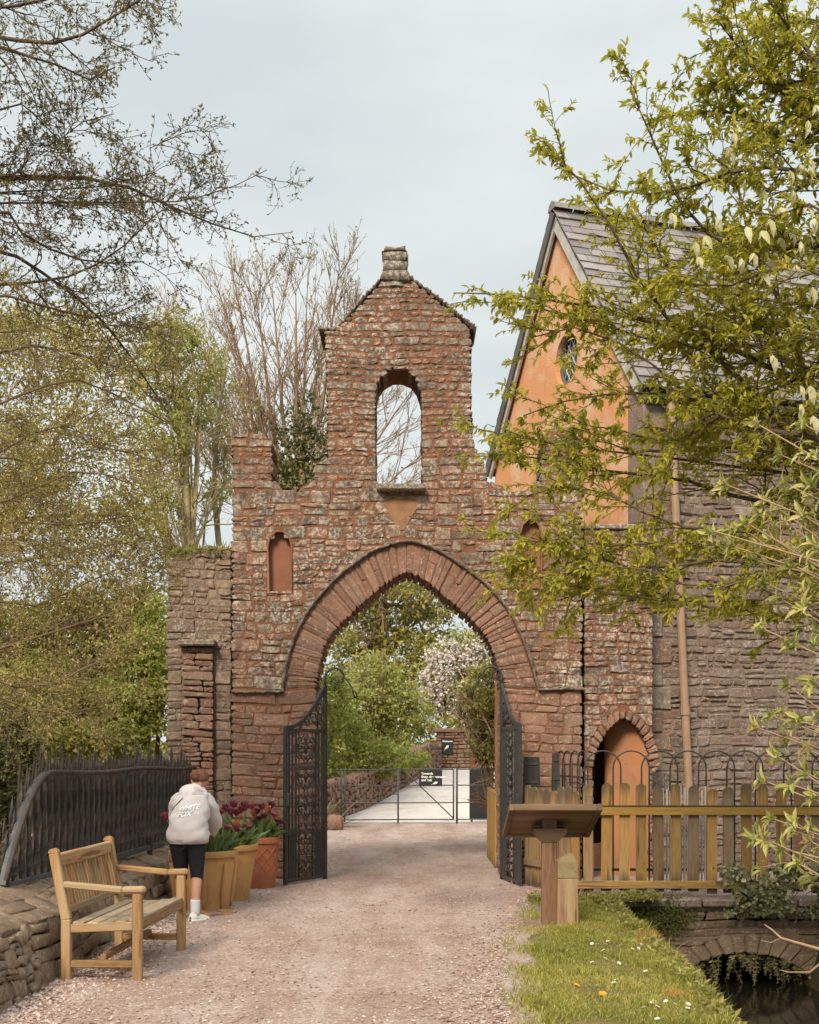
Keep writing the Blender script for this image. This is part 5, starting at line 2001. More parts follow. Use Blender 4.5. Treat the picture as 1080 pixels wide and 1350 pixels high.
# far wood behind everything
rk = np.random.default_rng(500)
ells = [(x, 92 + rk.uniform(-4, 8), 3 + rk.uniform(-.8, 1.2), rk.uniform(3, 5), 3, rk.uniform(3.2, 5)) for x in np.arange(-75, 75, 4.5)]
o = crown("far_wood", ells, 26000, (.45, .95), .6, M['lf_mid'], None, rk, 1500)
tag(o, "far belt of spring woodland beyond the lane", None, None, "stuff")

# ------------------------------------------------------------------ through the arch
simple_tree("spreading_tree", "broad budding tree crowning the view through the arch, sky showing beside it", (gx(500, 52), 52, 1.2), 10.5, .30,
            [E(470, 820, 52, 50, 55), E(525, 790, 52, 55, 35), E(450, 870, 50, 40, 50), E(560, 830, 53, 45, 30), E(520, 870, 52, 60, 45), E(590, 790, 54, 30, 18), E(640, 770, 54, 50, 22)], 11000, (.13, .28), M['lf_mid'], M['bark_olive'], 601, 520, limbs=12)
simple_tree("round_green_tree", "dense green tree in the middle of the view through the arch", (gx(505, 44), 44, 1.0), 4.2, .16,
            [E(500, 920, 44, 50, 55), E(535, 950, 44, 40, 45), E(460, 935, 43, 35, 40)], 10000, (.08, .17), M['lf_willow'], M['bark_olive'], 602, 380, aspect=.6)
ph = thing("hedge_bush", "light green bush over the curved wall through the arch", "bush", (gx(455, 33), 33, 0))
rk = np.random.default_rng(603)
tw = Twigs()
st = [limb([(gx(455, 33) + rk.normal(0, .3), 33, .0), (gx(455, 33) + rk.normal(0, .5), 33, .8), (gx(455, 33) + rk.normal(0, .8), 33 + rk.normal(0, .4), 1.7)], .03, .01) for _ in range(9)]
tw.put(np.stack([s[0] for s in st]), np.stack([s[1] for s in st]), 4)
tw.build("stems", M['bark_olive'], ph)
crown("foliage", [E(450, 985, 33, 38, 50), E(490, 1000, 34, 38, 26), E(435, 930, 32, 25, 45), E(530, 1000, 37, 34, 16)], 9000, (.08, .16), .5, M['lf_green'], ph, rk, 380)
lt = simple_tree("blossom_tree", "pale lilac blossoming tree behind the sign pillar", (gx(606, 47), 47, 1.1), 4.4, .11,
                 [E(600, 885, 47, 42, 48), E(625, 860, 47, 32, 36), E(575, 915, 47, 24, 32), E(640, 915, 46.5, 26, 45)], 6500, (.10, .20), M['lf_green'], M['bark_olive'], 604, 300)
crown("blossom", [E(600, 885, 46.6, 44, 50), E(625, 862, 46.6, 34, 38), E(575, 915, 46.6, 25, 34), E(640, 915, 46.2, 26, 45)], 6500, (.08, .16), .9, M['lilac'], lt, np.random.default_rng(605), 330)

# tangle of dry climber beyond the right leaf
cl = thing("dry_climber", "tangled half dead climber with straw coloured stems beyond the right gate leaf", "climber", (1.75, 21.5, 0))
rk = np.random.default_rng(610)
tw = Twigs()
st = [limb([(1.6 + rk.normal(0, .08), 21.5 + rk.normal(0, .4), 0), (1.55 + rk.normal(0, .1), 21.5 + rk.normal(0, .4), 1.0), (1.38 + rk.normal(0, .2), 21.5 + rk.normal(0, .4), 1.9), (1.22 + rk.normal(0, .35), 21.4 + rk.normal(0, .5), 2.7 + rk.normal(0, .3))], .03, .010) for _ in range(16)]
SP, SR = np.stack([s[0] for s in st]), np.stack([s[1] for s in st])
tw.put(SP, SR, 5)
P1, R1 = kids(SP, SR, 10, (.2, 1), (.5, 1.3), (.4, 1.0), 8, rk, grav=.06, rf=.5, wig=.35, rmin=.007)
tw.put(P1, R1, 4)
P2, R2 = kids(P1, R1, 4, (.2, 1), (.5, 1.3), (.15, .4), 5, rk, grav=.05, rf=.6, wig=.35, rmin=.005)
tw.put(P2, R2, 3)
st2 = [limb([(1.55, 21.0, .55), (1.25 + rk.normal(0, .05), 20.8, .8 + rk.normal(0, .1)), (1.0 + rk.normal(0, .1), 20.7, 1.0 + rk.normal(0, .2))], .02, .005) for _ in range(7)]
tw.put(np.stack([s[0] for s in st2]), np.stack([s[1] for s in st2]), 4)
tw.build("stems", M['twig_tan'], cl)
crown("foliage", [(1.42, 21.6, 1.9, .32, .5, .5), (1.32, 21.8, 2.5, .4, .5, .55)], 4200, (.05, .11), .6, M['lf_ivy'], cl, rk, 150)
crown("dead_leaves", [(1.40, 21.4, 1.9, .36, .5, .6), (1.28, 21.2, 2.6, .42, .5, .55)], 3600, (.05, .10), .6, M['lf_rhodo'], cl, rk, 130)

# yellow pickets beyond the right leaf
f2 = thing("far_picket_fence", "short yellow picket fence beyond the arch by the dry climber", "fence", (1.3, 18, 0))
for i in range(9):
    mb = MB()
    yy = 17.0 + i * .2
    mb.prism([(-.055, .03), (.055, .03), (.055, 1.02), (.03, 1.07), (-.03, 1.07), (-.055, 1.02)], lambda u, z, d: (1.165 + d, yy + u, z), -.011, .011)
    mb.build("picket", M['rail'] if i % 2 else M['picket'], f2)
for z in (.25, .85):
    mb = MB()
    mb.bar((1.20, 16.95, z), (1.20, 18.75, z), .03, .07)
    mb.build("rail", M['picket'], f2)

# curved wall of the lane
cw = thing("curved_lane_wall", "low curved rubble wall climbing along the pale lane beyond the arch", "wall", (-1.3, 33, 0))
wl_ = catmull([(-2.15, 28.6), (-1.95, 30), (-1.35, 33), (-.35, 38), (.55, 42), (1.2, 44.5)], 60)
rk = np.random.default_rng(620)
V = []
for i, (x, y) in enumerate(wl_):
    zb_ = float(hgt(0, y))
    h = .92 + .06 * math.sin(i * .9) + rk.normal(0, .015)
    w = .26
    for (dx, z) in ((w, zb_ - .2), (w, zb_ + h * .7), (w * .7, zb_ + h * .93), (0, zb_ + h), (-w * .7, zb_ + h * .93), (-w, zb_ + h * .7), (-w, zb_ - .2)):
        V.append((x + dx + rk.normal(0, .02), y - dx * .4, z + rk.normal(0, .02)))
i = np.arange(60 * 7).reshape(60, 7)
f = np.stack([i[:-1, :-1], i[:-1, 1:], i[1:, 1:], i[1:, :-1]], -1).reshape(-1, 4)
f = f.tolist() + [[0, 1, 5, 6], [1, 2, 4, 5], [0 + 59 * 7, 6 + 59 * 7, 5 + 59 * 7, 1 + 59 * 7], [1 + 59 * 7, 5 + 59 * 7, 4 + 59 * 7, 2 + 59 * 7]]
add("core", V, f, [[2, 3, 4], [2 + 59 * 7, 4 + 59 * 7, 3 + 59 * 7]], rk.random(len(V)), M['stone_rouge'], cw, True)
sq = []
Vs, Fs, Rs, nn_ = [], [], [], 0
for i in range(0, 57, 1):
    a, c = wl_[i], wl_[i + 1]
    d = np.array((c[0] - a[0], c[1] - a[1], 0))
    L_ = np.linalg.norm(d)
    d /= L_
    nrm_ = np.array((d[1], -d[0], 0))
    zb_ = float(hgt(0, a[1]))
    zz = 0
    while zz < .85:
        h = rk.uniform(.12, .22)
        V, F4, rn = stones([([(0, zz), (L_, zz), (L_, zz + h), (0, zz + h)], False, False)], np.array((a[0], a[1], zb_)) + nrm_ * .30, d, (0, 0, 1), nrm_, rng=rk, gap=.015, prot=(.0, .05), jag=.015, wob=.05, wave=0)
        Vs.append(V)
        Fs.append(F4 + nn_)
        Rs.append(rn)
        nn_ += len(V)
        zz += h
add("stonework", np.concatenate(Vs), np.concatenate(Fs), None, np.concatenate(Rs), M['stone_rouge'], cw, True)

# pillar with a small sign
PYY = 43.0
pl = thing("brick_pillar", "square brick and stone pillar at the top of the lane through the arch", "pillar", (gx(600, PYY), PYY + .6, .9))
xl_, xr_ = gx(576, PYY), gx(620, PYY)
q = field([[(xl_, .7), (xr_, .7), (xr_, gz(966, PYY)), (xl_, gz(966, PYY))]], .7, gz(966, PYY), (.10, .16), (.2, .4), rk, .1)
V, F4, rn = stones(q, (0, PYY, 0), **FRONT, rng=rk, gap=.014, prot=(.0, .03), end=.9)
add("stonework", V, F4, None, rn, M['stone_rouge'], pl)
mb = MB()
mb.box(((xl_ + xr_) / 2 + .15, PYY + .55, (.7 + gz(966, PYY)) / 2), (xr_ - xl_ + .28, 1.0, gz(966, PYY) - .7))
mb.build("core", M['mortar_red'], pl)
mb = MB()
mb.box(((xl_ + xr_) / 2 + .12, PYY + .5, gz(963, PYY)), (xr_ - xl_ + .45, 1.2, .14), None, .03)
mb.build("cap", M['stone_rouge'], pl)


def text_mesh(txt, size, name, mat, parent, mtx, shear=0.0, bold=0.0, ext=.002, align='LEFT'):
    cu = bpy.data.curves.new(name, 'FONT')
    cu.body = txt
    cu.size = size
    cu.extrude = ext
    cu.shear = shear
    cu.offset = bold
    cu.align_x = align
    ob = bpy.data.objects.new(name + "_tmp", cu)
    COL.objects.link(ob)
    bpy.context.view_layer.update()
    me = bpy.data.meshes.new_from_object(ob.evaluated_get(bpy.context.evaluated_depsgraph_get()))
    bpy.data.objects.remove(ob)
    me.name = name
    me.transform(mtx)
    me.transform(Matrix.Translation(-origin(parent)))
    me.materials.clear()
    me.materials.append(mat)
    return link(name, me, parent)


def up_mtx(x, y, z):
    return Matrix.Translation((x, y, z)) @ Matrix.Rotation(R(90), 4, 'X')


def oak_leaf(c, L, ang, Y):
    """A lobed leaf shape in the XZ plane."""
    up_, dn = [], []
    for t in np.linspace(0, 1, 17):
        w = .23 * math.sin(math.pi * min(1, t * 1.02 + .03)) ** .7 * (1 + .28 * math.cos(t * 6 * math.pi)) * (0.5 + .65 * t)
        up_.append((t, w))
        dn.append((t, -w))
    poly = up_ + dn[::-1]
    ca, sa = math.cos(ang), math.sin(ang)
    mb = MB()
    pts = [(c[0] + L * (u * ca - w * sa), c[1] + L * (u * sa + w * ca)) for u, w in poly]
    mb.prism(pts, lambda u, w, d: (u, Y + d, w), -.004, 0)
    mb.tube([(c[0], Y - .002, c[1]), (c[0] - L * .3 * ca, Y - .002, c[1] - L * .3 * sa)], L * .03, 4)
    return mb


def px_sign(name, label, x0, y0, x1, y1, Y, frame=.015):
    cx_, cz_ = (gx(x0, Y) + gx(x1, Y)) / 2, (gz(y0, Y) + gz(y1, Y)) / 2
    t_ = thing(name, label, "sign", (cx_, Y, gz(y1, Y)))
    mb = MB()
    mb.box((cx_, Y, cz_), (gx(x1, Y) - gx(x0, Y), .03, gz(y0, Y) - gz(y1, Y)), None, .006)
    mb.build("panel", M['sign'], t_)
    return t_


ps = px_sign("welcome_sign", "small black upright sign with leaf emblem on the brick pillar", 582, 973, 597, 994, PYY - .06)
text_mesh("Welcome", .088, "lettering", M['signtext'], ps, up_mtx(gx(583.2, PYY - .08), PYY - .08, gz(978.4, PYY)), bold=.003)
oak_leaf((gx(586.6, PYY), gz(988.0, PYY)), .20, R(48), PYY - .085).build("leaf_emblem", M['signtext'], ps)

# far metal gate
GYY = 27.9
fg_ = thing("field_gate", "dark tubular metal field gate closing the path beyond the arch", "gate", (gx(540, GYY), GYY, 0))
gp = lambda px, py: at(px, py, GYY)
for a, b_, r_ in (((450, 1013), (450, 1084), 0.021), ((454.5, 1013), (454.5, 1084), 0.017), ((525, 1013), (525, 1091), 0.019), ((598, 1014), (598, 1081), 0.018), ((602.5, 1013), (602.5, 1088), 0.024), ((648, 1013), (648, 1084), 0.019)):
    mb = MB()
    mb.tube([gp(*a), gp(*b_)], r_, 8)
    mb.build("upright", M['galv'], fg_, True)
for y in (1014.5, 1035.5, 1058.5, 1080.5):
    mb = MB()
    mb.tube([gp(440, y + .6), gp(525, y)], .013, 8)
    mb.tube([gp(525, y), gp(598, y - .3)], .013, 8)
    mb.tube([gp(602.5, y - .3), gp(655, y - .5)], .013, 8)
    mb.build("rail", M['galv'], fg_, True)
mb = MB()
mb.tube([gp(533, 1016), gp(598, 1079)], .013, 8)
mb.build("brace", M['galv'], fg_, True)
mb = MB()
mb.tube([gp(525, 1047), gp(517, 1047)], .012, 6)
mb.build("latch", M['galv'], fg_, True)
gs = px_sign("gate_sign", "black notice with three lines and a leaf emblem hanging on the field gate", 552.5, 1015, 583, 1036.5, GYY - .06)
for i, (t, w) in enumerate((("Towards", 0), ("Shop, the entrance", 0), ("and exit", 0))):
    text_mesh(t, .072, "lettering", M['signtext'], gs, up_mtx(gx(555.5, GYY - .08), GYY - .08, gz(1021.2 + i * 4.3, GYY)), bold=.0022)
oak_leaf((gx(570.5, GYY), gz(1033.6, GYY)), .125, R(22), GYY - .085).build("leaf_emblem", M['signtext'], gs)
bb_ = thing("black_board", "plain black upright board behind the right end of the field gate", "board", (gx(634, 28.3), 28.3, 0))
mb = MB()
mb.box((gx(635, 28.3), 28.3, (gz(1012, 28.3) + gz(1080, 28.3)) / 2), (gx(652, 28.3) - gx(620, 28.3), .04, gz(1012, 28.3) - gz(1080, 28.3)), None, .008)
mb.build("panel", M['sign'], bb_)
for px in (622, 648):
    mb = MB()
    mb.box((gx(px, 28.3), 28.34, .55), (.05, .04, 1.2))
    mb.build("leg", M['galv'], bb_)
for px, Yb, sz, lab in ((441, 25.6, (.20, .19, .26), "rounded reddish boulder at the path edge beyond the left gate leaf"),):
    bo_ = bmesh.new()
    bmesh.ops.create_icosphere(bo_, subdivisions=4, radius=1)
    rk2 = np.random.default_rng(5)
    ph_ = rk2.uniform(0, 6, 6)
    V = []
    for v in bo_.verts:
        c = v.co
        k = 1 + .10 * math.sin(3 * c.x + ph_[0]) * math.sin(3 * c.z + ph_[1]) + .06 * math.sin(7 * c.y + ph_[2] + 4 * c.x)
        V.append((gx(px, Yb) + c.x * sz[0] * k, Yb + c.y * sz[1] * k, .12 + c.z * sz[2] * k * .85))
    Fb = [[v.index for v in f.verts] for f in bo_.faces]
    bo_.free()
    tag(add("boulder", V, None, Fb, np.full(len(V), .3), M['stone_rouge'], None, True, True), lab, "boulder")

# sword-leaved plant
sw = thing("sword_leaf_plant", "clump of long arching sword shaped leaves left of the field gate", "plant", (gx(435, 26.6), 26.6, 0))
rk = np.random.default_rng(630)
mb = MB()
for k in range(46):
    a = rk.uniform(-.5, 1.2) if k % 3 else rk.uniform(0, 6.28)
    L_ = rk.uniform(.6, 1.15)
    el = rk.uniform(.35, 1.3)
    d = np.array((math.cos(a) * math.cos(el), math.sin(a) * math.cos(el), math.sin(el)))
    p = np.array((gx(430, 26.6) + rk.normal(0, .15), 26.6 + rk.normal(0, .15), .05))
    sd = unit(np.cross(d, (0, 0, 1)))
    mb.cur = float(rk.random())
    prev = None
    for i in range(7):
        t = i / 6
        q = p + d * L_ * t + np.array((0, 0, -.32 * L_ * t * t))
        w = .028 * (1 - t ** 2) + .002
        b_ = mb._push([q - sd * w, q + sd * w])
        if i:
            mb.f4.append([b_ - 2, b_ - 1, b_ + 1, b_])
mb.build("leaves", M['spiky'], sw)


# ------------------------------------------------------------------ spring tree reaching in from the right
rm = np.random.default_rng(700)
tM = tree_at("handkerchief_tree", "overhanging spring tree on the right with lime leaves and hanging cream bracts", (5.4, 9.6, -.1))
tw = Twigs()
MP, MR = trunk([(5.4, 9.6, -.3), (5.2, 9.5, 1.6), (5.3, 9.4, 3.4), (5.0, 9.4, 5.2), (5.1, 9.3, 8)], .20, .07, tw, 20, 10)
tw.build("trunk", M['bark_dark'], tM)


def m_limb(pts, Y0, Y1, r0, r1, stem=True):
    n = len(pts)
    out = [at(a, b, Y0 + (Y1 - Y0) * i / (n - 1)) for i, (a, b) in enumerate(pts)]
    if stem:
        zt = out[0][2] - .5
        b0, _ = lookup(MP[None], np.array([min(max((zt + .3) / 8.3, 0), 1)]))
        return limb([tuple(b0[0])] + out, r0, r1)
    return limb(out, r0, r1)


ml = [
    m_limb([(1120, 620), (1010, 540), (960, 480), (905, 440), (860, 398), (830, 345), (795, 280), (762, 235), (716, 186)], 9.0, 8.4, .036, .004),
    m_limb([(1120, 600), (1065, 520), (1048, 440), (1022, 382), (1000, 345), (975, 260), (965, 180)], 8.7, 8.8, .042, .006),
    m_limb([(1120, 520), (1000, 478), (930, 440), (876, 428), (838, 420), (796, 406), (740, 398), (665, 388), (598, 386)], 9.2, 9.0, .036, .004),
    m_limb([(1120, 590), (980, 560), (902, 516), (868, 488), (838, 460), (798, 446), (745, 430), (700, 445)], 8.6, 9.2, .032, .004),
    m_limb([(1120, 700), (1028, 667), (962, 652), (908, 634), (849, 626), (780, 618), (716, 604), (632, 598)], 9.4, 9.8, .034, .004),
    m_limb([(1120, 560), (960, 540), (880, 520), (800, 520), (740, 530), (690, 548)], 8.9, 9.4, .028, .004),
    m_limb([(1120, 820), (1045, 814), (990, 806), (930, 800), (880, 788), (800, 775), (735, 792)], 9.0, 9.4, .028, .004),
    m_limb([(1120, 770), (1000, 742), (920, 740), (850, 752), (790, 735), (715, 712), (660, 700)], 8.8, 9.2, .028, .004),
    m_limb([(1120, 730), (980, 770), (900, 770), (830, 745), (770, 750), (740, 760)], 8.5, 8.9, .024, .004),
    m_limb([(1120, 330), (1010, 330), (950, 320), (900, 270), (872, 210), (846, 150), (832, 120)], 9.0, 8.7, .034, .004),
    m_limb([(1120, 250), (1000, 220), (940, 235), (880, 255), (800, 250), (760, 232)], 8.6, 8.9, .03, .004),
    m_limb([(1120, 200), (1040, 130), (1000, 80), (960, 50), (945, 25)], 8.8, 8.6, .03, .005),
    m_limb([(1120, 130), (1060, 60), (1020, 10), (990, -40)], 8.4, 8.4, .03, .006),
    m_limb([(1120, 380), (1040, 350), (980, 372), (930, 380), (870, 350)], 8.2, 8.5, .028, .004),
    m_limb([(1120, 300), (1060, 270), (1000, 290), (950, 240)], 8.0, 8.3, .028, .004),
    m_limb([(1120, 460), (1060, 430), (1000, 432), (930, 410), (880, 350), (850, 300)], 9.3, 9.1, .028, .004),
    m_limb([(1120, 640), (1030, 600), (960, 590), (900, 590), (830, 570), (770, 560)], 9.1, 9.5, .028, .004),
    m_limb([(1120, 480), (1050, 500), (990, 530), (930, 560), (880, 600), (850, 650)], 8.7, 9.2, .026, .004),
    m_limb([(1120, 420), (1030, 398), (960, 388), (895, 372)], 8.4, 8.8, .022, .004),
    m_limb([(1120, 350), (1040, 312), (970, 330), (900, 332)], 8.9, 9.2, .022, .004),
    m_limb([(1120, 450), (1040, 462), (950, 452), (890, 476)], 8.3, 8.9, .022, .004),
    m_limb([(1120, 40), (1050, 30), (1000, 45), (956, 78)], 8.9, 8.7, .022, .004),
    m_limb([(1120, 150), (1060, 150), (1010, 172), (982, 204)], 9.2, 9.0, .022, .004),
    m_limb([(1120, 760), (980, 722), (880, 716), (780, 722), (695, 738)], 8.9, 9.2, .022, .004),
    m_limb([(1120, 800), (960, 792), (860, 790), (770, 776), (700, 762)], 8.6, 9.2, .022, .004),
    m_limb([(1120, 640), (960, 614), (850, 600), (760, 590), (690, 577), (632, 566)], 9.2, 9.8, .022, .004),
    m_limb([(1120, 500), (960, 462), (860, 448), (780, 424), (700, 404), (622, 378)], 8.8, 9.3, .022, .004),
    m_limb([(1120, 180), (1040, 190), (980, 150), (900, 150), (850, 165)], 8.9, 9.0, .024, .004),
    m_limb([(1120, 90), (1060, 110), (1000, 110), (955, 100)], 8.6, 8.7, .024, .004),
    m_limb([(1120, 660), (1040, 700), (960, 700), (880, 690), (800, 650), (740, 640), (690, 655)], 8.9, 9.3, .024, .004),
]
tw, lv = Twigs(), []
P = np.stack([l[0] for l in ml])
Rr = np.stack([l[1] for l in ml])
tw.put(P, Rr, 6)
P1, R1 = kids(P, Rr, 25, (.28, 1), (.35, 1.0), (.40, .95), 9, rm, grav=.012, up=.03, flat=.16, rf=.45, wig=.14, rmin=.0042, taper=.45)
tw.put(P1, R1, 4)
P2, R2 = kids(P1, R1, 5, (.2, 1), (.4, 1.0), (.14, .36), 5, rm, grav=.02, flat=.18, rf=.6, wig=.15, rmin=.0026)
tw.put(P2, R2, 3)
P3, R3 = kids(P, Rr, 12, (.6, 1), (.3, 1.0), (.10, .30), 5, rm, grav=.02, flat=.5, rf=.5, wig=.16, rmin=.0028)
tw.put(P3, R3, 3)
tw.build("branches", M['bark_dark'], tM)
rnds = []
for Pk, per in ((P2, 12), (P1, 10), (P3, 13), (P, 34)):
    a = leaves_on(Pk, per, (.030, .072), .42, rm, (.12, 1.04) if per < 30 else (.72, 1.0), .30, .8, 1.5)
    lv.append(a)
    tone = np.repeat(rm.random(len(Pk)), per)
    rnds.append(np.clip(tone * .6 + rm.random(len(tone)) * .45, 0, 1))
pos, ax, nr, ln, wd = [np.concatenate(x) for x in zip(*lv)]
V, Fa, rn = scatter(LANCE, pos, ax, nr, ln, wd, np.concatenate(rnds))
add("foliage", V, None, Fa, rn, M['lf_maple'], tM)
# cream bracts hanging in pairs
for (a, b) in ((915, 330), (928, 322), (940, 336), (884, 292), (985, 310), (1000, 316), (1012, 300), (1030, 325), (1042, 318), (1056, 330), (1070, 320), (962, 348), (975, 352), (990, 345), (1016, 352), (1046, 360),
               (1052, 228), (1066, 236), (1044, 236), (1075, 222), (968, 186), (976, 178), (960, 206), (1030, 285), (1062, 282), (1073, 300), (1008, 262), (1022, 480), (1060, 545), (1074, 560), (1055, 520), (1070, 520), (1066, 400), (1075, 390),
               (950, 300), (998, 372), (1060, 170), (1072, 150), (1040, 262), (925, 350)):
    Y = float(rm.uniform(7.8, 8.5))
    c = np.array(at(a + rm.normal(0, 3), b - 12, Y))
    vs, fs_, rs, nv_ = [], [], [], 0
    for s, L_ in ((1, rm.uniform(.10, .15)), (-1, rm.uniform(.06, .09))):
        V, Fa, r_ = scatter(LANCE, c[None], np.array([(s * .25 + rm.normal(0, .15), rm.normal(0, .25), -1)]), np.array([(rm.normal(0, .4), -1.0, .2)]), np.array([L_ * .85]), np.array([L_ * .36]), np.array([rm.random()]))
        vs.append(V)
        fs_.append(Fa + nv_)
        rs.append(r_)
        nv_ += len(V)
    add("bract", np.concatenate(vs), None, np.concatenate(fs_), np.concatenate(rs), M['bract'], tM)

# ------------------------------------------------------------------ pale leaved shrub, lower right
rs_ = np.random.default_rng(720)
sh = thing("pale_shrub", "straggly shrub with whorls of pale yellow green leaves at the right edge of the stream", "shrub", (4.6, 7.9, -.2))
tw = Twigs()
whorls = [(940, 700), (960, 640), (1000, 560), (1030, 600), (1060, 560), (985, 690), (1010, 660), (1040, 690), (1070, 640), (1000, 740), (1045, 745), (1075, 720), (1030, 790), (1062, 800), (1008, 830), (1050, 850), (1012, 770),
          (1040, 905), (1074, 900), (1020, 945), (1055, 950), (1000, 960), (1030, 1000), (1068, 990), (1008, 1030), (1045, 1035), (1075, 1050), (1020, 1080), (1012, 1108), (1000, 1102), (1050, 1085), (1070, 1110), (1035, 1120), (965, 720), (1078, 850), (1055, 1140), (1076, 1165),
          (1078, 770), (1060, 680), (1020, 710), (1078, 600), (1040, 640), (1065, 1020), (1078, 950), (1040, 970)]
LL, tips = [], []
for (a, b) in whorls:
    Y = rs_.uniform(6.9, 7.9)
    p = np.array(at(a, b, Y))
    s = np.array((4.5 + rs_.normal(0, .15), 7.8 + rs_.normal(0, .3), max(-.1, p[2] - rs_.uniform(.5, 1.2))))
    m_ = (s + p) / 2 + rs_.normal(size=3) * .10 + np.array((.0, 0, -.08))
    LL.append(limb([s + (0, 0, -.4), s, m_, p], .014, .0045))
    tips.append((p, unit(p - m_)))
tw.put(np.stack([l[0] for l in LL]), np.stack([l[1] for l in LL]), 5)
SP, SR = np.stack([l[0] for l in LL]), np.stack([l[1] for l in LL])
P1, R1 = kids(SP, SR, 4, (.35, .95), (.4, 1.1), (.2, .55), 7, rs_, grav=.02, rf=.6, wig=.2, rmin=.003)
tw.put(P1, R1, 4)
tw.build("stems", M['twig_tan'], sh)
cen = [(p, d, 11, 1.0) for p, d in tips] + [(P1[i, -1], unit(P1[i, -1] - P1[i, -2]), 7, .8) for i in range(len(P1))]
pos, ax, nr, ln, tone = [], [], [], [], []
for p, d, k, sc in cen:
    base_t = rs_.random()
    u_ = unit(np.cross(d, (.3, .2, 1)))
    v_ = np.cross(d, u_)
    for i in range(k):
        a = 2 * math.pi * i / k + rs_.normal(0, .25)
        e = rs_.uniform(.5, 1.25)
        ax.append(d * math.cos(e) + (u_ * math.cos(a) + v_ * math.sin(a)) * math.sin(e) + np.array((0, 0, -.15)))
        nr.append(d + rs_.normal(size=3) * .2)
        pos.append(p + rs_.normal(size=3) * .012)
        ln.append(rs_.uniform(.055, .12) * sc)
        tone.append(np.clip(base_t * .55 + rs_.random() * .45, 0, 1))
ln = np.array(ln)
V, Fa, rn = scatter(LANCE, np.array(pos), np.array(ax), np.array(nr), ln, ln * .34, np.array(tone))
add("leaves", V, None, Fa, rn, M['lf_rhodo'], sh)
# two bleached twigs over the water
dt = thing("bleached_branch", "bare bleached branch reaching over the water in front of the culvert arch", "branch", at(1100, 1270, 10.8))
mb = MB()
mb.tube([at(1120, 1262, 10.6), at(1082, 1252, 10.7), at(1054, 1244, 10.8), at(1030, 1237, 10.8), at(1018, 1226, 10.9), at(1008, 1219, 10.9)], [.018, .015, .013, .011, .008, .005], 7)
mb.tube([at(1120, 1250, 10.5), at(1085, 1268, 10.7), at(1068, 1282, 10.7), at(1040, 1282, 10.9), at(1028, 1279, 11)], [.013, .012, .010, .007, .004], 6)
mb.tube([at(1030, 1237, 10.8), at(1016, 1243, 10.7), at(1004, 1240, 10.6)], [.007, .005, .003], 5)
mb.build("stem", M['twig_tan'], dt, True)

# ------------------------------------------------------------------ ivy, ferns and moss on the culvert
rk = np.random.default_rng(740)


def face_leaves(n, x0, x1, z0, z1, Yf, size, asp, mat, name, parent=None, thin=0., dens=None):
    px = rk.uniform(x0, x1, n)
    pz = rk.uniform(z0, z1, n)
    if dens is not None:
        k = rk.random(n) < dens(px, pz)
        px, pz = px[k], pz[k]
    n = len(px)
    pos = np.stack([px, Yf - np.abs(rk.normal(.05, .05, n)), pz], 1)
    ax = unit(np.stack([rk.normal(0, .8, n), -np.abs(rk.normal(.4, .3, n)), rk.normal(-.6, .5, n)], 1))
    nr = unit(np.stack([rk.normal(0, .4, n), np.full(n, -1.0), rk.normal(.5, .4, n)], 1))
    ln = rk.uniform(size[0], size[1], n)
    V, Fa, rn = scatter(LEAF, pos, ax, nr, ln, ln * asp, rk.random(n))
    return add(name, V, None, Fa, rn, mat, parent)


ivy = thing("culvert_ivy", "trailing ivy spilling over the coping at the right of the culvert", "ivy", (gx(1030, 13.2), 13.2, 0))
lump = lambda f, o: (lambda x, z: np.clip(.55 + .8 * np.sin(x * f + o) * np.sin(z * f * 1.3 + o), 0, 1))
face_leaves(5200, gx(940, 13.2), gx(1150, 13.2), -.12, .42, 13.16, (.03, .07), .85, M['lf_ivy'], "leaves", ivy, dens=lambda x, z: lump(7, 1)(x, z) * np.clip((x - gx(935, 13.2)) * 2.0, .15, 1))
mb = MB()
for k in range(14):
    x = rk.uniform(gx(960, 13.2), gx(1120, 13.2))
    z = .25
    pts = [(x, 13.12, z)]
    for i in range(6):
        x += rk.normal(0, .07)
        z -= rk.uniform(.04, .10)
        pts.append((x, 13.13 - rk.uniform(0, .05), z))
    mb.tube(pts, .005, 4)
mb.build("stems", M['bark_olive'], ivy)
fern = thing("hanging_fern", "dark ferns and creepers hanging inside the mouth of the culvert arch", "fern", (gx(985, 13.3), 13.4, -.6))
fm = MB()
pos, ax, nr, ln = [], [], [], []
for k in range(60):
    t = rk.uniform(.12, .9)
    c = along(ci, t)
    p = np.array((c[0], 13.32 + rk.uniform(-.08, .3), c[1] + .02))
    L_ = rk.uniform(.12, .42) * (1 if .2 < t < .7 else .6)
    d = np.array((rk.normal(0, .3), rk.normal(-.2, .2), -1))
    pts = []
    for i in range(8):
        q = p + d * L_ * i / 7 + np.array((rk.normal(0, .008), 0, 0))
        pts.append(q)
        if i:
            for s in (1, -1):
                pos.append(q)
                ax.append((s, rk.normal(0, .3), -.5))
                nr.append((rk.normal(0, .3), -1, .3))
                ln.append(.06 * (1 - i / 10))
    fm.tube(pts, .003, 3)
fs2 = fm.build("fronds", M['bark_olive'], fern)
ln = np.array(ln)
V, Fa, rn = scatter(LEAF, np.array(pos), np.array(ax), np.array(nr), ln, ln * .5, rk.random(len(ln)))
add("leaflets", V, None, Fa, rn, M['lf_ivy'], fern)
moss = face_leaves(9000, gx(838, 13.2), gx(1010, 13.2), -.36, .10, 13.27, (.012, .03), .8, M['moss'], "moss", None, dens=lambda x, z: np.clip(1.0 * np.sin(x * 3.1 - 6.3) * 1 - np.abs(z + .16) * 2.6 + .15, 0, 1))
tag(moss, kind="stuff")

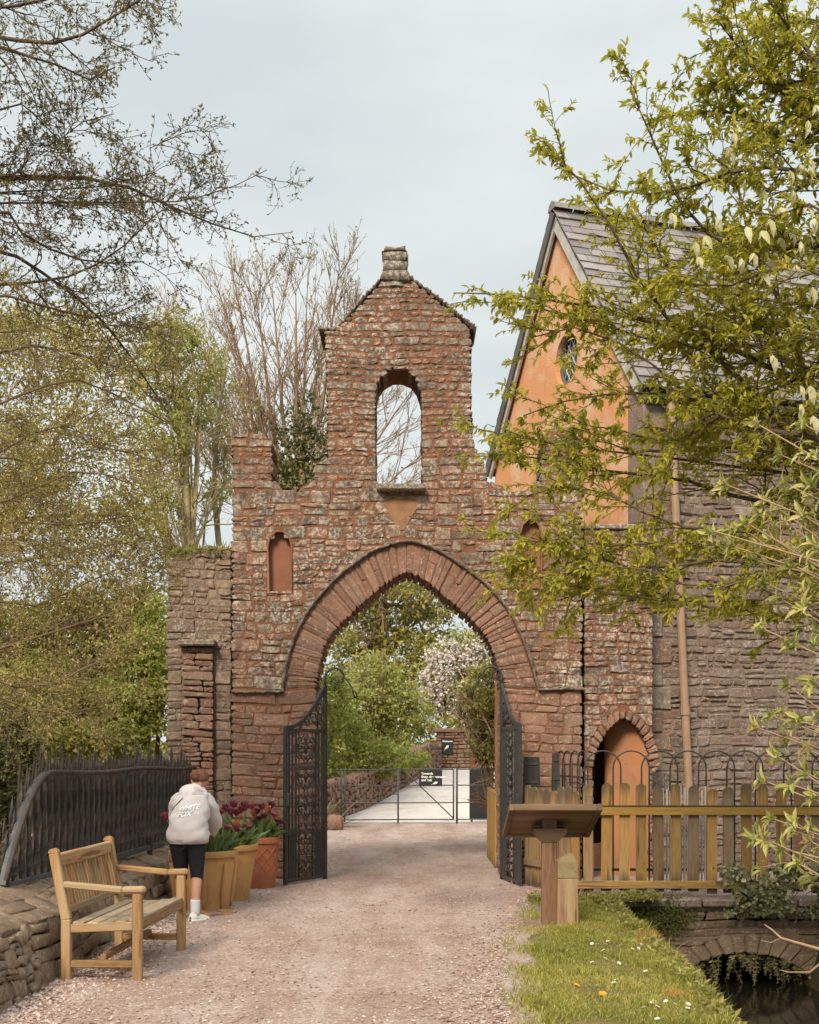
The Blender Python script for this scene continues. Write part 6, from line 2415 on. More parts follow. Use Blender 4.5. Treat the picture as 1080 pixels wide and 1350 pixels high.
# ------------------------------------------------------------------ grass, daisies, bank plants
rgx = np.random.default_rng(760)
n = 110000
yy = rgx.uniform(6.6, 13.25, n)
l = np.interp(yy, pys, path_r(pys)) - .02 + rgx.normal(0, .07, n)
r_ = bank_x(yy) + .10
u = rgx.random(n)
xx = l + (r_ - l) * u
patch = np.sin(xx * 6.1 + yy * 2.0) * np.sin(yy * 3.7 - xx * 2.2) * .5 + .5
keep = rgx.random(n) < np.clip(1.25 * patch - .12 + .35 * u + .8 * (u > .8), 0, 1) * np.clip((xx - l) * 2.6 + .10, 0, 1)
# worn edge by the path and round the post
xx, yy, u, patch = xx[keep], yy[keep], u[keep], patch[keep]
n = len(xx)
zz = hgt(xx, yy) + .022
hh = rgx.uniform(.012, .036, n) * (1 + .9 * (np.sin(xx * 9 + 2 * np.sin(yy * 4)) * np.sin(yy * 6.3) > .35)) * (1 + 1.2 * smooth(u, .78, 1.0)) * (.7 + .5 * patch)
lean = rgx.normal(0, .45, (n, 2))
az = rgx.uniform(0, 2 * np.pi, n)
wv = np.stack([np.cos(az), np.sin(az), np.zeros(n)], 1) * rgx.uniform(.0022, .0042, n)[:, None]
B = np.stack([xx, yy, zz], 1)
Tp = B + np.stack([lean[:, 0] * hh, lean[:, 1] * hh, hh], 1)
Mi = (B + Tp) / 2 + np.stack([np.zeros(n), np.zeros(n), hh * .12], 1)
V = np.stack([B - wv, B + wv, Mi + wv * .8, Mi - wv * .8, Tp], 1).reshape(-1, 3)
k5 = (np.arange(n) * 5)[:, None]
F4 = k5 + np.array([[0, 1, 2, 3]])
F3 = k5 + np.array([[3, 2, 4]])
tone = np.clip(.35 + .5 * (np.sin(xx * 2.9 + 1) * np.sin(yy * 2.1) * .5 + .2) + rgx.normal(0, .26, n), 0, .93)
org = (np.hypot(xx - gx(857, 10.6), (yy - 10.6) * .6) < .16) | (np.hypot(xx - gx(890, 8.2), (yy - 8.2) * .6) < .10)
tone = np.where(org & (rgx.random(n) < .6), 1.0, tone)
tag(add("grass", V, F4, F3, np.repeat(tone, 5), M['grass']), kind="stuff")
# broader leaves at the water's edge
n = 5200
yy = rgx.uniform(6.4, 13.2, n)
xx = bank_x(yy) + rgx.normal(.02, .085, n) + .05
zz = hgt(xx, yy) + rgx.uniform(.02, .11, n)
pos = np.stack([xx, yy, zz], 1)
ax = unit(np.stack([rgx.normal(.3, .7, n), rgx.normal(-.2, .7, n), rgx.uniform(-.2, 1.0, n)], 1))
nr = unit(np.stack([rgx.normal(0, .4, n), rgx.normal(-.3, .4, n), np.ones(n)], 1))
cl_k = (np.sin(yy * 5.1) + np.sin(yy * 11.7 + 1) + rgx.normal(0, .8, n)) > -.1
pos, ax, nr, n = pos[cl_k], ax[cl_k], nr[cl_k], int(cl_k.sum())
ln = rgx.uniform(.02, .07, n)
V, Fa, rn = scatter(LEAF, pos, ax, nr, ln, ln * .45, np.clip(rgx.random(n) * .8, 0, 1))
tag(add("bank_plants", V, None, Fa, rn, M['lf_mid']), kind="stuff")
# moss and short weeds along the foot of the fence
n = 5200
xx = rgx.uniform(1.25, 2.6, n)
yy = 13.12 + rgx.normal(0, .10, n)
pos = np.stack([xx, yy, np.where(xx > 2.2, ztop_ + .08, .0) + np.abs(rgx.normal(.02, .03, n))], 1)
ax = unit(np.stack([rgx.normal(0, .7, n), rgx.normal(-.4, .5, n), rgx.uniform(0, 1, n)], 1))
ln = rgx.uniform(.02, .05, n)
V, Fa, rn = scatter(LEAF, pos, ax, unit(rgx.normal(size=(n, 3)) * .4 + (0, -.4, 1)), ln, ln * .5, rgx.random(n) * .6)
tag(add("ground_cover", V, None, Fa, rn, M['lf_mid']), kind="stuff")


def flower_mesh(r, petals, mat):
    pos = np.zeros((petals, 3))
    a = 2 * np.pi * np.arange(petals) / petals
    ax = np.stack([np.cos(a), np.sin(a), np.full(petals, .25)], 1)
    V, Fa, rn = scatter(LEAF, pos, ax, np.tile((0, 0, 1.0), (petals, 1)), np.full(petals, r), np.full(petals, r * .45), np.full(petals, .5))
    return V, Fa, rn


def small_flower(name, label, cat, r, petals, mat, mat2, group):
    t_ = thing(name, label, cat, (0, 0, 0), group)
    V, Fa, rn = flower_mesh(r, petals, mat)
    V = V + np.array((0, 0, .05))
    add("petals", V, None, Fa, rn, mat, t_)
    mb = MB()
    mb.lathe((0, 0, .05), [(.0, -.002), (r * .24, .002), (r * .2, .006), (0, .008)], 8)
    mb.build("centre", mat2, t_)
    mb = MB()
    mb.tube([(0, 0, -.01), (.003, 0, .025), (0, 0, .052)], .0015, 4)
    mb.build("stalk", M['tulip_leaf'], t_)
    return t_


dz = small_flower("daisy", "small white daisy in the grass verge between path and stream", "daisy", .021, 12, M['daisy'], M['dandelion'], "white daisies in the verge")
spots = [(812, 1247), (820, 1243), (830, 1246), (838, 1242), (850, 1240), (782, 1244), (788, 1246), (796, 1245), (803, 1240), (822, 1224), (826, 1213), (819, 1219), (793, 1264), (812, 1268), (815, 1288), (812, 1297), (818, 1292), (854, 1275), (792, 1300), (850, 1290), (858, 1320), (862, 1325), (866, 1330), (852, 1328),
         (884, 1316), (904, 1312), (905, 1320), (904, 1326), (881, 1313), (783, 1270), (801, 1252), (834, 1260), (868, 1342), (924, 1344), (842, 1236), (860, 1318)]
for k, (a, b) in enumerate(spots):
    D = 1.5 * F / (b - HY)
    o = dz if k == 0 else copy_tree(dz)
    xq = gx(a, D)
    o.location = (xq, D, float(hgt(xq, D)) + .004)
    o.rotation_euler = (rgx.uniform(.15, .6), rgx.normal(0, .25), rgx.uniform(0, 6))
    o.scale = (.85, .85, 1.1)
dd_ = small_flower("dandelion", "yellow orange dandelion in the grass, the nearer of two", "dandelion", .030, 16, M['dandelion'], M['dandelion'], None)
for k, (a, b) in enumerate(((794, 1309), (757, 1298))):
    D = 1.5 * F / (b - HY)
    o = dd_ if k == 0 else copy_tree(dd_)
    o.location = (gx(a, D), D, .0)
    o.rotation_euler = (.4, 0, k)
    if k:
        o["label"] = "yellow orange dandelion in the grass, the farther and smaller of two"
        o.scale = (.8, .8, 1)

# loose chips on the gravel
n = 9000
yy = 6.9 + 8 * rgx.random(n) ** 1.5
e = rgx.random(n)
side = rgx.random(n)
lft = path_l(yy) + .28
xx = np.where(side < .45, lft + np.abs(rgx.normal(0, .22, n)), np.where(side < .62, path_r(yy) - np.abs(rgx.normal(0, .22, n)), lft + (path_r(yy) - lft) * e))
s = rgx.uniform(.005, .014, n) * np.where(side < .45, 1.35, 1)
oct_ = np.array([(1, 0, 0), (0, 1, 0), (-1, 0, 0), (0, -1, 0), (0, 0, .7), (0, 0, -.5)])
of = np.array([(0, 1, 4), (1, 2, 4), (2, 3, 4), (3, 0, 4), (1, 0, 5), (2, 1, 5), (3, 2, 5), (0, 3, 5)])
Rz = rgx.uniform(0, 6.28, n)
jt = rgx.uniform(.6, 1.35, (n, 6, 1))
loc = oct_[None] * jt * s[:, None, None]
ca, sa = np.cos(Rz)[:, None], np.sin(Rz)[:, None]
V = np.stack([loc[..., 0] * ca - loc[..., 1] * sa + xx[:, None], loc[..., 0] * sa + loc[..., 1] * ca + yy[:, None], loc[..., 2] + .016 + s[:, None] * .2], -1).reshape(-1, 3)
Fa = (of[None] + (np.arange(n) * 6)[:, None, None]).reshape(-1, 3)
M['chip'] = rnd_mat('gravel_chip', [(0, (.20, .125, .10)), (.3, (.33, .21, .17)), (.6, (.42, .31, .26)), (.85, (.53, .45, .40)), (1, (.27, .20, .18))], .9, .2, 40, .2, bs=0)
tag(add("gravel_chips", V, None, Fa, np.repeat(rgx.random(n), 6), M['chip']), kind="stuff")

# fallen leaves and bits on the gravel
n = 420
yy = 7 + 20 * rgx.random(n) ** 1.4
lr = rgx.random(n)
pl_, pr_ = path_l(yy) + .3, path_r(yy) - .05
xx = np.where(lr < .35, pl_ + np.abs(rgx.normal(0, .18, n)), np.where(lr < .7, pr_ - np.abs(rgx.normal(0, .22, n)), pl_ + (pr_ - pl_) * rgx.random(n)))
pos = np.stack([xx, yy, np.full(n, .027)], 1)
az = rgx.uniform(0, 6.28, n)
ln = rgx.uniform(.015, .05, n)
V, Fa, rn = scatter(LEAF, pos, np.stack([np.cos(az), np.sin(az), rgx.normal(.1, .15, n)], 1), np.stack([rgx.normal(0, .3, n), rgx.normal(0, .3, n), np.ones(n)], 1), ln, ln * .5, rgx.random(n))
M['litter'] = rnd_mat('dead_leaf', [(0, (.07, .045, .03)), (.5, (.17, .10, .055)), (1, (.30, .20, .11))], .9, .1, 30, .2, bs=0)
tag(add("leaf_litter", V, None, Fa, rn, M['litter']), kind="stuff")

# grass tufts on top of the buttress wall
n = 900
xx = rgx.uniform(gx(222, 16), gx(305, 16), n)
pos = np.stack([xx, 15.95 + rgx.uniform(-.02, .5, n), gz(728, BY) + rgx.uniform(-.05, .02, n)], 1)
ax = unit(np.stack([rgx.normal(0, .8, n), rgx.normal(-.5, .6, n), rgx.uniform(-.3, 1, n)], 1))
ln = rgx.uniform(.05, .20, n)
V, Fa, rn = scatter(LEAF, pos, ax, unit(rgx.normal(size=(n, 3))), ln, ln * .10, rgx.random(n))
tag(add("wall_top_grass", V, None, Fa, rn, M['lf_willow']), kind="stuff")

# ------------------------------------------------------------------ pots and tulips
rp = np.random.default_rng(800)


def pot(name, label, c, prof, mat, soil_r, soil_z, deco=None):
    t_ = thing(name, label, "plant pot", c)
    mb = MB()
    mb.lathe(c, prof, 40)
    o = mb.build("body", mat, t_, True)
    o.data.set_sharp_from_angle(angle=R(40))
    mb = MB()
    mb.lathe((c[0], c[1], c[2] + soil_z), [(0, .02), (soil_r * .5, .015), (soil_r, 0)], 24)
    mb.build("soil", M['soil'], t_, True)
    if deco:
        deco(t_, c)
    return t_


def bell(rt_, rb_, h, lip=.035):
    return [(0, .0), (rb_, 0), (rb_ * 1.02, .03), (rb_ + (rt_ - rb_) * .35, h * .4), (rb_ + (rt_ - rb_) * .75, h * .78), (rt_ - lip, h - .07), (rt_, h - .06), (rt_ + .008, h - .03), (rt_, h), (rt_ - .04, h), (rt_ - .05, h - .03), (rt_ - .06, h - .09)]


def swags(t_, c):
    mb = MB()
    for k in range(9):
        a0 = 2 * math.pi * k / 9
        for i in range(1):
            pts = [(c[0] + (.27 + .055 * t) * math.cos(a0), c[1] + (.27 + .055 * t) * math.sin(a0), c[2] + .04 + .44 * t) for t in np.linspace(0, 1, 8)]
            mb.tube(pts, [.012 + .016 * abs(math.sin(t * 3)) for t in np.linspace(0, 1, 8)], 6)
    mb.build("ribs", M['pot_tan'], t_, True)


def lattice(t_, c):
    mb = MB()
    for k in range(12):
        for s in (1, -1):
            pts = [(c[0] + (.178 + .04 * t) * math.cos(2 * math.pi * k / 12 + s * t * 1.6), c[1] + (.178 + .04 * t) * math.sin(2 * math.pi * k / 12 + s * t * 1.6), c[2] + .05 + .44 * t) for t in np.linspace(0, 1, 12)]
            mb.tube(pts, .0075, 5)
    mb.build("lattice", M['terracotta'], t_, True)


c1, c2, c3 = (-2.06, 12.50, .0), (-1.99, 13.35, .0), (-1.74, 14.52, .0)
pot("tan_pot", "wide tan clay pot with a ribbed bell shape, in front of the bending person", c1, bell(.34, .255, .60), M['pot_tan'], .29, .53, swags)
pot("tan_pot", "wide tan clay pot with a smooth stained side, touching the red lattice pot", c2, bell(.37, .27, .60), M['pot_tan'], .32, .53)
pot("lattice_pot", "tall red terracotta pot with a diamond lattice pattern beside the left gate leaf", c3, [(0, 0), (.18, 0), (.185, .03), (.215, .52), (.235, .53), (.24, .585), (.23, .60), (.205, .60), (.20, .56), (.195, .50)], M['terracotta'], .20, .52, lattice)
sc_m = MB()
sc_m.lathe((-1.86, 12.15, 0), [(0, .006), (.15, .006), (.17, .03), (.18, .03), (.165, .0)], 28)
tag(sc_m.build("pot_saucer", M['pot_tan'], None, True, True), "shallow clay saucer lying on the gravel beside the tan pot", "saucer")


def tulip(kind, h):
    t_ = thing("tulip", "tulip", "tulip", (0, 0, 0))
    mat = {'d': M['tulip_dark'], 'r': M['tulip_red'], 'c': M['tulip_coral']}[kind]
    mb = MB()
    mb.tube([(0, 0, -.02), (.006, 0, h * .5), (0, .004, h)], .0045, 5)
    mb.build("stem", M['tulip_leaf'], t_)
    P6, A6, N6 = [], [], []
    for i in range(9):
        a = 2 * math.pi * i / 6 + (.5 if i >= 6 else 0)
        rr_ = .016 if i < 6 else .008
        P6.append((rr_ * .4 * math.cos(a), rr_ * .4 * math.sin(a), h - .005))
        op = .42 if i < 6 else .15
        A6.append((op * math.cos(a), op * math.sin(a), 1))
        N6.append((-math.cos(a), -math.sin(a), op))
    ln = np.full(9, .072)
    V, Fa, rn = scatter(LANCE, np.array(P6), np.array(A6), np.array(N6), ln, np.full(9, .055), rp.random(9))
    add("bloom", V, None, Fa, rn, mat, t_)
    for i in range(3):
        a = rp.uniform(0, 6.28)
        V, Fa, rn = scatter(LANCE, np.array([(0, 0, .0)]), np.array([(.5 * math.cos(a), .5 * math.sin(a), 1)]), np.array([(-math.cos(a), -math.sin(a), .5)]), np.array([rp.uniform(.22, .32)]), np.array([.06]), rp.random(1))
        add("leaf", V, None, Fa, rn, M['tulip_leaf'], t_)
    return t_


tul_lab = {('d', 1): "dark purple tulip in the ribbed tan pot by the bending person", ('r', 1): "crimson tulip in the ribbed tan pot by the bending person",
           ('d', 2): "dark purple tulip in the smooth tan pot", ('c', 2): "coral tulip in the smooth tan pot", ('r', 2): "crimson tulip in the smooth tan pot",
           ('d', 3): "dark purple tulip in the red lattice pot", ('c', 3): "coral tulip in the red lattice pot", ('r', 3): "crimson tulip in the red lattice pot"}
tul_grp = {1: "tulips in the ribbed tan pot", 2: "tulips in the smooth tan pot", 3: "tulips in the red lattice pot"}
protos = {k: tulip(k, h) for k, h in (('d', .30), ('r', .33), ('c', .30))}
usedp = set()
plan = [('r', 1, (218, 1075)), ('d', 1, (230, 1085)), ('r', 1, (300, 1090)),
        ('d', 1, (313, 1092)), ('d', 2, (298, 1064)), ('d', 2, (308, 1060)), ('d', 2, (318, 1066)), ('d', 2, (324, 1062)), ('d', 2, (312, 1070)), ('c', 2, (311, 1085)), ('d', 2, (322, 1098)), ('d', 2, (327, 1090)), ('r', 2, (290, 1070)), ('d', 2, (304, 1068)), ('d', 2, (284, 1074)),
        ('c', 3, (334, 1071)), ('d', 3, (339, 1068)), ('d', 3, (341, 1078)), ('c', 3, (352, 1065)), ('c', 3, (354, 1068)), ('d', 3, (358, 1060)), ('d', 3, (366, 1082)), ('d', 3, (368, 1088)), ('d', 3, (371, 1083)), ('r', 3, (331, 1062)), ('d', 3, (345, 1062)), ('d', 3, (322, 1060)), ('r', 3, (362, 1074)), ('d', 3, (335, 1082)), ('d', 3, (348, 1075))]
for kd, pt_, (a, b) in plan:
    c, rad = {1: (c1, .26), 2: (c2, .28), 3: (c3, .17)}[pt_]
    Yt = c[1] + rp.uniform(-.6, .6) * rad
    p = np.array(at(a, b, Yt))
    base_ = np.array((c[0] + np.clip(p[0] - c[0], -rad, rad) * .75, Yt, .52))
    d = p - base_
    L_ = max(float(np.linalg.norm(d)), .08)
    o = protos[kd] if kd not in usedp else copy_tree(protos[kd])
    usedp.add(kd)
    o.location = base_
    h0 = {'d': .30, 'r': .33, 'c': .30}[kd]
    o.rotation_mode = 'XYZ'
    q = Vector(d).normalized().to_track_quat('Z', 'Y')
    o.rotation_euler = (q @ Matrix.Rotation(rp.uniform(0, 6), 3, 'Z').to_quaternion()).to_euler()
    s_ = L_ / (h0 + .035)
    o.scale = (1.4, 1.4, max(.55, s_))
    o["label"] = tul_lab[(kd, pt_)]
    o["group"] = tul_grp[pt_] + ", " + {'d': 'dark', 'r': 'crimson', 'c': 'coral'}[kd]
# leafy tufts between them
for c, rad, lab, n in ((c1, .27, "tuft of upright green tulip leaves in the ribbed tan pot", 150), (c2, .30, "tuft of upright green tulip leaves in the smooth tan pot", 170), (c3, .18, "tuft of upright green tulip leaves in the red lattice pot", 90)):
    r_, a_ = rad * np.sqrt(rp.random(n)), rp.uniform(0, 6.28, n)
    pos = np.stack([c[0] + r_ * np.cos(a_), c[1] + r_ * np.sin(a_), np.full(n, .53)], 1)
    ax = unit(np.stack([np.cos(a_) * .45 * r_ / rad + rp.normal(0, .25, n), np.sin(a_) * .45 * r_ / rad + rp.normal(0, .25, n), np.ones(n)], 1))
    ln = rp.uniform(.14, .30, n)
    V, Fa, rn = scatter(LANCE, pos, ax, unit(np.stack([-np.cos(a_), -np.sin(a_), np.full(n, .4)], 1) + rp.normal(0, .3, (n, 3))), ln, ln * .22, rp.random(n))
    o = add("leaf_tuft", V, None, Fa, rn, M['tulip_leaf'], None, own=True)
    tag(o, lab, "plant")

# ------------------------------------------------------------------ person bending over the pots


def skin_mesh(nodes, edges, root, levels=2):
    me = bpy.data.meshes.new("tmp")
    me.from_pydata([n[0] for n in nodes], edges, [])
    o = bpy.data.objects.new("tmp", me)
    COL.objects.link(o)
    o.modifiers.new("s", 'SKIN')
    for i, n in enumerate(nodes):
        r_ = n[1] if hasattr(n[1], '__len__') else (n[1], n[1])
        me.skin_vertices[0].data[i].radius = r_
        me.skin_vertices[0].data[i].use_root = (i == root)
    sb = o.modifiers.new("d", 'SUBSURF')
    sb.levels = sb.render_levels = levels
    bpy.context.view_layer.update()
    out = bpy.data.meshes.new_from_object(o.evaluated_get(bpy.context.evaluated_depsgraph_get()))
    bpy.data.objects.remove(o)
    bpy.data.meshes.remove(me)
    for p in out.polygons:
        p.use_smooth = True
    return out


def put(me, name, mat, parent):
    me.name = name
    me.materials.clear()
    me.materials.append(mat)
    me.transform(Matrix.Translation(-origin(parent)))
    return link(name, me, parent)


PX, PYp = -2.09, 11.66
pe = thing("person", "person in a pale grey hoodie and black leggings bending over the flower pots", "person", (PX, PYp, 0))
nodes, edges = [], []


def nn(p, r_, prev=None):
    nodes.append((p, r_))
    if prev is not None:
        edges.append((prev, len(nodes) - 1))
    return len(nodes) - 1


pel = nn((PX - .01, 11.68, .80), (.135, .11))
sp1 = nn((PX - .01, 11.75, .96), (.125, .095), pel)
chst = nn((PX + .03, 11.85, 1.10), (.135, .095), sp1)
nk0 = nn((PX + .05, 11.93, 1.20), (.055, .05), chst)
nk1 = nn((PX + .065, 11.98, 1.245), (.048, .048), nk0)
hd0 = nn((PX + .075, 12.02, 1.30), (.074, .082), nk1)
hd1 = nn((PX + .08, 12.045, 1.35), (.070, .078), hd0)
nose = nn((PX + .09, 12.115, 1.275), (.014, .014), hd0)
for s in (1, -1):
    nn((PX + .075 + s * .085, 12.005, 1.30), (.018, .012), hd0)
for s in (1, -1):
    shd = nn((PX + .03 + s * .145, 11.90, 1.135), (.055, .052), chst)
    elb = nn((PX + .03 + s * .175, 12.04, .93), (.040, .040), shd)
    wri = nn((PX + .03 + s * .115, 12.24, .80), (.026, .024), elb)
    PX_ = PX + .03
    plm = nn((PX_ + s * .095, 12.31, .765), (.036, .020), wri)
    for k, (dx, L_) in enumerate(((-.030, .062), (-.010, .075), (.010, .070), (.028, .055))):
        f0 = nn((PX_ + s * .095 + dx, 12.345, .742), (.009, .009), plm)
        f1 = nn((PX_ + s * .092 + dx, 12.345 + L_ * .45, .722), (.0085, .0085), f0)
        nn((PX_ + s * .088 + dx, 12.345 + L_ * .75, .722 - L_ * .55), (.0075, .0075), f1)
    t0 = nn((PX_ + s * .095 - s * .045, 12.315, .748), (.010, .010), plm)
    nn((PX_ + s * .095 - s * .06, 12.345, .725), (.0085, .0085), t0)
LEGS = []
for s, (kx, ky, ax_, ay_, tx, ty) in ((1, (PX + .105, 11.69, PX + .10, 11.62, PX + .155, 11.70)), (-1, (PX - .055, 11.77, PX - .07, 11.76, PX - .09, 11.87))):
    hip = nn((PX + .015 + s * .075, 11.68, .73), (.085, .085), pel)
    kn = nn((kx, ky, .43), (.053, .056), hip)
    cf = nn(((kx + ax_) / 2 + .003, (ky + ay_) / 2 - .025, .30), (.047, .050), kn)
    an = nn((ax_, ay_, .095), (.031, .033), cf)
    hl = nn((ax_ + (tx - ax_) * .15, ay_ + (ty - ay_) * .15, .045), (.033, .03), an)
    nn((tx, ty, .032), (.030, .022), hl)
    LEGS.append((s, kx, ky, ax_, ay_, tx, ty))
body = put(skin_mesh(nodes, edges, pel, 2), "body", M['skin'], pe)

# leggings: pelvis to just under the knee
nodes, edges = [], []
p0 = nn((PX - .01, 11.70, .82), (.135, .11))
for s, kx, ky, ax_, ay_, tx, ty in LEGS:
    h0 = nn((PX + .018 + s * .078, 11.69, .70), (.105, .108), p0)
    m0 = nn(((PX + .018 + s * .078 + kx) / 2, (11.69 + ky) / 2, .57), (.082, .086), h0)
    k0 = nn((kx, ky, .44), (.062, .066), m0)
    nn((kx + .002, ky - .02, .345), (.056, .060), k0)
put(skin_mesh(nodes, edges, p0, 2), "leggings", M['leggings'], pe)


def loft(rings, n, name, mat, parent, wr=.006, seed=1, cap=(True, True)):
    rg = np.random.default_rng(seed)
    V = []
    K = len(rings)
    C = np.array([r_[0] for r_ in rings])
    T_ = unit(np.gradient(C, axis=0))
    for i, (c, rx, ry) in enumerate(rings):
        t = T_[i]
        x = np.array((1.0, 0, 0))
        x = unit(x - t * (x @ t))
        y = np.cross(t, x)
        for k in range(n):
            a = 2 * math.pi * k / n
            w = 1 + wr / .1 * (math.sin(3 * a + i * .9 + seed) * .35 + math.sin(7 * a - i * 1.7) * .2)
            sq = 1.0
            V.append(np.array(c) + x * rx * math.copysign(abs(math.cos(a)) ** .85, math.cos(a)) * w + y * ry * math.copysign(abs(math.sin(a)) ** .85, math.sin(a)) * w)
    f = [[i * n + k, i * n + (k + 1) % n, (i + 1) * n + (k + 1) % n, (i + 1) * n + k] for i in range(K - 1) for k in range(n)]
    f3 = []
    V.append(np.array(rings[0][0]))
    V.append(np.array(rings[-1][0]))
    if cap[0]:
        f3 += [[len(V) - 2, (k + 1) % n, k] for k in range(n)]
    if cap[1]:
        f3 += [[len(V) - 1, (K - 1) * n + k, (K - 1) * n + (k + 1) % n] for k in range(n)]
    return V, f, f3


def resample(rings, n):
    A = np.array([list(r_[0]) + [r_[1], r_[2]] for r_ in rings])
    B_ = catmull(A, n)
    return [((b_[0], b_[1], b_[2]), b_[3], b_[4]) for b_ in B_]


tor = resample([((PX + .022, 11.68, .735), .175, .142), ((PX + .022, 11.68, .755), .190, .158), ((PX + .022, 11.685, .80), .196, .168), ((PX + .024, 11.71, .90), .182, .158), ((PX + .03, 11.77, 1.02), .172, .145), ((PX + .038, 11.84, 1.11), .165, .132), ((PX + .045, 11.90, 1.175), .135, .105), ((PX + .055, 11.935, 1.215), .08, .07)], 26)
V, f, f3 = loft(tor, 36, "", None, None, .010, 2)
hm = MB()
hm.arr(V, f, f3)
for s in (1, -1):
    sl_r = resample([((PX_ + s * .105, 11.87, 1.12), .072, .078), ((PX_ + s * .150, 11.91, 1.09), .072, .078), ((PX_ + s * .170, 11.97, 1.01), .068, .074), ((PX_ + s * .185, 12.04, .925), .068, .070), ((PX_ + s * .170, 12.12, .870), .062, .062), ((PX_ + s * .130, 12.205, .818), .052, .052), ((PX_ + s * .122, 12.225, .808), .038, .038), ((PX_ + s * .118, 12.24, .800), .040, .040)], 18)
    Vs_, fs__, f3s = loft(sl_r, 20, "", None, None, .014, 3 + s)
    hm.arr(Vs_, fs__, f3s)
hoodie = hm.build("hoodie", M['hoodie'], pe, True)
from mathutils import noise as mnoise
for v in hoodie.data.vertices:
    c_ = v.co
    v.co = c_ + v.normal * (.016 * mnoise.noise(Vector((c_.x * 7, c_.y * 7, c_.z * 15))) + .007 * mnoise.noise(Vector((c_.x * 20, c_.y * 20, c_.z * 34))))
# cuff band at the hem
rib = resample([((PX + .022, 11.68, .722), .172, .138), ((PX + .022, 11.68, .745), .178, .146), ((PX + .022, 11.68, .768), .188, .156)], 6)
V, f, f3 = loft(rib, 36, "", None, None, .004, 2)
mb = MB()
mb.arr(V, f, f3)
mb.build("hem_band", M['fleece_shaded'], hoodie, True)
# hood lying on the back, built as folds
hood_ = MB()
for (cz, cy, rx, ry, rz, dx) in ((1.160, 11.80, .138, .085, .052, .0), (1.196, 11.855, .126, .095, .038, .01), (1.115, 11.745, .105, .065, .045, .01), (1.218, 11.91, .110, .080, .028, .015)):
    rings_ = []
    for a in np.linspace(-math.pi / 2, math.pi / 2, 13):
        rings_.append(((rx * math.cos(a) ** .7 + .0005, cz + rz * math.sin(a))))
    b0 = len(hood_.v)
    nK = 28
    for r__, z in rings_:
        for k in range(nK):
            aa = 2 * math.pi * k / nK
            hood_._push([(PX + .035 + dx + r__ * math.cos(aa), cy + ry / rx * r__ * math.sin(aa) + (z - cz) * .45, z - .025 * (math.cos(aa) ** 2 - .5) + .012 * math.sin(3 * aa + cz * 30) * r__ / rx)])
    for i in range(12):
        for k in range(nK):
            hood_.f4.append([b0 + i * nK + k, b0 + i * nK + (k + 1) % nK, b0 + (i + 1) * nK + (k + 1) % nK, b0 + (i + 1) * nK + k])
hood_.build("hood", M['fleece_shaded'], hoodie, True)
# hair gathered in a low knot
hr = MB()
hc = np.array((PX + .078, 12.02, 1.325))
b0 = 0
nK, nR = 28, 16
for i in range(nR + 1):
    th = math.pi * i / nR
    for k in range(nK):
        a = 2 * math.pi * k / nK
        d = np.array((math.sin(th) * math.cos(a), math.sin(th) * math.sin(a), math.cos(th)))
        r_ = .090 + .0035 * math.sin(a * 11 + th * 3) + (.0 if d[1] < .3 else -.03 * (d[1] - .3))
        if d[2] < -.35:
            r_ *= .86
        hr._push([hc + d * r_ * np.array((.93, 1.0, 1.0))])
for i in range(nR):
    for k in range(nK):
        hr.f4.append([i * nK + k, i * nK + (k + 1) % nK, (i + 1) * nK + (k + 1) % nK, (i + 1) * nK + k])
for kk in range(5):
    b0 = len(hr.v)
    cc = hc + np.array((-.035 + rp.normal(0, .012), -.085 + rp.normal(0, .01), .02 + rp.normal(0, .014)))
    for i in range(9):
        th = math.pi * i / 8
        for k in range(12):
            a = 2 * math.pi * k / 12
            hr._push([cc + np.array((math.sin(th) * math.cos(a), math.sin(th) * math.sin(a), math.cos(th))) * (.036 + .003 * math.sin(5 * a + kk))])
    for i in range(8):
        for k in range(12):
            hr.f4.append([b0 + i * 12 + k, b0 + i * 12 + (k + 1) % 12, b0 + (i + 1) * 12 + (k + 1) % 12, b0 + (i + 1) * 12 + k])
for kk in range(10):
    a = rp.uniform(0, 6.28)
    s0 = hc + np.array((.09 * math.cos(a), -.03 + .05 * math.sin(a), rp.uniform(-.06, .05)))
    hr.tube([s0, s0 + rp.normal(0, .015, 3) + (0, 0, -.03), s0 + rp.normal(0, .02, 3) + (0, 0, -.07)], [.004, .003, .001], 4)
for i_, v_ in enumerate(hr.v):
    d_ = mnoise.noise(Vector((v_[0] * 60, v_[1] * 60, v_[2] * 18)))
    e_ = unit(np.array(v_) - hc)
    hr.v[i_] = tuple(np.array(v_) + e_ * .012 * d_)
hr.build("hair", M['hair'], pe, True)
for s in (1, -1):
    mb = MB()
    mb.lathe((PX + .085 + s * .032, 12.098, 1.298), [(0, -.010), (.010, -.004), (.011, .003), (0, .010)], 10)
    mb.build("eye", M['strap'], pe, True)
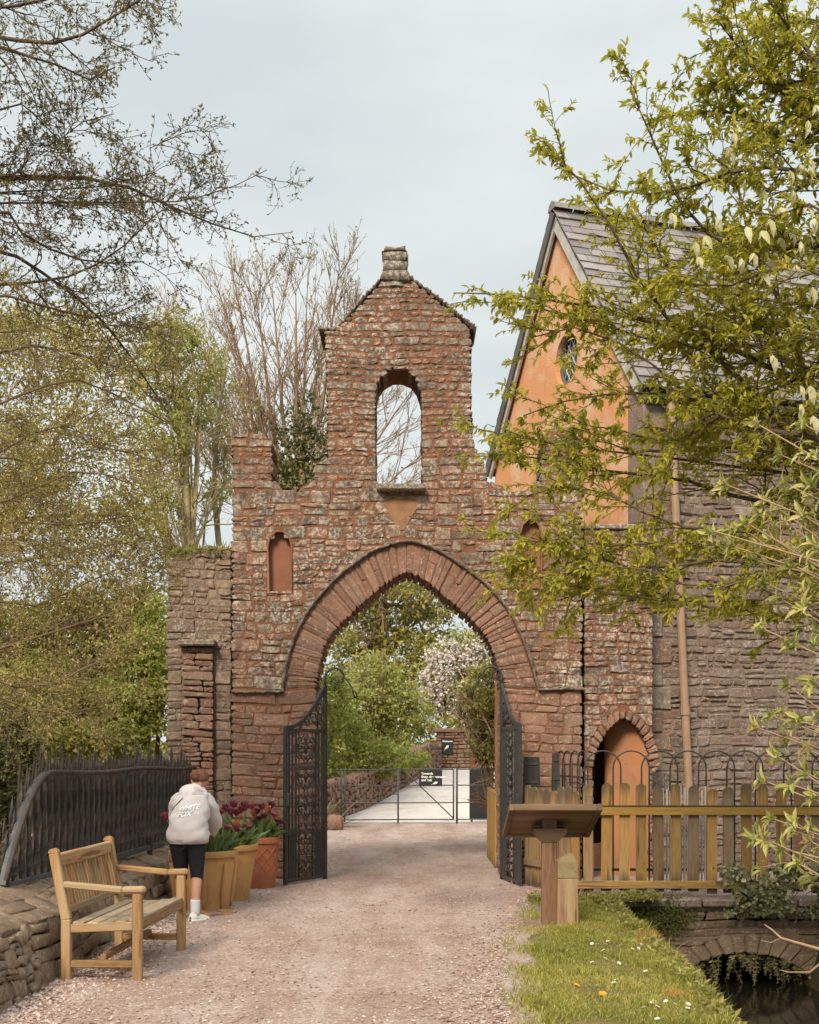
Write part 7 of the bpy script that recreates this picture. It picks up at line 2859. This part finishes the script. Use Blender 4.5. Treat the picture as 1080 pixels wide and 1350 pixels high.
for s, kx, ky, ax_, ay_, tx, ty in LEGS:
    mb = MB()
    mb.tube([(ax_ + .002, ay_ - .004, .205), (ax_ + .001, ay_ - .003, .19), (ax_, ay_, .14), (ax_, ay_, .09), (ax_ + (tx - ax_) * .1, ay_ + (ty - ay_) * .1, .06)], [.044, .046, .044, .043, .04], 14)
    mb.build("sock", M['sock'], pe, True)
    dx, dy = tx - ax_, ty - ay_
    L_ = math.hypot(dx, dy)
    dx, dy = dx / L_, dy / L_
    sh_ = MB()
    ring_ = []
    for t, w, h in ((-.062, .012, .05), (-.055, .032, .085), (-.02, .040, .092), (.03, .041, .080), (.08, .044, .062), (.125, .043, .050), (.155, .032, .040), (.168, .010, .028)):
        c = (ax_ + dx * t, ay_ + dy * t)
        ring_.append([(c[0] - dy * w * u, c[1] + dx * w * u, z) for u, z in ((-1, .018), (-1.0, h * .5), (-.75, h * .85), (0, h), (.75, h * .85), (1.0, h * .5), (1, .018))])
    for rg_ in ring_:
        sh_._push(rg_)
    for i in range(7):
        for k in range(7):
            sh_.f4.append([i * 7 + k, i * 7 + (k + 1) % 7, (i + 1) * 7 + (k + 1) % 7, (i + 1) * 7 + k])
    so_ = sh_.build("shoe", M['shoe'], pe, True)
    sm_ = MB()
    for t, w in ((-.066, .014), (-.058, .036), (-.02, .043), (.03, .044), (.08, .048), (.125, .047), (.158, .035), (.174, .012)):
        c = (ax_ + dx * t, ay_ + dy * t)
        sm_._push([(c[0] - dy * w * u, c[1] + dx * w * u, z) for u, z in ((-1, .004), (-1, .026), (1, .026), (1, .004))])
    for i in range(7):
        for k in range(4):
            sm_.f4.append([i * 4 + k, i * 4 + (k + 1) % 4, (i + 1) * 4 + (k + 1) % 4, (i + 1) * 4 + k])
    sm_.build("sole", M['print'], so_)
# print and strap follow the back of the hoodie
from mathutils.bvhtree import BVHTree
bm = bmesh.new()
bm.from_mesh(hoodie.data)
bvh = BVHTree.FromBMesh(bm)
ho_ = origin(hoodie.parent)


def on_back(x, z, lift=.003):
    hit = bvh.ray_cast(Vector((x, 11.0, z)) - ho_, Vector((0, 1, 0)))
    y = hit[0].y + ho_.y if hit[0] is not None else 11.55
    return Vector((x, y - lift, z))


def back_text(txt, x, z, size):
    o = text_mesh(txt, size, "print", M['print'], hoodie, Matrix.Identity(4), shear=.28, bold=.0022, ext=0)
    me = o.data
    bmt = bmesh.new()
    bmt.from_mesh(me)
    bmesh.ops.transform(bmt, matrix=Matrix.Translation(origin(hoodie)), verts=bmt.verts)
    bmesh.ops.subdivide_edges(bmt, edges=bmt.edges[:], cuts=1)
    for v in bmt.verts:
        p = on_back(x + v.co.x, z + v.co.y + .10 * v.co.x, .014)
        v.co = p - origin(hoodie)
    bmt.to_mesh(me)
    bmt.free()


back_text("WHITE", PX - .055, 1.030, .060)
back_text("FOX", PX - .062, .972, .064)
mb = MB()
sx = np.linspace(-.175, -.03, 14)
st_ = [on_back(PX + x, .985 + (x + .175) * 1.1, .006) for x in sx]
for a, c in zip(st_[:-1], st_[1:]):
    mb.bar(a, c + (c - a) * .05, .005, .017, side=(0, 1, 0))
mb.build("bag_strap", M['strap'], pe)
bm.free()

# ------------------------------------------------------------------ light, sky, camera
AZ, EL = R(201), R(37)      # sun behind the camera, to the left
sd = Vector((math.sin(AZ) * math.cos(EL), math.cos(AZ) * math.cos(EL), math.sin(EL)))
sun = bpy.data.lights.new("sun", 'SUN')
sun.energy = 2.6
sun.angle = R(16)
sun.color = (1.0, .87, .68)
so = bpy.data.objects.new("sun", sun)
COL.objects.link(so)
so.location = sd * 50
so.rotation_euler = sd.to_track_quat('Z', 'Y').to_euler()

w = bpy.data.worlds.new("World")
SC.world = w
w.use_nodes = True
nt = w.node_tree
bg = nt.nodes["Background"]
sky = nt.nodes.new("ShaderNodeTexSky")
sky.sky_type = 'NISHITA'
sky.sun_disc = False
sky.sun_elevation = EL
sky.sun_rotation = AZ
sky.dust_density = 2.0
tc = nt.nodes.new("ShaderNodeTexCoord")
mp = nt.nodes.new("ShaderNodeMapping")
mp.inputs["Scale"].default_value = (1, 1, 2.6)
nt.links.new(tc.outputs["Generated"], mp.inputs[0])
n1 = noise(nt, mp.outputs[0], 2.0, 5, .52)
cl_ = mix(nt, thr(nt, noise(nt, mp.outputs[0], 3.4, 5, .5), .35, .68), (5.2, 5.75, 5.85), (6.5, 6.85, 6.8))
col = mix(nt, thr(nt, n1, .30, .62, .92, .99), sky.outputs[0], cl_)
# overcast sky, brightened above the frame to add soft overhead light
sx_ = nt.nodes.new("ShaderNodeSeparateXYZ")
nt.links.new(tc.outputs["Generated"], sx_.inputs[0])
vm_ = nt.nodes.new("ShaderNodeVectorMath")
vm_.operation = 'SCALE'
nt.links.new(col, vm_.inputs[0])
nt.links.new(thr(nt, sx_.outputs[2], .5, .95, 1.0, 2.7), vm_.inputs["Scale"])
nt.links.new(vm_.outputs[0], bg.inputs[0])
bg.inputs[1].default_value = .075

cam = bpy.data.cameras.new("camera")
co = bpy.data.objects.new("camera", cam)
COL.objects.link(co)
co.location = (0, 0, EYE)
co.rotation_euler = (R(90), 0, 0)
cam.sensor_fit = 'HORIZONTAL'
cam.sensor_width = 36
cam.lens = 36 * F / 1080
cam.shift_y = (HY - 675) / 1080
cam.clip_start = .05
cam.clip_end = 2000
SC.camera = co
SC.view_settings.view_transform = 'Standard'
SC.view_settings.look = 'None'
SC.view_settings.exposure = 0.80
SC.view_settings.gamma = 1
SC.cycles.max_bounces = 8
SC.cycles.use_denoising = True
